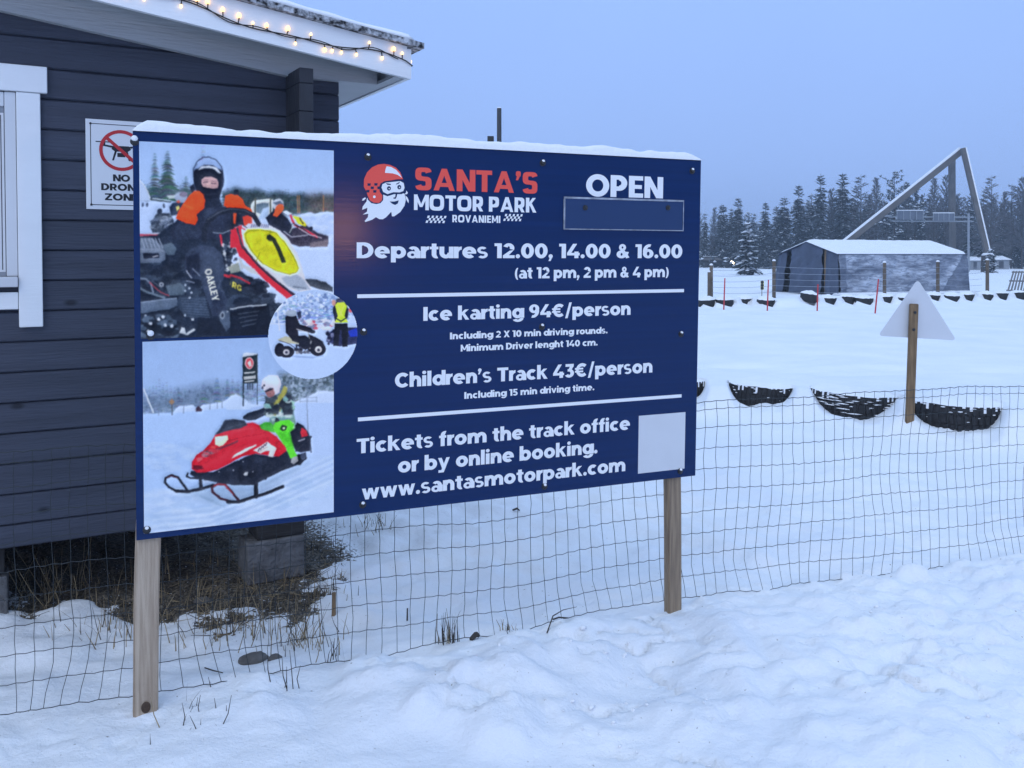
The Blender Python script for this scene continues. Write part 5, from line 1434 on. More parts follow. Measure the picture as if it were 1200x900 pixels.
# ---- the round print: quad bike and an instructor in a yellow vest
def quad_print():
    p = Print([(314, 340), (421, 340), (421, 445), (314, 445)], 190, 190, 3)
    p.region(270, 270, 5.0)
    p.grad(200, 560, (156, 188, 240), (176, 204, 246))
    p.grad(560, 1000, (168, 198, 246), (172, 202, 250))
    for i in range(46):
        x = 300 + (i * 67) % 310
        p.tree(x, 340 + (i * 31) % 90, 540, 20, [(92, 122, 180), (130, 160, 214), (108, 140, 196)][i % 3], 300 + i, 12)
    p.mottle([(240, 380), (740, 370), (740, 530), (250, 540)], [(198, 218, 250), (90, 118, 172), (170, 198, 244), (120, 150, 206), (210, 228, 252)], 9, 260, 24, .8)
    p.line([(268, 400), (275, 470), (288, 585)], 16, (190, 208, 236)); p.ell(272, 410, 15, 15, (206, 222, 244), 2); p.ell(270, 460, 20, 14, (206, 222, 244), 2)
    for y in (520, 545): p.line([(232, y), (340, y + 8)], 7, (190, 206, 236), 1.2)
    p.poly([(400, 535), (620, 535), (740, 560), (740, 640), (400, 640)], (176, 204, 246), 4)
    p.mottle([(410, 525), (620, 530), (600, 580), (420, 570)], [(186, 66, 92), (210, 214, 232), (110, 126, 170), (190, 205, 236)], 11, 44, 25, .8, 1.6)
    # blue machine behind the instructor
    p.poly([(560, 650), (575, 600), (620, 570), (700, 570), (748, 570), (748, 660), (640, 680)], (44, 54, 96), 1.5, 20); p.poly([(690, 590), (740, 572), (748, 620), (700, 625)], (40, 66, 196), 1.5)
    p.mottle([(560, 600), (620, 580), (620, 670), (570, 665)], [(30, 36, 60), (120, 130, 170), (70, 80, 120)], 9, 30, 26, .8)
    # instructor
    p.poly([(612, 545), (685, 545), (690, 600), (684, 680), (655, 682), (650, 580), (640, 590), (632, 676), (602, 678), (606, 600)], (28, 34, 52), 1.2)
    p.poly([(600, 470), (608, 425), (640, 410), (680, 425), (692, 480), (680, 530), (650, 540), (612, 530)], (30, 36, 56), 1.2)
    p.poly([(612, 440), (630, 418), (668, 422), (684, 445), (668, 500), (690, 540), (612, 538), (628, 500)], (188, 222, 70), 1.2)
    p.line([(604, 450), (612, 510), (645, 530)], 14, (30, 36, 56)); p.line([(688, 460), (684, 510), (648, 532)], 14, (30, 36, 56))
    p.line([(628, 440), (655, 500)], 5, (208, 220, 200), 1, .8); p.line([(666, 440), (640, 500)], 5, (208, 220, 200), 1, .8); p.ell(640, 410, 22, 14, (62, 70, 98), 1.2); p.ell(606, 424, 12, 18, (190, 150, 150), 2); p.ell(704, 468, 10, 14, (200, 92, 108), 2)
    # quad rider
    p.line([(330, 735), (480, 745), (540, 735)], 12, (126, 156, 210), 4)
    p.ell(288, 700, 30, 40, (30, 34, 52), 1.2); p.ell(328, 712, 46, 34, (30, 34, 50), 1.2); p.ell(328, 714, 20, 18, (176, 186, 204), 1.2); p.ell(328, 714, 8, 8, (56, 62, 86), 1)
    p.ell(512, 696, 47, 40, (28, 32, 50), 1.2); p.ell(516, 698, 21, 20, (190, 198, 214), 1.2); p.ell(516, 700, 8, 8, (56, 62, 86), 1)
    p.poly([(275, 640), (320, 620), (400, 630), (420, 650), (400, 665), (330, 660)], (176, 184, 170), 1.2); p.line([(285, 645), (340, 662), (380, 690)], 7, (60, 66, 88))
    p.poly([(440, 680), (460, 610), (500, 625), (540, 650), (556, 690), (520, 660), (480, 670), (465, 715)], (38, 42, 60), 1.2); p.line([(455, 600), (470, 660)], 9, (160, 172, 170)); p.line([(470, 720), (400, 715), (370, 700)], 8, (100, 108, 130))
    p.mottle([(370, 660), (470, 650), (470, 720), (380, 720)], [(30, 34, 52), (140, 150, 164), (66, 74, 98)], 9, 30, 27, .85)
    p.poly([(325, 600), (322, 510), (340, 490), (385, 500), (405, 550), (470, 570), (490, 590), (480, 604), (420, 590), (395, 585), (400, 630), (360, 640)], (30, 34, 52), 1.2)
    p.poly([(370, 620), (440, 615), (470, 640), (460, 690), (440, 700), (420, 690), (400, 660), (360, 645)], (30, 36, 54), 1.2)
    p.ell(356, 486, 32, 20, (156, 176, 204), 1.5); p.poly([(390, 480), (410, 474), (418, 510), (400, 520)], (46, 54, 84), 1.5); p.line([(388, 578), (450, 596)], 9, (190, 200, 220), 1.2); p.ell(486, 594, 10, 10, (40, 46, 66), 1.2)
    cu, cv = UV(367.6, 392.2)
    rr = (UV(420, 392.2)[0] - UV(315.5, 392.2)[0]) / 2
    p.sheet('photo_print', 0.0014, (cu, cv, rr))
quad_print()
# ------------------------------------------------------------------ the drone notice on the cabin wall
ds = thing('drone_sign', 'white no drone zone sign screwed to the slate plank wall', 'sign', local(-1.115, 0.0, EYE + 0.2274), HROT)
SW, SH = 0.318, 0.436
mb = MB(); mb.box((-SW / 2, -0.006, 0), (SW / 2, -0.001, SH), bev=0.001)
M['sign_white'] = mat('white_sign_sheet', (0.76, 0.77, 0.79), 0.4)
M['sign_black'] = mat('black_sign_ink', (0.02, 0.02, 0.025), 0.5)
M['sign_red'] = mat('red_sign_ink', (0.55, 0.03, 0.035), 0.45)
mb.build('sheet', M['sign_white'], ds)
DP = lambda x, z, h=0.0: Vector((x, -0.0065 - h, z))
mb = MB()
t_, i_ = 0.0035, 0.020
for a in ((-SW / 2 + i_, SW / 2 - i_, i_, i_ + t_), (-SW / 2 + i_, SW / 2 - i_, SH - i_ - t_, SH - i_), (-SW / 2 + i_, -SW / 2 + i_ + t_, i_ + t_, SH - i_ - t_), (SW / 2 - i_ - t_, SW / 2 - i_, i_ + t_, SH - i_ - t_)):
    mb.add([DP(a[0], a[2]), DP(a[1], a[2]), DP(a[1], a[3]), DP(a[0], a[3])], [(0, 1, 2, 3)])
mb.build('border_line', M['sign_black'], ds, fix=False)
cz = 0.2902
mb = MB()
for k in range(40):
    a, b_ = 2 * math.pi * k / 40, 2 * math.pi * (k + 1) / 40
    mb.add([DP(r_ * math.cos(t), cz + r_ * math.sin(t), 0.0008) for r_, t in ((.1, a), (.1, b_), (.084, b_), (.084, a))], [(0, 1, 2, 3)])
c45 = math.cos(R(42)); s45 = math.sin(R(42))
bar = [(-.088, -.008), (.088, -.008), (.088, .008), (-.088, .008)]
mb.add([DP(x * c45 + y * s45, cz - x * s45 + y * c45, 0.0007) for x, y in bar], [(0, 1, 2, 3)])
mb.build('ban_ring', M['sign_red'], ds, fix=False)
mb = MB()
def dpoly(pts, h=0.0002): mb.add([DP(x, cz + z, h) for x, z in pts], [tuple(range(len(pts)))])
dpoly([(-.035, .022), (.035, .022), (.045, .006), (.028, -.006), (-.028, -.006), (-.045, .006)])
dpoly([(-.075, .026), (-.035, .020), (-.035, .010), (-.078, .018)], .0003); dpoly([(.075, .026), (.035, .020), (.035, .010), (.078, .018)], .0003)
dpoly([(-.115, .036), (-.05, .036), (-.05, .041), (-.115, .041)], .0004); dpoly([(.115, .036), (.05, .036), (.05, .041), (.115, .041)], .0004)
dpoly([(-.084, .018), (-.072, .018), (-.072, .038), (-.084, .038)], .0005); dpoly([(.084, .018), (.072, .018), (.072, .038), (.084, .038)], .0005)
dpoly([(-.030, -.005), (-.020, -.005), (-.034, -.050), (-.042, -.050)], .0003); dpoly([(.030, -.005), (.020, -.005), (.034, -.050), (.042, -.050)], .0003)
dpoly([(-.018, -.012), (.018, -.012), (.018, -.032), (-.018, -.032)], .0004)
mb.build('drone_pictogram', M['sign_black'], ds, fix=False)
for word, zb, wd in (('NO', 0.1386, 0.078), ('DRONE', 0.0935, 0.185), ('ZONE', 0.045, 0.152)):
    text_mesh('lettering', word, (-wd / 2, -zb), (wd / 2, -zb), 0.0335, M['sign_black'], ds, lambda u, v, h=0: DP(u, -v, 0.0002 + h * .3))
for x in (-1, 1):
    for z_ in (0.022, SH - 0.022):
        mb = MB(); mb.lathe([(0.0055, 0), (0.0055, 0.002), (0.003, 0.004), (0, 0.0045)], 10, 0, Matrix.Translation(DP(x * (SW / 2 - 0.022), z_, 0.0004)) @ Matrix.Rotation(R(90), 4, 'X'))
        mb.build('screw', M['bolt'], ds)

# ------------------------------------------------------------------ the wire fence behind the board
M['wire'] = mat('dark_green_coated_wire', (0.020, 0.026, 0.030), 0.5)
fence = thing('wire_fence', 'sagging dark wire mesh fence running behind the navy board', 'fence', (0.08, 4.12, 0))
FL = [Vector((x, y, 0)) for x, y in FENCE_PTS]
seg = [0.0]
for a, b_ in zip(FL[:-1], FL[1:]): seg.append(seg[-1] + (b_ - a).length)
def fpos(t):
    return Vector((np.interp(t, seg, [p.x for p in FL]), np.interp(t, seg, [p.y for p in FL]), 0))
ROWS = [0.0, 0.105, 0.21, 0.315, 0.42, 0.525, 0.63, 0.735, 0.84, 0.93, 0.97]
def f1(a, b_, seed): return float(fbm(np.array([a]), np.array([b_]), seed, 2)[0])
def fp(t, h):
    """A place on the mesh: sag, bulge and kinks."""
    p = fpos(t)
    lift = 0.015 + 0.035 * f1(t * 0.7, 0.3, 41) + 0.012 * f1(t * 2.3, h * 2, 42)
    q = p + Vector((0.022 * f1(t * 1.1, h * 1.6, 43) + 0.006 * f1(t * 6, h * 7, 44), 0.04 * f1(t * 0.9, h * 1.4, 45) + 0.006 * f1(t * 6, h * 7, 46), h * 0.985 + lift))
    low = max(0, 0.16 - h) / 0.16
    q += Vector((0.05 * low * f1(t * 2.2, 0.1, 47), 0.04 * low * f1(t * 2.5, 0.4, 48), 0.02 * low * f1(t * 1.5, .2, 49)))
    return q
T0 = 0.25; T1 = seg[-1] - 0.1
nV = int((T1 - T0) / 0.0625)
mb = MB()
for i in range(nV + 1):
    t = T0 + (T1 - T0) * i / nV
    pts = []
    for j, (h0, h1) in enumerate(zip(ROWS[:-1], ROWS[1:])):
        pts.append(fp(t, h0))
        k_ = f1(i * 0.83, j * 0.9, 50)
        pts.append(fp(t, (h0 + h1) / 2) + Vector((0.0035 * k_, 0.003 * k_, 0)))
    pts.append(fp(t, ROWS[-1]))
    mb.tube(pts, 0.00125, 4)
mb.build('upright_wire', M['wire'], fence, smooth=True, fix=False)['kind'] = 'stuff'
for h in ROWS:
    mb = MB()
    pts = []
    for i in range(nV):
        t = T0 + (T1 - T0) * i / nV
        d_ = (T1 - T0) / nV
        pts.append(fp(t, h))
        pts.append(fp(t + d_ * 0.5, h) + Vector((0, 0, -0.004 + 0.003 * f1(i * .9, h * 9, 52))))
    mb.tube(pts, 0.0014 if h not in (0.0, 0.97) else 0.0017, 4)
    mb.build('level_wire', M['wire'], fence, smooth=True, fix=False)
for ch in fence.children:
    ch.data.transform(Matrix.Translation(-fence.location))

# ------------------------------------------------------------------ triangular warning sign seen from behind, on a timber stake
g = G(1065, 504, 0.02)
ZS = g.y
tw = thing('triangle_sign', 'back of a white triangular warning sign on a timber stake', 'warning sign', (g.x, g.y, gz(g.x, g.y) - 0.12))
tp = P(1071, 356, ZS); bt = P(1065, 506, ZS) - Vector((0, 0, 0.12))
M['stake'] = mat('brown_timber_stake', (0.26, 0.17, 0.09), 0.8, var=0.5, scale=7, bump=0.4, stretch=(6, 6, 0.6), col2=(0.14, 0.09, 0.05))
bm = bmesh.new(); bmesh.ops.create_cube(bm, size=1)
L = (tp - bt).length
for v in bm.verts: v.co = Vector((v.co.x * 0.078, v.co.y * 0.04, (v.co.z + .5) * L))
bmesh.ops.bevel(bm, geom=bm.edges[:], offset=0.005, segments=2, affect='EDGES')
ax = (tp - bt).normalized()
mb = MB(); mb.take(bm, 0, Matrix.Translation(bt - tw.location) @ ax.to_track_quat('Z', 'Y').to_matrix().to_4x4() @ Matrix.Rotation(R(90), 4, 'Z'))
st = mb.build('stake', M['stake'], tw)
A_, B_, C_ = P(1075.5, 327, ZS + 0.05), P(1029, 393.5, ZS + 0.05), P(1121, 399, ZS + 0.05)
def rounded_tri(a, b_, c, r_):
    out = []
    for p, q, s_ in ((c, a, b_), (a, b_, c), (b_, c, a)):
        d1 = (p - q).normalized(); d2 = (s_ - q).normalized()
        for k in range(6):
            t = k / 5
            e1, e2 = q + d1 * r_ * (1 - t), q + d2 * r_ * t
            m_ = q
            out.append(((q + d1 * r_) * (1 - t) ** 2 + m_ * 2 * t * (1 - t) + (q + d2 * r_) * t ** 2))
    return out
tri = [p - tw.location for p in rounded_tri(A_, B_, C_, 0.05)]
mb = MB(); n = len(tri)
mb.add(tri + [p + Vector((0, 0.003, 0)) for p in tri], [tuple(range(n)), tuple(range(2 * n - 1, n - 1, -1))] + [(i, i + n, (i + 1) % n + n, (i + 1) % n) for i in range(n)])
mb.build('plate', mat('pale_sign_back', (0.62, 0.64, 0.68), 0.5, var=0.06, scale=3), tw)

for x_, y_ in ((1071, 366), (1069.5, 386)):
    q_ = P(x_, y_, ZS) - tw.location
    mb = MB(); mb.lathe([(0.014, 0), (0.014, 0.006), (0.007, 0.011), (0, 0.012)], 10, 0, Matrix.Translation(q_ + Vector((0, -0.021, 0))) @ Matrix.Rotation(R(90), 4, 'X')); mb.build('screw', M['bolt'], tw)
# ------------------------------------------------------------------ tyres along the near edge of the track
M['rubber'] = mat('black_tyre_rubber', (0.021, 0.021, 0.024), 0.7, var=0.3, scale=30, bump=0.3, bscale=60)
def tyre_mesh(r_, h, seed, lugs=46):
    """A tyre lying flat: bulging walls, open middle, tread blocks round the rim."""
    mb = MB()
    ri = r_ * 0.56
    prof = [(ri, h * 0.12), (ri * 1.04, 0.02), (r_ * 0.80, 0.0), (r_ * 0.94, h * 0.06), (r_ * 0.985, h * 0.16), (r_ * 0.985, h * 0.84), (r_ * 0.94, h * 0.94), (r_ * 0.80, h), (ri * 1.04, h - 0.02), (ri, h * 0.88), (ri * 0.99, h * 0.5), (ri, h * 0.12)]
    mb.lathe(prof, 48)
    mb.f = mb.f[:-2] if len(mb.f[-1]) > 4 else mb.f
    mb.m = mb.m[:len(mb.f)]
    tr = MB()
    for k in range(lugs):
        a = 2 * math.pi * k / lugs
        w = 2 * math.pi / lugs * 0.33
        for z0, z1, sk in ((h * 0.05, h * 0.30, 0.02), (h * 0.34, h * 0.64, -0.02), (h * 0.68, h * 0.96, 0.02)):
            ps = []
            for rr_, zz_, da in ((r_ * 0.98, z0, -w), (r_ * 0.98, z0, w), (r_ * 0.98, z1, w + sk), (r_ * 0.98, z1, -w + sk), (r_ * 1.012, z0, -w * .8), (r_ * 1.012, z0, w * .8), (r_ * (1.012 if z1 < h * .9 else .985), z1, w * .8 + sk), (r_ * (1.012 if z1 < h * .9 else .985), z1, -w * .8 + sk)):
                ps.append((rr_ * math.cos(a + da), rr_ * math.sin(a + da), zz_))
            tr.add(ps, [(4, 5, 6, 7), (0, 1, 5, 4), (1, 2, 6, 5), (2, 3, 7, 6), (3, 0, 4, 7)])
    return mb, tr
def snow_dome(r_, h0, seed, amp=0.045, hgt=0.07):
    vs, fs = [(0, 0, h0 + hgt)], []
    nr, na = 9, 44
    for i in range(1, nr + 1):
        q = i / nr
        for k in range(na):
            a = 2 * math.pi * k / na
            e = 1.0 + 0.05 * float(fbm(np.array([math.cos(a) * 3 + seed]), np.array([math.sin(a) * 3]), seed, 3)[0])
            rr_ = r_ * q * e
            x, y = rr_ * math.cos(a), rr_ * math.sin(a)
            z = h0 + hgt * (1 - q ** 3) + amp * float(fbm(np.array([x * 4 + seed]), np.array([y * 4]), seed, 3)[0]) * (1 - q ** 4)
            if i == nr: z = h0 - 0.006 + 0.012 * float(fbm(np.array([a * 4.0]), np.array([seed * 1.0]), seed, 2)[0])
            vs.append((x, y, z))
    for k in range(na): fs.append((0, 1 + k, 1 + (k + 1) % na))
    for i in range(nr - 1):
        for k in range(na):
            a = 1 + i * na
            fs.append((a + k, a + na + k, a + na + (k + 1) % na, a + (k + 1) % na))
    mb = MB(); mb.add(vs, fs)
    return mb
NL = ['half buried black tyre partly hidden behind the right edge of the navy board',
      'half buried black tyre between the navy board edge and the cracked snowy tyre',
      'half buried tyre with snow caught in its tread, just left of the triangle sign stake',
      'half buried black tyre directly right of the triangle sign stake, long bare tread',
      'half buried black tyre at the right end of the near tyre row']
for i, (tx, ty, hw, r_) in enumerate(NEAR):
    t = thing('tyre', NL[i], 'tyre', (tx, ty, -0.01), 0.3 * i, 'half buried tyres along the near edge of the track')
    b_, tr = tyre_mesh(r_, 0.27, i)
    b_.build('casing', M['rubber'], t, smooth=True)
    tr.build('tread', M['rubber'], t)
    mb = MB(); r5 = random.Random(70 + i)                # rime lodged between the lugs of the upper rim
    for k in range(46):
        a = 2 * math.pi * (k + .5) / 46
        if r5.random() < .45:
            zt = 0.27 * .97; zl = 0.27 * r5.uniform(.74, .93)
            ps = [(r_ * q * math.cos(a + da), r_ * q * math.sin(a + da), z) for q, da, z in ((1.008, -.028, zl), (1.008, .028, zl), (1.004, .030, zt), (1.004, -.030, zt), (.97, -.02, zt + .002), (.97, .02, zt + .002))]
            mb.add(ps, [(0, 1, 2, 3), (3, 2, 5, 4)])
    mb.build('rime_in_lugs', M['snow'], t, fix=False)
    snow_dome(r_ * 1.0, 0.264, i + 3, 0.03, 0.035).build('snow_cap', M['snow'], t, smooth=True)
    t.rotation_euler = (0, R((0, 3.5, 3.0, 1.5, 1)[i]), 0.0)
    if i in (1, 2, 3):                                  # snow caught in the tread
        mb = MB(); r2 = random.Random(i * 5)
        for k in range(62 if i == 2 else 22):
            a = R(270) + r2.uniform(-1.2, 1.2); z = 0.06 + 0.20 * r2.random() ** 0.5
            if i == 2 and r2.random() < .6: z = r2.choice((0.08, 0.15, 0.19)) + r2.uniform(-.01, .01)
            s_ = r2.uniform(0.004, 0.014)
            bm = bmesh.new(); bmesh.ops.create_icosphere(bm, subdivisions=1, radius=1)
            for v in bm.verts: v.co = Vector((v.co.x * s_ * (r2.uniform(2.5, 7.5) if i == 2 else 2.0), v.co.y * s_ * .6, v.co.z * s_ * 0.55))
            mb.take(bm, 0, Matrix.Translation((r_ * 1.004 * math.cos(a), r_ * 1.004 * math.sin(a), z)) @ Matrix.Rotation(a + R(90), 4, 'Z'))
        mb.build('snow_in_tread', M['snow'], t, smooth=True)

# the far row of tyres
FLAB = ['snowed in tyre of the far row partly hidden behind the navy board', 'far row tyre below the double timber fence post',
        'far row tyre behind the leftmost red snow stake', 'thin showing tyre of the far row right of the leftmost red stake',
        'far row tyre behind the second red stake from the left', 'pale snow dusted tyre lifted a little above the far row, left of the tent door',
        'far row tyre in front of the tent door, left of its red stake', 'far row tyre right of the red stake before the tent',
        'thin showing far row tyre below the front corner of the tent', 'far row tyre left of the leaning red stake',
        'far row tyre right of the leaning red stake', 'far row tyre close right of the triangle sign post top',
        'far row tyre below the right half of the tent', 'pale frosted far row tyre left of the tent end', 'small dark far row tyre below the right tent corner',
        'far row tyre left of the slatted pallet', 'far row tyre in front of the slatted pallet']
ft_b, ft_t = tyre_mesh(0.48, 0.30, 9, 30)
FB = ft_b.build('casing', M['rubber'], None, smooth=True)
dome = snow_dome(0.50, 0.285, 12, 0.05, 0.09).build('snow_cap', M['snow_far'], None, smooth=True)
for i, (tx, ty, hw, r_) in enumerate(FARROW):
    up = 0.16 if i == 5 else 0.0
    t = thing('tyre', FLAB[i], 'tyre', (tx, ty, -0.03 + up), 0.7 * i, 'snowed in tyres along the far edge of the track')
    for src in (FB, dome):
        if i == 0: o = src
        else:
            o = src.copy(); COL.objects.link(o)
        o.parent = t
    k_ = min(1.0, hw / 0.48) * 0.97
    t.scale = (k_, k_, 1)
    t.rotation_euler = (R(rng.uniform(-5, 5)), R(rng.uniform(-7, 3)), 0.7 * i)

# red snow stakes
M['red'] = mat('red_plastic_stake', (0.50, 0.035, 0.04), 0.5)
for (xb, yb, xt, yt, lab) in ((848, 363, 849.5, 326, 'thin red snow stake, the leftmost one, near the navy board'), (899, 364.5, 900.5, 328, 'thin red snow stake left of the tent, under the yellow black marker'),
                              (957.5, 364.5, 958.5, 333, 'thin red snow stake in front of the tent door'), (1025, 367, 1029.5, 327, 'thin leaning red snow stake in front of the tent side')):
    g = G(xb, yb); z0 = gz(g.x, g.y)
    mb = MB(); a = Vector((0, 0, z0 - 0.15)); tpt = P(xt, yt, g.y) - Vector((g.x, g.y, 0))
    mb.tube([a, tpt], [0.024, 0.020], 8)
    o = mb.build('snow_stake', M['red']); o.location = (g.x, g.y, 0)
    tag(o, lab, 'snow stake', 'red snow stakes along the far tyres')
# ------------------------------------------------------------------ post and rope fence beyond the far tyres
M['farpost'] = mat('weathered_fence_post', (0.16, 0.12, 0.085), 0.85, var=0.4, scale=4)
pf = thing('post_fence', 'low fence of timber posts and thin wires in front of the tent', 'fence', (14, 37, 0))
tops = []
for (x, yt, yb, r_) in ((833.5, 311, 347, .075), (831, 319, 347, .07), (907, 306, 345.5, .075), (1036.5, 308, 344, .075), (1099, 307, 341, .075), (1157, 305, 341.5, .075)):
    Z = 37.5 if x < 1000 else 38.6
    a, b_ = P(x, yb + 3, Z), P(x, yt, Z)
    a.z = -0.1
    o_ = Vector(pf.location)
    mb = MB(); mb.tube([a - o_, b_ - o_], [r_, r_ * 0.92], 9)
    po = mb.build('post', M['farpost'], pf, smooth=False)
    mb = MB(); mb.lathe([(r_ * 0.9, 0), (r_ * 1.02, 0.02), (r_ * 0.8, 0.06), (0, 0.085)], 9, 0, Matrix.Translation(b_ - o_)); mb.build('snow_knob', M['snow_far'], po, smooth=True)
    if x != 831: tops.append((a, b_))
M['rope'] = mat('pale_fence_wire', (0.30, 0.33, 0.38), 0.6)
for f_ in (0.22, 0.38, 0.54, 0.70, 0.86):
    mb = MB(); pts = []
    for (a, b_), (c, d) in zip(tops[:-1], tops[1:]):
        p, q = a + (b_ - a) * f_, c + (d - c) * f_
        for k in range(8): pts.append(p + (q - p) * k / 8 - Vector((0, 0, 0.06 * 4 * (k / 8) * (1 - k / 8))) - Vector(pf.location) - Vector((0, 0.08, 0)))
    mb.tube(pts, 0.007, 4); mb.build('wire', M['rope'], pf)
# small yellow and black marker
g = P(893, 340, 37.2)
mk = thing('marker_strip', 'small yellow and black marker strip left of the tent', 'marker', g)
M['yel'] = mat('yellow_marker', (0.60, 0.52, 0.06), 0.5); M['blk'] = mat('black_marker', (0.02, 0.02, 0.02), 0.6)
for i in range(3):
    mb = MB(); mb.box((-0.06, -0.01, 0.02 + 0.12 * i), (0.075, 0.01, 0.13 + 0.12 * i), bev=0.004); mb.build('yellow_band', M['yel'], mk)
    mb = MB(); mb.lathe([(0.062, 0), (0.062, 0.012), (0, 0.016)], 12, 0, Matrix.Translation((0.0, -0.0105, 0.08 + 0.12 * i)) @ Matrix.Rotation(R(90), 4, 'X')); mb.build('black_spot', M['blk'], mk)
mb = MB(); mb.box((-0.012, 0.0115, -0.55), (0.012, 0.028, 0.36)); mb.build('stick', M['farpost'], mk)
# leaning slatted pallet at the right
a = P(1180, 341, 36.5); b_ = P(1206, 342, 36.5); c = P(1210, 317.5, 37.2); d = P(1187, 317.5, 37.2)
pal = thing('pallet', 'grey slatted pallet leaning in the snow by the far tyres', 'pallet', (a + b_) / 2)
M['palwood'] = mat('grey_pallet_wood', (0.22, 0.21, 0.21), 0.85, var=0.4, scale=5)
for k in range(7):
    f0, f1_ = k / 7 + 0.02, (k + 1) / 7 - 0.055
    q = [a + (b_ - a) * f0, a + (b_ - a) * f1_, d + (c - d) * f1_, d + (c - d) * f0]
    q = [v - pal.location for v in q]
    mb = MB(); mb.add(q + [v + Vector((0, 0.025, 0.0)) for v in q], [(0, 1, 2, 3), (7, 6, 5, 4), (0, 4, 5, 1), (1, 5, 6, 2), (2, 6, 7, 3), (3, 7, 4, 0)]); mb.build('slat', M['palwood'], pal)
for f_ in (0.03, 0.5, 0.94):
    p, q = a + (d - a) * f_, b_ + (c - b_) * f_
    p, q = p - pal.location + Vector((0, 0.05, 0)), q - pal.location + Vector((0, 0.05, 0))
    mb = MB(); mb.tube([p, q], 0.028, 4); mb.build('bearer', M['palwood'], pal)

# ------------------------------------------------------------------ the storage tent
TA = R(22); TL_, TWd, EV, RDG = 7.5, 3.95, 1.78, 2.33
tn = thing('storage_tent', 'blue grey tarpaulin tent with snow on its roof beyond the track', 'tent', (14.15, 40.0, 0), TA)
def mat_tarp(name, snowy):
    m = mat(name, (0.075, 0.095, 0.145), 0.55, var=0.3, scale=1.5, bump=0.5, bscale=4)
    if snowy:
        nt = m.node_tree; b = nt.nodes['Principled BSDF']
        t = nt.nodes.new('ShaderNodeTexCoord')
        n0 = nt.nodes.new('ShaderNodeTexNoise'); n0.inputs['Scale'].default_value = 1.1; n0.inputs['Detail'].default_value = 3
        n1 = nt.nodes.new('ShaderNodeTexNoise'); n1.inputs['Scale'].default_value = 2.2; n1.inputs['Detail'].default_value = 6; n1.inputs['Distortion'].default_value = 0.7
        mp = nt.nodes.new('ShaderNodeMapping'); mp.inputs['Rotation'].default_value = (0, R(38), 0); mp.inputs['Scale'].default_value = (0.7, 1, 4.2)
        nt.links.new(t.outputs['Object'], mp.inputs[0]); nt.links.new(mp.outputs[0], n1.inputs['Vector'])
        rp = nt.nodes.new('ShaderNodeValToRGB'); rp.color_ramp.elements[0].position, rp.color_ramp.elements[1].position = 0.40, 0.60
        nt.links.new(n1.outputs['Fac'], rp.inputs[0])
        def wrinkle(scale, rot, zs, wid):
            q = nt.nodes.new('ShaderNodeTexNoise'); q.inputs['Scale'].default_value = scale; q.inputs['Detail'].default_value = 3; q.inputs['Distortion'].default_value = 0.8
            w_ = nt.nodes.new('ShaderNodeMapping'); w_.inputs['Rotation'].default_value = (0, R(rot), 0); w_.inputs['Scale'].default_value = (1, 1, zs)
            nt.links.new(t.outputs['Object'], w_.inputs[0]); nt.links.new(w_.outputs[0], q.inputs['Vector'])
            s_ = nt.nodes.new('ShaderNodeMath'); s_.operation = 'SUBTRACT'; s_.inputs[1].default_value = 0.5
            a_ = nt.nodes.new('ShaderNodeMath'); a_.operation = 'ABSOLUTE'
            nt.links.new(q.outputs['Fac'], s_.inputs[0]); nt.links.new(s_.outputs[0], a_.inputs[0])
            r_ = nt.nodes.new('ShaderNodeMapRange'); r_.inputs[1].default_value, r_.inputs[2].default_value = 0.0, wid; r_.inputs[3].default_value, r_.inputs[4].default_value = 0.45, 1.0
            nt.links.new(a_.outputs[0], r_.inputs[0])
            return r_
        w1, w2 = wrinkle(0.8, 40, 6.0, 0.06), wrinkle(1.3, 20, 4.5, 0.05)
        mw = nt.nodes.new('ShaderNodeMath'); mw.operation = 'MULTIPLY'
        nt.links.new(w1.outputs[0], mw.inputs[0]); nt.links.new(w2.outputs[0], mw.inputs[1])
        big = nt.nodes.new('ShaderNodeTexNoise'); big.inputs['Scale'].default_value = 0.75; big.inputs['Detail'].default_value = 3
        bm_ = nt.nodes.new('ShaderNodeMapping'); bm_.inputs['Rotation'].default_value = (0, R(40), 0); bm_.inputs['Scale'].default_value = (0.8, 1, 3.2)
        nt.links.new(t.outputs['Object'], bm_.inputs[0]); nt.links.new(bm_.outputs[0], big.inputs['Vector'])
        br = nt.nodes.new('ShaderNodeMapRange'); br.inputs[1].default_value, br.inputs[2].default_value = 0.36, 0.60; br.inputs[3].default_value, br.inputs[4].default_value = 0.15, 0.95
        nt.links.new(big.outputs['Fac'], br.inputs[0])
        m2 = nt.nodes.new('ShaderNodeMath'); m2.operation = 'MULTIPLY'
        nt.links.new(mw.outputs[0], m2.inputs[0]); nt.links.new(br.outputs[0], m2.inputs[1])
        rp = m2
        at_ = nt.nodes.new('ShaderNodeAttribute'); at_.attribute_name = 'snow_cling'
        mu = nt.nodes.new('ShaderNodeMath'); mu.operation = 'MULTIPLY'
        nt.links.new(rp.outputs[0], mu.inputs[0]); nt.links.new(at_.outputs['Fac'], mu.inputs[1])
        old = b.inputs['Base Color'].links[0].from_socket
        mx = nt.nodes.new('ShaderNodeMixRGB'); mx.inputs[2].default_value = (0.52, 0.56, 0.64, 1)
        nt.links.new(mu.outputs[0], mx.inputs[0]); nt.links.new(old, mx.inputs[1]); nt.links.new(mx.outputs[0], b.inputs['Base Color'])
    return m
M['tarp'] = mat_tarp('blue_grey_tarpaulin', False); M['tarp_snowy'] = mat_tarp('tarpaulin_with_clinging_snow', True)
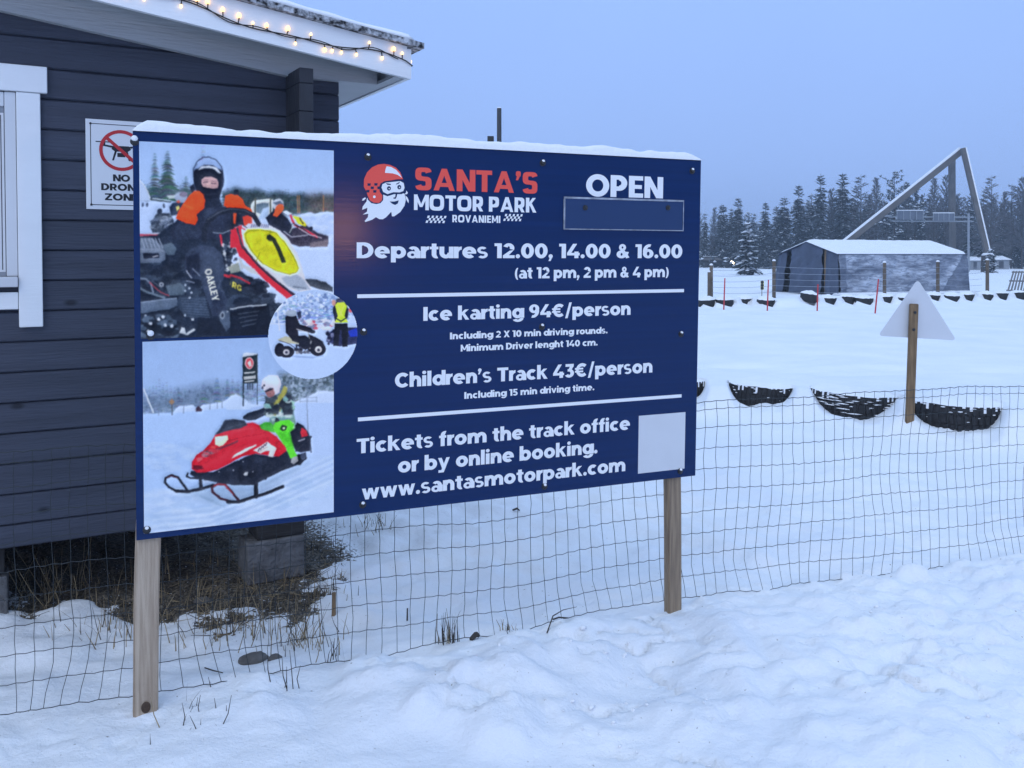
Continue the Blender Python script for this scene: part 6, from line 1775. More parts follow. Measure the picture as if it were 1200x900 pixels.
def cloth(name, fn, nu, nv, m, fold=0.03, seed=1, cling=None):
    """A hanging sheet over fn(u, v), creased along its normal."""
    vs = []; cl = []
    for j in range(nv + 1):
        for i in range(nu + 1):
            u, v = i / nu, j / nv
            p = Vector(fn(u, v))
            d1 = Vector(fn(min(1, u + .01), v)) - Vector(fn(max(0, u - .01), v)); d2 = Vector(fn(u, min(1, v + .01))) - Vector(fn(u, max(0, v - .01)))
            nrm = d1.cross(d2)
            nrm = nrm.normalized() if nrm.length > 1e-9 else Vector((0, -1, 0))
            c1 = float(fbm(np.array([p.x * 1.6 + p.z * 1.4 + seed]), np.array([p.z * 2.6 + p.y * 1.6 - p.x]), seed, 4)[0])
            vs.append(p + nrm * fold * (1 - 2 * abs(c1)) * (0.25 + 0.75 * min(1, 4 * v * (1 - v) + 0.2)))
            cl.append(cling(u, v) if cling else 0)
    fs = [(j * (nu + 1) + i, j * (nu + 1) + i + 1, (j + 1) * (nu + 1) + i + 1, (j + 1) * (nu + 1) + i) for j in range(nv) for i in range(nu)]
    mb = MB(); mb.add(vs, fs)
    o = mb.build(name, m, tn, smooth=True, fix=False)
    at_ = o.data.attributes.new('snow_cling', 'FLOAT', 'POINT'); at_.data.foreach_set('value', cl)
    sm = o.modifiers.new('thickness', 'SOLIDIFY'); sm.thickness = 0.012
    return o
flare = 0.16
# long side towards the viewer: u along, v up
def side_fn(u, v):
    return (u * TL_, -flare * (1 - v) ** 1.5 + 0.05 * math.sin(u * math.pi) * math.sin(v * math.pi), v * EV)
def side_cling(u, v):
    k = 1.0
    if u + (1 - v) * 0.20 > 0.97 - 0.0: k = 0.25        # the stretched far corner stays bare
    if u < 0.05 + 0.10 * v * 0: k = 0.3
    return k
cloth('side_wall', side_fn, 110, 34, M['tarp_snowy'], 0.10, 3, side_cling)
cloth('side_wall', lambda u, v: (u * TL_, TWd + flare * (1 - v), v * EV), 20, 8, M['tarp'], 0.03, 4)
# gable ends: near one hangs in three sheets with two dark openings between
def gz_roof(y): return EV + (RDG - EV) * (1 - abs(y - TWd / 2) / (TWd / 2))
def gable_fn(y0, y1, lean0, lean1, ex):
    def f(u, v):
        y = y0 + (y1 - y0) * u
        yb = (y0 + lean0) + (y1 + lean1 - y0 - lean0) * u
        top = gz_roof(y)
        return (-ex - 0.10 * (1 - v) + 0.03 * math.sin(u * 9), yb + (y - yb) * v, v * top + 0.01)
    return f
cloth('gable_wall', gable_fn(-0.0, 0.72, -flare, 0.0, 0.02), 8, 16, M['tarp'], 0.03, 5)
cloth('door_sheet', gable_fn(0.95, 3.05, 0.0, 0.10, 0.05), 24, 20, M['tarp'], 0.10, 6)
cloth('gable_wall', gable_fn(3.35, TWd, 0.22, flare + 0.25, 0.02), 8, 16, M['tarp'], 0.03, 7)
cloth('gable_wall', lambda u, v: (TL_ + 0.06 * (1 - v), -flare * (1 - v) + u * (TWd + 2 * flare * (1 - v)), v * gz_roof(min(TWd, max(0, u * TWd)))), 12, 8, M['tarp'], 0.03, 8)
mb = MB(); mb.box((0.03, 0.74, 0), (0.13, 0.90, gz_roof(0.8) - 0.02)); mb.build('door_post', M['stake'], tn)
mb = MB(); mb.box((0.25, 0.1, 0.0), (0.27, TWd - 0.1, EV)); mb.build('inside_shade_sheet', mat('painted_tent_inside_shade', (0.02, 0.022, 0.028), 0.9), tn)  # near-black sheet added as the shade seen through the door openings
mb = MB()
for s_ in (0, 1):
    y0, y1 = (-0.05, TWd / 2) if s_ == 0 else (TWd / 2, TWd + 0.05)
    z0, z1 = (EV - 0.012, RDG) if s_ == 0 else (RDG, EV - 0.012)
    q = [(-0.10, y0, z0), (TL_ + 0.05, y0, z0), (TL_ + 0.05, y1, z1), (-0.10, y1, z1)]
    mb.add(q + [(x, y, z + 0.02) for x, y, z in q], [(3, 2, 1, 0), (4, 5, 6, 7), (0, 1, 5, 4), (1, 2, 6, 5), (2, 3, 7, 6), (3, 0, 4, 7)])
rf = mb.build('roof_sheet', M['tarp'], tn)
def roof_pt(u, v):
    y = -0.03 + v * (TWd + 0.06)
    return (-0.07 + u * (TL_ + 0.09), y, gz_roof(y) + 0.022 - 0.05 * math.sin(u * math.pi) * 0)
snow_slab(roof_pt, 50, 30, 21, 'roof_snow', rf, 0.10, M['snow_far'])
# a low timber rail lying along the foot of the tent is hidden by snow: banked snow round the foot
def bank(u, v):
    w = math.sin(v * math.pi)
    return (-0.25 + u * (TL_ + 0.5), -0.55 + v * 0.75, 0.0)
snow_slab(bank, 60, 8, 33, 'foot_snow', tn, 0.11, M['snow_far'], 0.1)

# ------------------------------------------------------------------ the leaning beam pyramid and the gantry by it
PZ = 100.0
ap = P(1125.5, 178, PZ)
py_ = thing('beam_pyramid', 'tall tripod of snow topped grey beams rising behind the tent', 'pyramid', (ap.x, ap.y, 0))
M['beam'] = mat('grey_weathered_beam', (0.135, 0.120, 0.110), 0.8, var=0.4, scale=0.8, stretch=(1, 1, 1))
def beam(p, q, w, h, name, snow=True):
    ax = (q - p).normalized(); side = Vector((0, -1, 0)); side = (side - ax * side.dot(ax)).normalized(); nrm = ax.cross(side)
    if nrm.z < 0: nrm = -nrm
    o_ = Vector(py_.location)
    def bx(a0, a1, w0, h0, h1):
        vs = []
        for e in (a0, a1):
            for sx, hh in ((-w0, h0), (w0, h0), (w0, h1), (-w0, h1)): vs.append(e + side * sx + nrm * hh - o_)
        return vs
    fsq = [(0, 3, 2, 1), (4, 5, 6, 7), (0, 1, 5, 4), (1, 2, 6, 5), (2, 3, 7, 6), (3, 0, 4, 7)]
    mb = MB(); mb.add(bx(p, q, w / 2, -h / 2, h / 2), fsq); b_ = mb.build(name, M['beam'], py_)
    if snow:
        mb = MB(); mb.add(bx(p, q, w / 2 * 0.95, h / 2 + 0.003, h / 2 + 0.15), fsq); mb.build('beam_snow', M['snow_far'], b_)
beam(P(948, 319, PZ + 4), ap + (ap - P(948, 319, PZ + 4)).normalized() * 0.2, 0.56, 0.60, 'leg')
beam(P(1157.5, 300, PZ - 2), ap + Vector((-0.15, -0.80, 0.30)), 0.42, 0.42, 'leg')
beam(P(1116.5, 316, PZ + 14), ap + Vector((-0.45, 1.0, -0.5)), 0.52, 0.55, 'leg', False)
fb = P(1157.5, 300, PZ - 2)
mb = MB(); o_ = Vector(py_.location)
q0 = Vector((fb.x, fb.y, 0)) - o_
vs = [q0 + Vector((sx * w, sy * w, z)) for z, w in ((-0.3, .50), (1.75, .46)) for sx, sy in ((-1, -1), (1, -1), (1, 1), (-1, 1))]
mb.add(vs, [(3, 2, 1, 0), (4, 5, 6, 7), (0, 1, 5, 4), (1, 2, 6, 5), (2, 3, 7, 6), (3, 0, 4, 7)])
ftg = mb.build('footing', mat('dark_timber_footing', (0.07, 0.055, 0.048), 0.9, var=0.4, scale=1.2), py_)
mb = MB(); mb.lathe([(0.55, 1.75), (0.62, 1.83), (0.45, 2.0), (0, 2.08)], 14, 0, Matrix.Translation((q0.x, q0.y, 0))); mb.build('footing_snow', M['snow_far'], ftg, smooth=True)
GZ_ = 104.0
gt = thing('sign_gantry', 'metal gantry arm with two grey panels between the pyramid beams', 'gantry', P(1135, 316, GZ_) * 1)
gt.location.z = 0
M['steel'] = mat('galvanised_steel', (0.30, 0.32, 0.35), 0.5, metal=0.4)
o_ = Vector(gt.location)
mb = MB(); mb.tube([P(1135, 320, GZ_) - o_, P(1135, 250, GZ_) - o_], 0.13, 8); mb.build('mast', M['steel'], gt)
for y in (254.5, 259.5):
    mb = MB(); mb.tube([P(1046, y - 0.5, GZ_) - o_, P(1141, y, GZ_) - o_], 0.075, 6); mb.build('rail', M['steel'], gt)
for x0, x1, y0, y1 in ((1051, 1081.5, 247, 257.5), (1093.5, 1118, 250, 258.5)):
    a, b_ = P(x0, y0, GZ_ - 0.35) - o_, P(x1, y1, GZ_ - 0.35) - o_
    mb = MB(); mb.box((a.x, a.y - .04, b_.z), (b_.x, a.y + .04, a.z)); pn_ = mb.build('panel', mat('grey_gantry_panel', (0.15, 0.17, 0.21), 0.6, var=0.3, scale=0.6), gt)
    mb = MB()
    for k in range(5):
        x = a.x + (b_.x - a.x) * k / 4
        mb.box((x - 0.04, a.y - .09, b_.z), (x + 0.04, a.y - .041, a.z))
    mb.box((a.x, a.y - 0.1, a.z + .003), (b_.x, a.y + 0.12, a.z + 0.10), 1)
    mb.build('panel_rib', [M['steel'], M['snow_far']], pn_)
mb = MB(); a = P(1040, 253, GZ_) - o_; mb.box((a.x - .5, a.y - .15, a.z - .1), (a.x + .45, a.y + .15, a.z + .12)); mb.build('lamp_head', M['steel'], gt)
mb = MB(); mb.tube([P(1041, 254.3, GZ_) - o_, P(1046.5, 254.3, GZ_) - o_], 0.06, 6); mb.build('arm', M['steel'], gt)

# ------------------------------------------------------------------ far huts, the car on the road, the pole behind the board
def hut(x0, x1, yt, yb, Z, label):
    a, b_ = P(x0, yb, Z), P(x1, yt, Z)
    w = b_.x - a.x; h = b_.z
    t = thing('hut', label, 'hut', ((a.x + b_.x) / 2, Z, 0))
    mb = MB(); mb.box((-w / 2, 0, -0.2), (w / 2, 4, h * 0.72)); wl_ = mb.build('wall', mat('pale_hut_boards', (0.33, 0.35, 0.38), 0.8, var=0.3, scale=1.5), t)
    mb = MB(); mb.prism([(-w / 2 - .25, h * .72), (w / 2 + .25, h * .72), (0, h * 1.02)], -0.3, 4.3, lambda x, y, q: (x, q, y)); mb.build('roof', M['snow_far'], t)
    mb = MB(); mb.box((-w * .12, -0.05, 0.2), (w * .16, -0.002, h * .6)); mb.build('door', mat('dark_hut_door', (0.06, 0.065, 0.08), 0.7), t)
hut(1136, 1149, 301, 314, 112, 'small pale hut left of the dark beam footing')
hut(1163, 1183, 300, 314, 116, 'wider pale hut at the forest edge right of the beam footing')
a = P(820, 313.8, 130); b_ = P(858.5, 313.8, 130)
car = thing('car', 'dark estate car with lit headlights on the road at the forest edge', 'car', ((a.x + b_.x) / 2, 130, 0.10))
CL = (b_.x - a.x) / 2
M['carpaint'] = mat('dark_car_paint', (0.008, 0.009, 0.011), 0.5, spec=0.12); M['carglass'] = mat('dark_car_glass', (0.03, 0.035, 0.045), 0.1); M['snowroof'] = M['snow_far']
prof = [(-CL, .35), (-CL, 1.0), (-CL * .93, 1.42), (-CL * .3, 1.50), (CL * .18, 1.45), (CL * .46, .98), (CL * .94, .80), (CL, .55), (CL, .32)]
bm_ = MB()
vs, fs = [], []
for y, k_ in ((-.88, .96), (-.80, 1.0), (.80, 1.0), (.88, .96)):
    for x, z in prof: vs.append((x * (0.985 if k_ < 1 else 1), y * (1 if z < 1.05 else .86), z))
n = len(prof)
for r_ in range(3):
    for i in range(n): fs.append((r_ * n + i, r_ * n + (i + 1) % n, (r_ + 1) * n + (i + 1) % n, (r_ + 1) * n + i))
fs.append(tuple(range(n))); fs.append(tuple(range(4 * n - 1, 3 * n - 1, -1)))
bm_.add(vs, fs); bm_.build('body', M['carpaint'], car)
mb = MB(); q = [(-CL * .86, 1.02), (CL * .38, 1.02), (CL * .14, 1.36), (-CL * .80, 1.36)]; mb.prism(q, -.895, -.86, lambda x, y, t: (x, t + (y - 1.02) * .28, y)); mb.build('side_window', M['carglass'], car)
mb = MB(); mb.box((-CL * .8, -.6, 1.50), (CL * .1, .6, 1.56), bev=.02); mb.build('roof_snow', M['snow_far'], car)
for x in (-CL * .62, CL * .62):
    for y in (-.86, .86):
        mb = MB(); mb.lathe([(.2, -.1), (.34, -.1), (.36, -.05), (.36, .05), (.34, .1), (.2, .1)], 16, 0, Matrix.Translation((x, y, .34)) @ Matrix.Rotation(R(90), 4, 'X')); w_ = mb.build('wheel', M['rubber'], car)
        mb = MB(); mb.lathe([(.2, -.09), (.2, .09)], 12, 0, Matrix.Translation((x, y, .34)) @ Matrix.Rotation(R(90), 4, 'X')); mb.build('rim', M['steel'], w_)
M['headlight'] = emit('lit_headlight', (1.0, 0.84, 0.58), 22.0)
for y in (-.66, .66):
    mb = MB(); mb.lathe([(.26, 0), (.22, .06), (0, .10)], 12, 0, Matrix.Translation((CL * .93, y, .70)) @ Matrix.Rotation(R(62), 4, 'Y') @ Matrix.Rotation(R(60), 4, 'X') if False else Matrix.Translation((CL * .955, y - .16 * (1 if y < 0 else -1) * 0 , .70)) @ Matrix.Rotation(R(55), 4, 'X') @ Matrix.Rotation(R(40), 4, 'Y'))
    mb.build('headlight', M['headlight'], car)
car.rotation_euler.z = R(-14)
# the pole beyond the board
a = P(585, 127, 26)
pole = thing('pole', 'bare dark pole rising behind the snowy top of the navy board', 'pole', (a.x, 26, 0))
mb = MB(); mb.tube([(0, 0, -.1), (0, 0, a.z)], [.075, .065], 10); mb.build('shaft', mat('dark_pole', (0.045, 0.045, 0.05), 0.7), pole)
c = P(575, 164, 26)
lp = MB(); lp.box((c.x - a.x - .09, -.09, c.z - .25), (c.x - a.x + .09, .09, c.z + .10), bev=.01); lp.build('loudspeaker', M['blk'], pole)
lp = MB(); lp.tube([(c.x - a.x, 0, c.z - .1), (0, 0, c.z - .1)], .02, 6); lp.build('bracket', M['blk'], pole)
lp = MB(); lp.box((-.05, -.05, a.z), (.05, .05, a.z + .03)); lp.build('snow_knob', M['snow'], pole)
# ------------------------------------------------------------------ the forest edge
M['needle'] = mat('frosted_spruce_needles', (0.030, 0.042, 0.042), 0.9, var=0.5, scale=1.5)
M['needle_light'] = mat('rimed_spruce_needles', (0.10, 0.12, 0.14), 0.9, var=0.4, scale=1.5)
M['treesnow'] = mat('snow_on_branches', (0.70, 0.73, 0.78), 0.9)
M['rime'] = mat('rimed_twigs', (0.16, 0.16, 0.18), 0.9, var=0.4, scale=2)
M['bark'] = mat('dark_bark', (0.07, 0.06, 0.055), 0.9, var=0.4, scale=3)
def leaf(mb, p, d, w, l, mi, r_):
    """One spray: a small bent diamond along d."""
    sd = d.cross(Vector((0, 0, 1)))
    if sd.length < 1e-4: sd = Vector((1, 0, 0))
    sd.normalize()
    sd = (sd + Vector((0, 0, r_.uniform(-.5, .5)))).normalized()
    m_ = p + d * l * .5 + Vector((0, 0, .04 * l))
    mb.add([p, m_ + sd * w * .5, p + d * l, m_ - sd * w * .5], [(0, 1, 2, 3)], mi)
def lump(mb, p, s_, mi, r_):
    """A small pillow of snow."""
    a = r_.uniform(0, 3.14); c, n = math.cos(a), math.sin(a)
    x, y = Vector((c, n, r_.uniform(-.25, .1))) * s_ * .55, Vector((-n, c, r_.uniform(-.25, .1))) * s_ * .38
    z = Vector((0, 0, s_ * .26))
    mb.add([p + x, p + y, p - x, p - y, p + z, p - z * .5], [(0, 1, 4), (1, 2, 4), (2, 3, 4), (3, 0, 4), (1, 0, 5), (2, 1, 5), (3, 2, 5), (0, 3, 5)], mi)
def spruce(seed, h=14.0, rad=2.0, bare=0.08, snow=0.35, dens=1.0, taper=0.85, k=1.0, lite=0.4, load=1.0):
    r_ = random.Random(seed)
    mb = MB()
    z = h * bare
    while z < h * 0.985:
        t = (z - h * bare) / (h * (1 - bare))
        L0 = rad * (1 - t) ** taper * r_.uniform(.8, 1.1) + 0.12 * k
        if t < .15: L0 *= .7 + 2 * t
        nb = max(3, int((7 if t < .8 else 5) * dens))
        a0 = r_.uniform(0, 6.28)
        for b_ in range(nb):
            a = a0 + 6.283 * b_ / nb + r_.uniform(-.35, .35)
            L = L0 * r_.uniform(.45, 1.15)
            droop = -0.25 - .35 * (1 - t) + r_.uniform(-.12, .12) + (0.75 if t > .85 else 0)
            d = Vector((math.cos(a), math.sin(a), droop)).normalized()
            p = Vector((0, 0, z + r_.uniform(-.15, .15) * k))
            ns_ = max(2, int(L / (.26 * k)))
            has = r_.random() < snow * 1.6
            for q in range(ns_):
                f = (q + .5) / ns_
                base = p + d * L * f + Vector((0, 0, .10 * L * f * f))
                for sgn in (-1, 1):
                    dd = (d + Vector((-d.y, d.x, 0)) * sgn * r_.uniform(.4, 1.0) + Vector((0, 0, r_.uniform(-.5, .15)))).normalized()
                    s_ = (.66 * (1 - .35 * f) + .16) * r_.uniform(.7, 1.25) * k * min(1, .45 + L0 / (1.4 * k))
                    leaf(mb, base, dd, s_ * .5, s_, 1 if r_.random() < lite else 0, r_)
                if has and r_.random() < .75:
                    s_ = r_.uniform(.22, .46) * k * load
                    lump(mb, base + Vector((0, 0, (.06 if load == 1.0 else .13) * k)), s_ * (1.1 if load == 1.0 else .95), 2, r_)
        z += r_.uniform(.30, .46) * k / (dens ** .5)
    tb = MB(); tb.tube([(0, 0, -.3), (0, 0, h * .5), (0.05, 0, h)], [.013 * h, .008 * h, .02], 6)
    return mb, tb
def pine(seed, h=14.0, snow=.5):
    r_ = random.Random(seed)
    mb = MB(); tb = MB()
    tb.tube([(0, 0, -.3), (.1, 0, h * .5), (0, .05, h * .96)], [.16, .12, .03], 6)
    for i in range(44):
        t = i / 44
        z = h * (.30 + .68 * t)
        a = r_.uniform(0, 6.28)
        L = (2.6 * math.sin(math.pi * (0.18 + .74 * t)) ** .8) * r_.uniform(.5, 1.05) + .25
        d = Vector((math.cos(a), math.sin(a), .12 + .4 * t)).normalized()
        p = Vector((0, 0, z))
        tb.tube([p, p + d * L * .9], [.035, .012], 3)
        for c_ in range(max(2, int(L / .42))):
            f = (c_ + .7) / max(2, int(L / .42))
            ce = p + d * L * f + Vector((r_.uniform(-.2, .2), r_.uniform(-.2, .2), .05))
            for q in range(11):
                dd = Vector((r_.uniform(-1, 1), r_.uniform(-1, 1), r_.uniform(-.5, .8))).normalized()
                leaf(mb, ce, dd, .16, r_.uniform(.28, .5), 1 if r_.random() < .35 else 0, r_)
            if r_.random() < snow:
                lump(mb, ce + Vector((0, 0, .14)), r_.uniform(.4, .7), 2, r_)
    return mb, tb
def birch(seed, h=13.0, spread=.42, larch=False):
    """A bare tree: trunk and rimed twigs."""
    r_ = random.Random(seed)
    mb = MB(); tb = MB()
    tb.tube([(0, 0, -.3), (.06, .03, h * .35), (-.05, 0, h * .7), (0, 0, h)], [.14, .10, .055, .012], 5)
    n = 96
    for i in range(n):
        t = i / n
        z = h * (.16 + .82 * t)
        a = r_.uniform(0, 6.28)
        L = h * (.26 if larch else .26) * (1 - t) ** .75 * r_.uniform(.6, 1.1) + .25
        d = Vector((math.cos(a) * (1.0 if larch else spread * 1.6), math.sin(a) * (1.0 if larch else spread * 1.6), .35 if larch else 1.0)).normalized()
        p = Vector((0, 0, z))
        e1 = p + d * L * .5; e2 = p + d * L + Vector((0, 0, (-.06 if larch else .04) * L))
        mb.tube([p, e1, e2], [.030, .020, .010], 3, 0, False)
        for q in range(int(9 + L * 7)):
            f = r_.uniform(.2, 1)
            b0 = p + d * L * f
            dd = (d + Vector((r_.uniform(-.8, .8), r_.uniform(-.8, .8), r_.uniform(-.6, .5)))).normalized()
            l2 = r_.uniform(.25, .75) * (.6 + .4 * (1 - t))
            mb.tube([b0, b0 + dd * l2 * .6, b0 + dd * l2 + Vector((0, 0, -.1 * l2))], [.030, .022, .012], 3, 0 if r_.random() < .6 else 1, False)
    return mb, tb
FOREST = 'trees along the forest edge beyond the track'
def proto(kind, made, mats):
    mb, tb = made
    root = bpy.data.objects.new(kind, None); COL.objects.link(root)
    mb.build('crown', mats, root, fix=False); tb.build('trunk', M['bark'], root)
    return root
NM = [M['needle'], M['needle_light'], M['treesnow']]
PROTO = {
 's0': proto('spruce_tree', spruce(1, 14, 2.5, .04, .26, taper=.72), NM), 's1': proto('spruce_tree', spruce(2, 14, 2.2, .06, .28, taper=.66), NM), 's2': proto('spruce_tree', spruce(3, 14, 2.8, .05, .32, taper=.8), NM),
 's3': proto('spruce_tree', spruce(4, 14, 2.0, .08, .34, dens=.9, taper=.66), NM),
 'p0': proto('pine_tree', pine(5), NM), 'p1': proto('pine_tree', pine(6, 14, .35), NM),
 'b0': proto('birch_tree', birch(7), [M['rime'], M['bark']]), 'b1': proto('birch_tree', birch(8, 13, .34), [M['rime'], M['bark']]), 'l0': proto('larch_tree', birch(9, 13, .4, True), [M['rime'], M['bark']]),
}
H0 = {'s': 14.0, 'p': 14.0, 'b': 13.0, 'l': 13.0}
used = set()
KINDLAB = {'s': 'dark frosted spruce', 'p': 'broad snowy pine', 'b': 'bare rimed birch', 'l': 'bare wide larch'}
CATS = {'s': 'spruce tree', 'p': 'pine tree', 'b': 'birch tree', 'l': 'larch tree'}
def plant(code, px, top, Z, label, group=FOREST, wide=1.0):
    """top: the height of the tip in the photograph."""
    a = P(px, top, Z)
    src = PROTO[code]
    o = src if code not in used else copy_tree(src)
    used.add(code)
    s_ = (a.z + 0.2) / H0[code[0]]
    o.location = (a.x, Z, -0.1)
    o.scale = (s_ * wide, s_ * wide, s_)
    o.rotation_euler = (0, 0, rng.uniform(0, 6.28))
    tag(o, label, CATS[code[0]], group)
    return o
front = [('s3', 826, 250, 132), ('b0', 838, 244, 140), ('s1', 846, 240, 134), ('s3', 857, 244, 138), ('s1', 865, 232, 130), ('s3', 884, 250, 140), ('s0', 897, 237, 128), ('s1', 910, 242, 136), ('s0', 919, 231, 127), ('s1', 936, 217, 126),
         ('s3', 948, 236, 136), ('s0', 962, 204, 122), ('b0', 975, 222, 132), ('s1', 988, 203, 124), ('p1', 983, 232, 126), ('l0', 1009, 205, 124), ('s3', 1000, 240, 134), ('b1', 1027, 209, 126), ('p0', 1048, 202, 118), ('s2', 1036, 240, 130), ('p1', 1073, 222, 120),
         ('b1', 1095, 209, 124), ('b0', 1109, 206, 126), ('s2', 1085, 252, 128), ('s0', 1102, 250, 124), ('b0', 1123, 228, 132), ('s3', 1138, 232, 134), ('l0', 1162, 206, 118), ('b1', 1178, 226, 128), ('l0', 1186, 216, 124), ('b0', 1199, 208, 120), ('s2', 1150, 262, 128), ('s2', 1173, 258, 126), ('s0', 1194, 254, 124), ('l0', 1213, 214, 122), ('b0', 1226, 208, 124), ('b1', 1240, 212, 126), ('s0', 1256, 220, 128), ('s2', 1275, 214, 126), ('p0', 1296, 210, 124)]
names_seen = {}
WH = ['left of the young snowy spruce', 'above the dark car', 'behind the left end of the tent', 'under the sloping beam', 'above the tent roof', 'between the pyramid beams', 'right of the pyramid', 'beyond the right edge of the tyres']
def where(px):
    if px < 862: return 'above the car with lit headlights'
    if px < 890: return 'behind the young snowy spruce'
    if px < 925: return 'between the young spruce and the tent'
    if px < 955: return 'behind the tent gable'
    if px < 1000: return 'above the left part of the tent roof'
    if px < 1060: return 'behind the sloping pyramid beam'
    if px < 1117: return 'behind the gantry panels'
    if px < 1150: return 'between the two right pyramid beams'
    if px < 1176: return 'just right of the pyramid foot'
    if px < 1201: return 'behind the pallet at the right'
    return 'past the right end of the tyre rows'
SIZE = lambda top: 'tall' if top < 212 else ('middling' if top < 236 else 'low')
from collections import defaultdict
cnt = defaultdict(list)
for i, (c_, px, top, Z) in enumerate(front): cnt[(SIZE(top), KINDLAB[c_[0]], where(px))].append(i)
ORD = {0: 'leftmost', 1: 'second from left', 2: 'third from left', 3: 'fourth from left'}
for (sz, kd, wh), ids in cnt.items():
    ids.sort(key=lambda i: front[i][1])
    for k_, i in enumerate(ids):
        c_, px, top, Z = front[i]
        lab = f'{sz} {kd} {wh}' + (f', {ORD[k_]}' if len(ids) > 1 else '')
        plant(c_, px, top, Z, lab, wide=rng.uniform(.9, 1.12))
r7 = random.Random(23)
for i in range(66):
    px = 600 + i * 10.2 + r7.uniform(-5, 5)
    env = np.interp(px, [600, 860, 900, 940, 965, 1050, 1110, 1200, 1280], [250, 246, 246, 232, 222, 218, 222, 222, 224])
    plant(r7.choice(['b0', 'b1', 'l0', 'l0', 'b1', 's3', 'b0'] if px > 1080 else ['s0', 's1', 's3', 's1', 's2', 'p1', 'b1']), px, env + r7.uniform(-6, 30), r7.uniform(136, 150), 'close set frosted tree in the second rank of the wood', 'second rank trees of the wood', r7.uniform(.85, 1.25))
# a thinner third rank that fills the wood behind
r2 = random.Random(11)
for i in range(92):
    px = 486 + i * 9.6 + r2.uniform(-5, 5)
    base_top = np.interp(px, [640, 830, 900, 960, 1050, 1200, 1400], [262, 262, 252, 234, 230, 232, 232])
    c_ = r2.choice(['s0', 's1', 's3', 's2', 's3', 's0', 'b1', 'p1'] if px < 1080 else ['b0', 'l0', 'b1', 's3', 'l0'])
    plant(c_, px, base_top + r2.uniform(-6, 16), r2.uniform(142, 172), 'dim tree deep in the wood behind the forest edge', 'dim trees deep in the wood', r2.uniform(.9, 1.2))
# low undergrowth that closes the foot of the wood
r3 = random.Random(12)
ug = MB()
for i in range(2600):
    px = r3.uniform(470, 1420); Z = r3.uniform(128, 170)
    g0 = P(px, 316, Z)
    hh = r3.uniform(.8, 3.6) * r3.random() ** .5
    for k_ in range(4):
        p = Vector((g0.x + r3.uniform(-.5, .5), Z + r3.uniform(-.5, .5), hh * (k_ / 4)))
        dd = Vector((r3.uniform(-1, 1), r3.uniform(-1, 1), r3.uniform(0, 1.2))).normalized()
        leaf(ug, p, dd, r3.uniform(.25, .5), r3.uniform(.5, 1.1), r3.choice((0, 0, 1, 1, 1)), r3)
        if r3.random() < .2: lump(ug, p, r3.uniform(.4, .9), 2, r3)
o = ug.build('undergrowth', NM, None, fix=False); tag(o, 'snowy undergrowth along the foot of the wood', None, None, 'stuff')
# the young snow-laden spruce standing free in the field
mbs, tbs = spruce(21, 4.9, 1.55, .10, .75, dens=1.1, taper=.70, k=.62, lite=.3, load=1.9)
a = P(876, 323, 80)
yt = thing('spruce_tree', 'small young spruce with thick snow on its branches, alone in the field', 'spruce tree', (a.x, 80, 0))
mbs.build('crown', [M['needle'], M['needle_light'], M['treesnow']], yt, fix=False); tbs.build('trunk', M['bark'], yt)
yt.scale = (1.05, 1.05, P(875, 261, 80).z / 4.9)
# snow-laden bush by the beam footing
mbs, tbs = spruce(31, 2.3, .8, .02, .9, dens=1.0, taper=.5, k=.45, load=1.8)
a = P(1160, 318, 92)
yb = thing('bush', 'snow laden bush beside the dark footing of the pyramid', 'bush', (a.x, 92, 0))
mbs.build('branches', NM, yb, fix=False)

# ------------------------------------------------------------------ dry grass, stones, stakes and twigs near the cabin
M['straw'] = mat('dry_straw', (0.40, 0.31, 0.18), 0.9, var=0.5, scale=20, col2=(0.17, 0.13, 0.08))
M['darkstem'] = mat('dark_dead_stem', (0.050, 0.042, 0.036), 0.9)
def blade(mb, p, h, lean, az, w, mi=0, n=4):
    d = Vector((math.cos(az), math.sin(az), 0)); sd = Vector((-d.y, d.x, 0))
    vs = []
    for i in range(n + 1):
        t = i / n
        c = p + d * lean * h * t * t + Vector((0, 0, h * (t - .35 * abs(lean) * t * t)))
        ww = w * (1 - t) + .0004
        vs += [c - sd * ww, c + sd * ww]
    mb.add(vs, [(2 * i, 2 * i + 1, 2 * i + 3, 2 * i + 2) for i in range(n)], mi)
r4 = random.Random(5)
gr = MB()
k_ = 0
while k_ < 1500:
    s_, n_ = r4.uniform(-2.6, 0.12), r4.uniform(-0.5, 0.95)
    p = local(s_, n_, 0)
    sa = float(soil_amount(np.array([p.x]), np.array([p.y]))[0])
    if sa < 0.25 or (n_ < -0.1 and r4.random() < .6): continue
    p.z = gz(p.x, p.y) - .004
    k_ += 1
    if r4.random() < .62:                              # lying litter
        az = r4.uniform(0, 6.28); l = r4.uniform(.03, .12)
        q = p + Vector((math.cos(az), math.sin(az), r4.uniform(-.05, .25))) * l
        gr.tube([p + Vector((0, 0, .006)), q + Vector((0, 0, .006))], [.0022, .001], 3, r4.choice((0, 1, 1)), False)
    else:
        blade(gr, p, r4.uniform(.04, .17), r4.uniform(-1.2, 1.2), r4.uniform(0, 6.28), r4.uniform(.0012, .0026), r4.choice((0, 0, 1)))
o = gr.build('dry_grass', [M['straw'], M['darkstem']], None, fix=False); tag(o, 'dry grass and litter on the bare soil under the cabin', None, None, 'stuff')
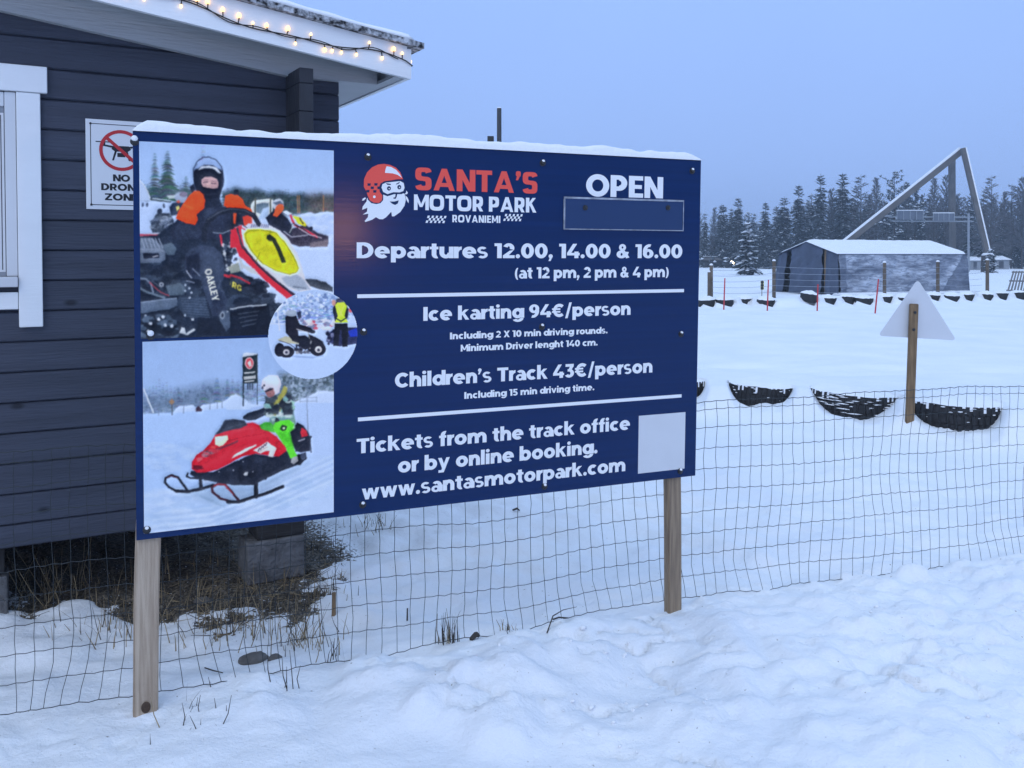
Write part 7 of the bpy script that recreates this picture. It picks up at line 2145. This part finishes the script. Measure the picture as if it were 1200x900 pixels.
def tuft(px, py, n, hmax, spread, label, dark=.4, seed=0, up=False):
    r_ = random.Random(seed)
    g = G(px, py); z = gz(g.x, g.y)
    mb = MB()
    for i in range(n):
        p = Vector((r_.gauss(0, spread), r_.gauss(0, spread), -.02))
        h = hmax * r_.uniform(.3, 1)
        if r_.random() < .5: blade(mb, p, h, r_.uniform(-.9, .9) * (.4 if up else 1), r_.uniform(0, 6.28), r_.uniform(.0012, .0026), 1 if r_.random() < dark else 0)
        else:
            az = r_.uniform(0, 6.28); le = r_.uniform(.05, .6) * (.4 if up else 1)
            q = p + Vector((math.cos(az) * h * le, math.sin(az) * h * le, h))
            mb.tube([p, (p + q) / 2 + Vector((r_.uniform(-.01, .01), r_.uniform(-.01, .01), 0)), q], [.0024, .0018, .0008], 4, 1 if r_.random() < dark else 0)
    o = mb.build('grass_tuft', [M['straw'], M['darkstem']], None, fix=False)
    o.location = (g.x, g.y, z)
    return tag(o, label, 'grass tuft', 'dead grass tufts poking through the snow')
tuft(524, 742, 46, .17, .028, 'dense dark tuft of dead stems poking up below the website line', .7, 1, True)
tuft(597, 742, 16, .09, .018, 'small pale dead tuft right of the dense dark tuft', .5, 2)
tuft(222, 842, 22, .12, .07, 'thin wiry tuft beside the foot of the leaning left post', .9, 3)
tuft(345, 735, 76, .22, .09, 'straw coloured tuft at the snow edge below the right concrete block', .2, 4)
tuft(262, 732, 70, .22, .11, 'straw tuft at the middle of the bare soil edge', .25, 5)
tuft(60, 690, 70, .30, .10, 'tall leaning straw tuft below the cabin near the left edge', .2, 6)
tuft(120, 735, 46, .20, .10, 'straw tuft just left of the leaning post', .3, 7)
tuft(437, 612, 40, .12, .07, 'matted straw tuft under the lower edge of the board by the karting text', .3, 8)
tuft(340, 805, 7, .26, .03, 'few long thin stems in the snow before the stone', .8, 9, True)
tuft(398, 762, 9, .22, .05, 'few thin bent stems right of the stone', .8, 10)
tuft(385, 690, 26, .10, .06, 'short straw tuft beside the small cut stake', .35, 11)
M['stone'] = mat('grey_field_stone', (0.16, 0.15, 0.14), 0.9, var=0.4, scale=14, bump=0.6)
def stone(px, py, r_, label, seed, sq=.55):
    g = G(px, py); z = gz(g.x, g.y)
    bm = bmesh.new(); bmesh.ops.create_icosphere(bm, subdivisions=3, radius=1)
    for v in bm.verts:
        k2 = 1 + .28 * float(fbm(np.array([v.co.x * 1.5 + seed]), np.array([v.co.y * 1.5 + v.co.z * 1.2]), seed, 3)[0])
        v.co = Vector((v.co.x * r_ * 1.35, v.co.y * r_, v.co.z * r_ * sq)) * k2
    mb = MB(); mb.take(bm); o = mb.build('stone', M['stone'], None, smooth=True)
    o.location = (g.x, g.y, z + r_ * .1); o.rotation_euler.z = seed
    tag(o, label, 'stone', 'stones by the bare soil')
stone(296, 758, .052, 'flat grey stone in the snow below the concrete block', 1)
stone(322, 764, .028, 'small dark stone just right of the flat grey stone', 2)
stone(238, 692, .035, 'mossy brown stone on the bare soil under the cabin', 3)
def stick(pts, rad, label, name='twig', m=None):
    ps = []
    for px, py, h in pts:
        g = G(px, py); ps.append(Vector((g.x, g.y, gz(g.x, g.y) + h)))
    o_ = ps[0].copy()
    mb = MB(); mb.tube([p - o_ for p in ps], rad, 5)
    o = mb.build(name, m or M['darkstem']); o.location = o_
    return tag(o, label, 'twig', 'twigs lying on the snow')
stick([(648, 707, .006), (655, 705, .010), (664, 706, .008), (672, 709, .004)], [.004, .004, .003, .002], 'short curved twig on the snow left of the upright post')
stick([(641, 750, .004), (648, 740, .03), (660, 733, .04), (676, 726, .045)], [.003, .003, .002, .001], 'thin arched twig by the fence foot left of the upright post')
stick([(240, 776, .006), (250, 785, .012), (261, 794, .006)], [.003, .003, .002], 'thin straight twig lying below the flat stone')
stick([(601, 593, .004), (606, 594, .02), (609, 594, .004)], [.006, .008, .004], 'small dark bark chip below the lower edge of the board')
stick([(552, 752, .004), (558, 748, .02), (561, 745, .01)], [.010, .013, .008], 'stub of dark bark right of the dense tuft')
g = G(391, 708); mb = MB(); mb.tube([(0, 0, -.05), (.002, 0, .11)], [.011, .010], 7)
o = mb.build('cut_stake', M['stake']); o.location = (g.x, g.y, gz(g.x, g.y)); tag(o, 'short cut wooden stake standing by the right end of the bare soil', 'stake')
g = G(477, 714); mb = MB(); mb.tube([(0, 0, -.03), (.002, 0, .06)], [.005, .004], 6)
o = mb.build('cut_stake', M['darkstem']); o.location = (g.x, g.y, gz(g.x, g.y)); tag(o, 'tiny dark stub in the snow between the stake and the dense tuft', 'stake')

# crumbs of shovelled snow on the near bank
r6 = random.Random(44)
cr_b = MB(); k_ = 0
while k_ < 420:
    x_ = r6.uniform(-1.6, 3.4); y_ = r6.uniform(1.9, 4.9)
    if y_ > float(fence_y(x_)) - .05: continue
    w_ = float(fbm(np.array([x_ / .5]), np.array([y_ / .5]), 77, 3)[0])
    if w_ < 0.12 + (0.25 if x_ < .2 else 0): continue
    k_ += 1
    s_ = 0.003 + 0.009 * r6.random() ** 3
    bm = bmesh.new(); bmesh.ops.create_icosphere(bm, subdivisions=1, radius=1)
    for v in bm.verts: v.co = Vector((v.co.x * s_ * 1.3, v.co.y * s_, v.co.z * s_ * .75)) * r6.uniform(.6, 1.4)
    cr_b.take(bm, 0, Matrix.Translation((x_, y_, gz(x_, y_) + s_ * .25)) @ Matrix.Rotation(r6.uniform(0, 6.28), 4, 'Z'))
o = cr_b.build('snow_crumbs', M['snow'], None, smooth=True, fix=False); tag(o, 'loose crumbs of snow on the near bank', None, None, 'stuff')

# ------------------------------------------------------------------ thin winter air
HAZE = 0.0016
mb = MB(); mb.box((-905, -65, -1.6), (905, 1505, 24))
hz = mb.build('haze', [bpy.data.materials.new('winter_haze')])
hm = hz.data.materials[0]; hm.use_nodes = True
for n_ in list(hm.node_tree.nodes):
    if n_.type != 'OUTPUT_MATERIAL': hm.node_tree.nodes.remove(n_)
pv = hm.node_tree.nodes.new('ShaderNodeVolumePrincipled')
pv.inputs['Color'].default_value = (0.72, 0.86, 1.0, 1)
pv.inputs['Density'].default_value = HAZE
hm.node_tree.links.new(pv.outputs[0], hm.node_tree.nodes['Material Output'].inputs['Volume'])
tag(hz, kind='stuff')
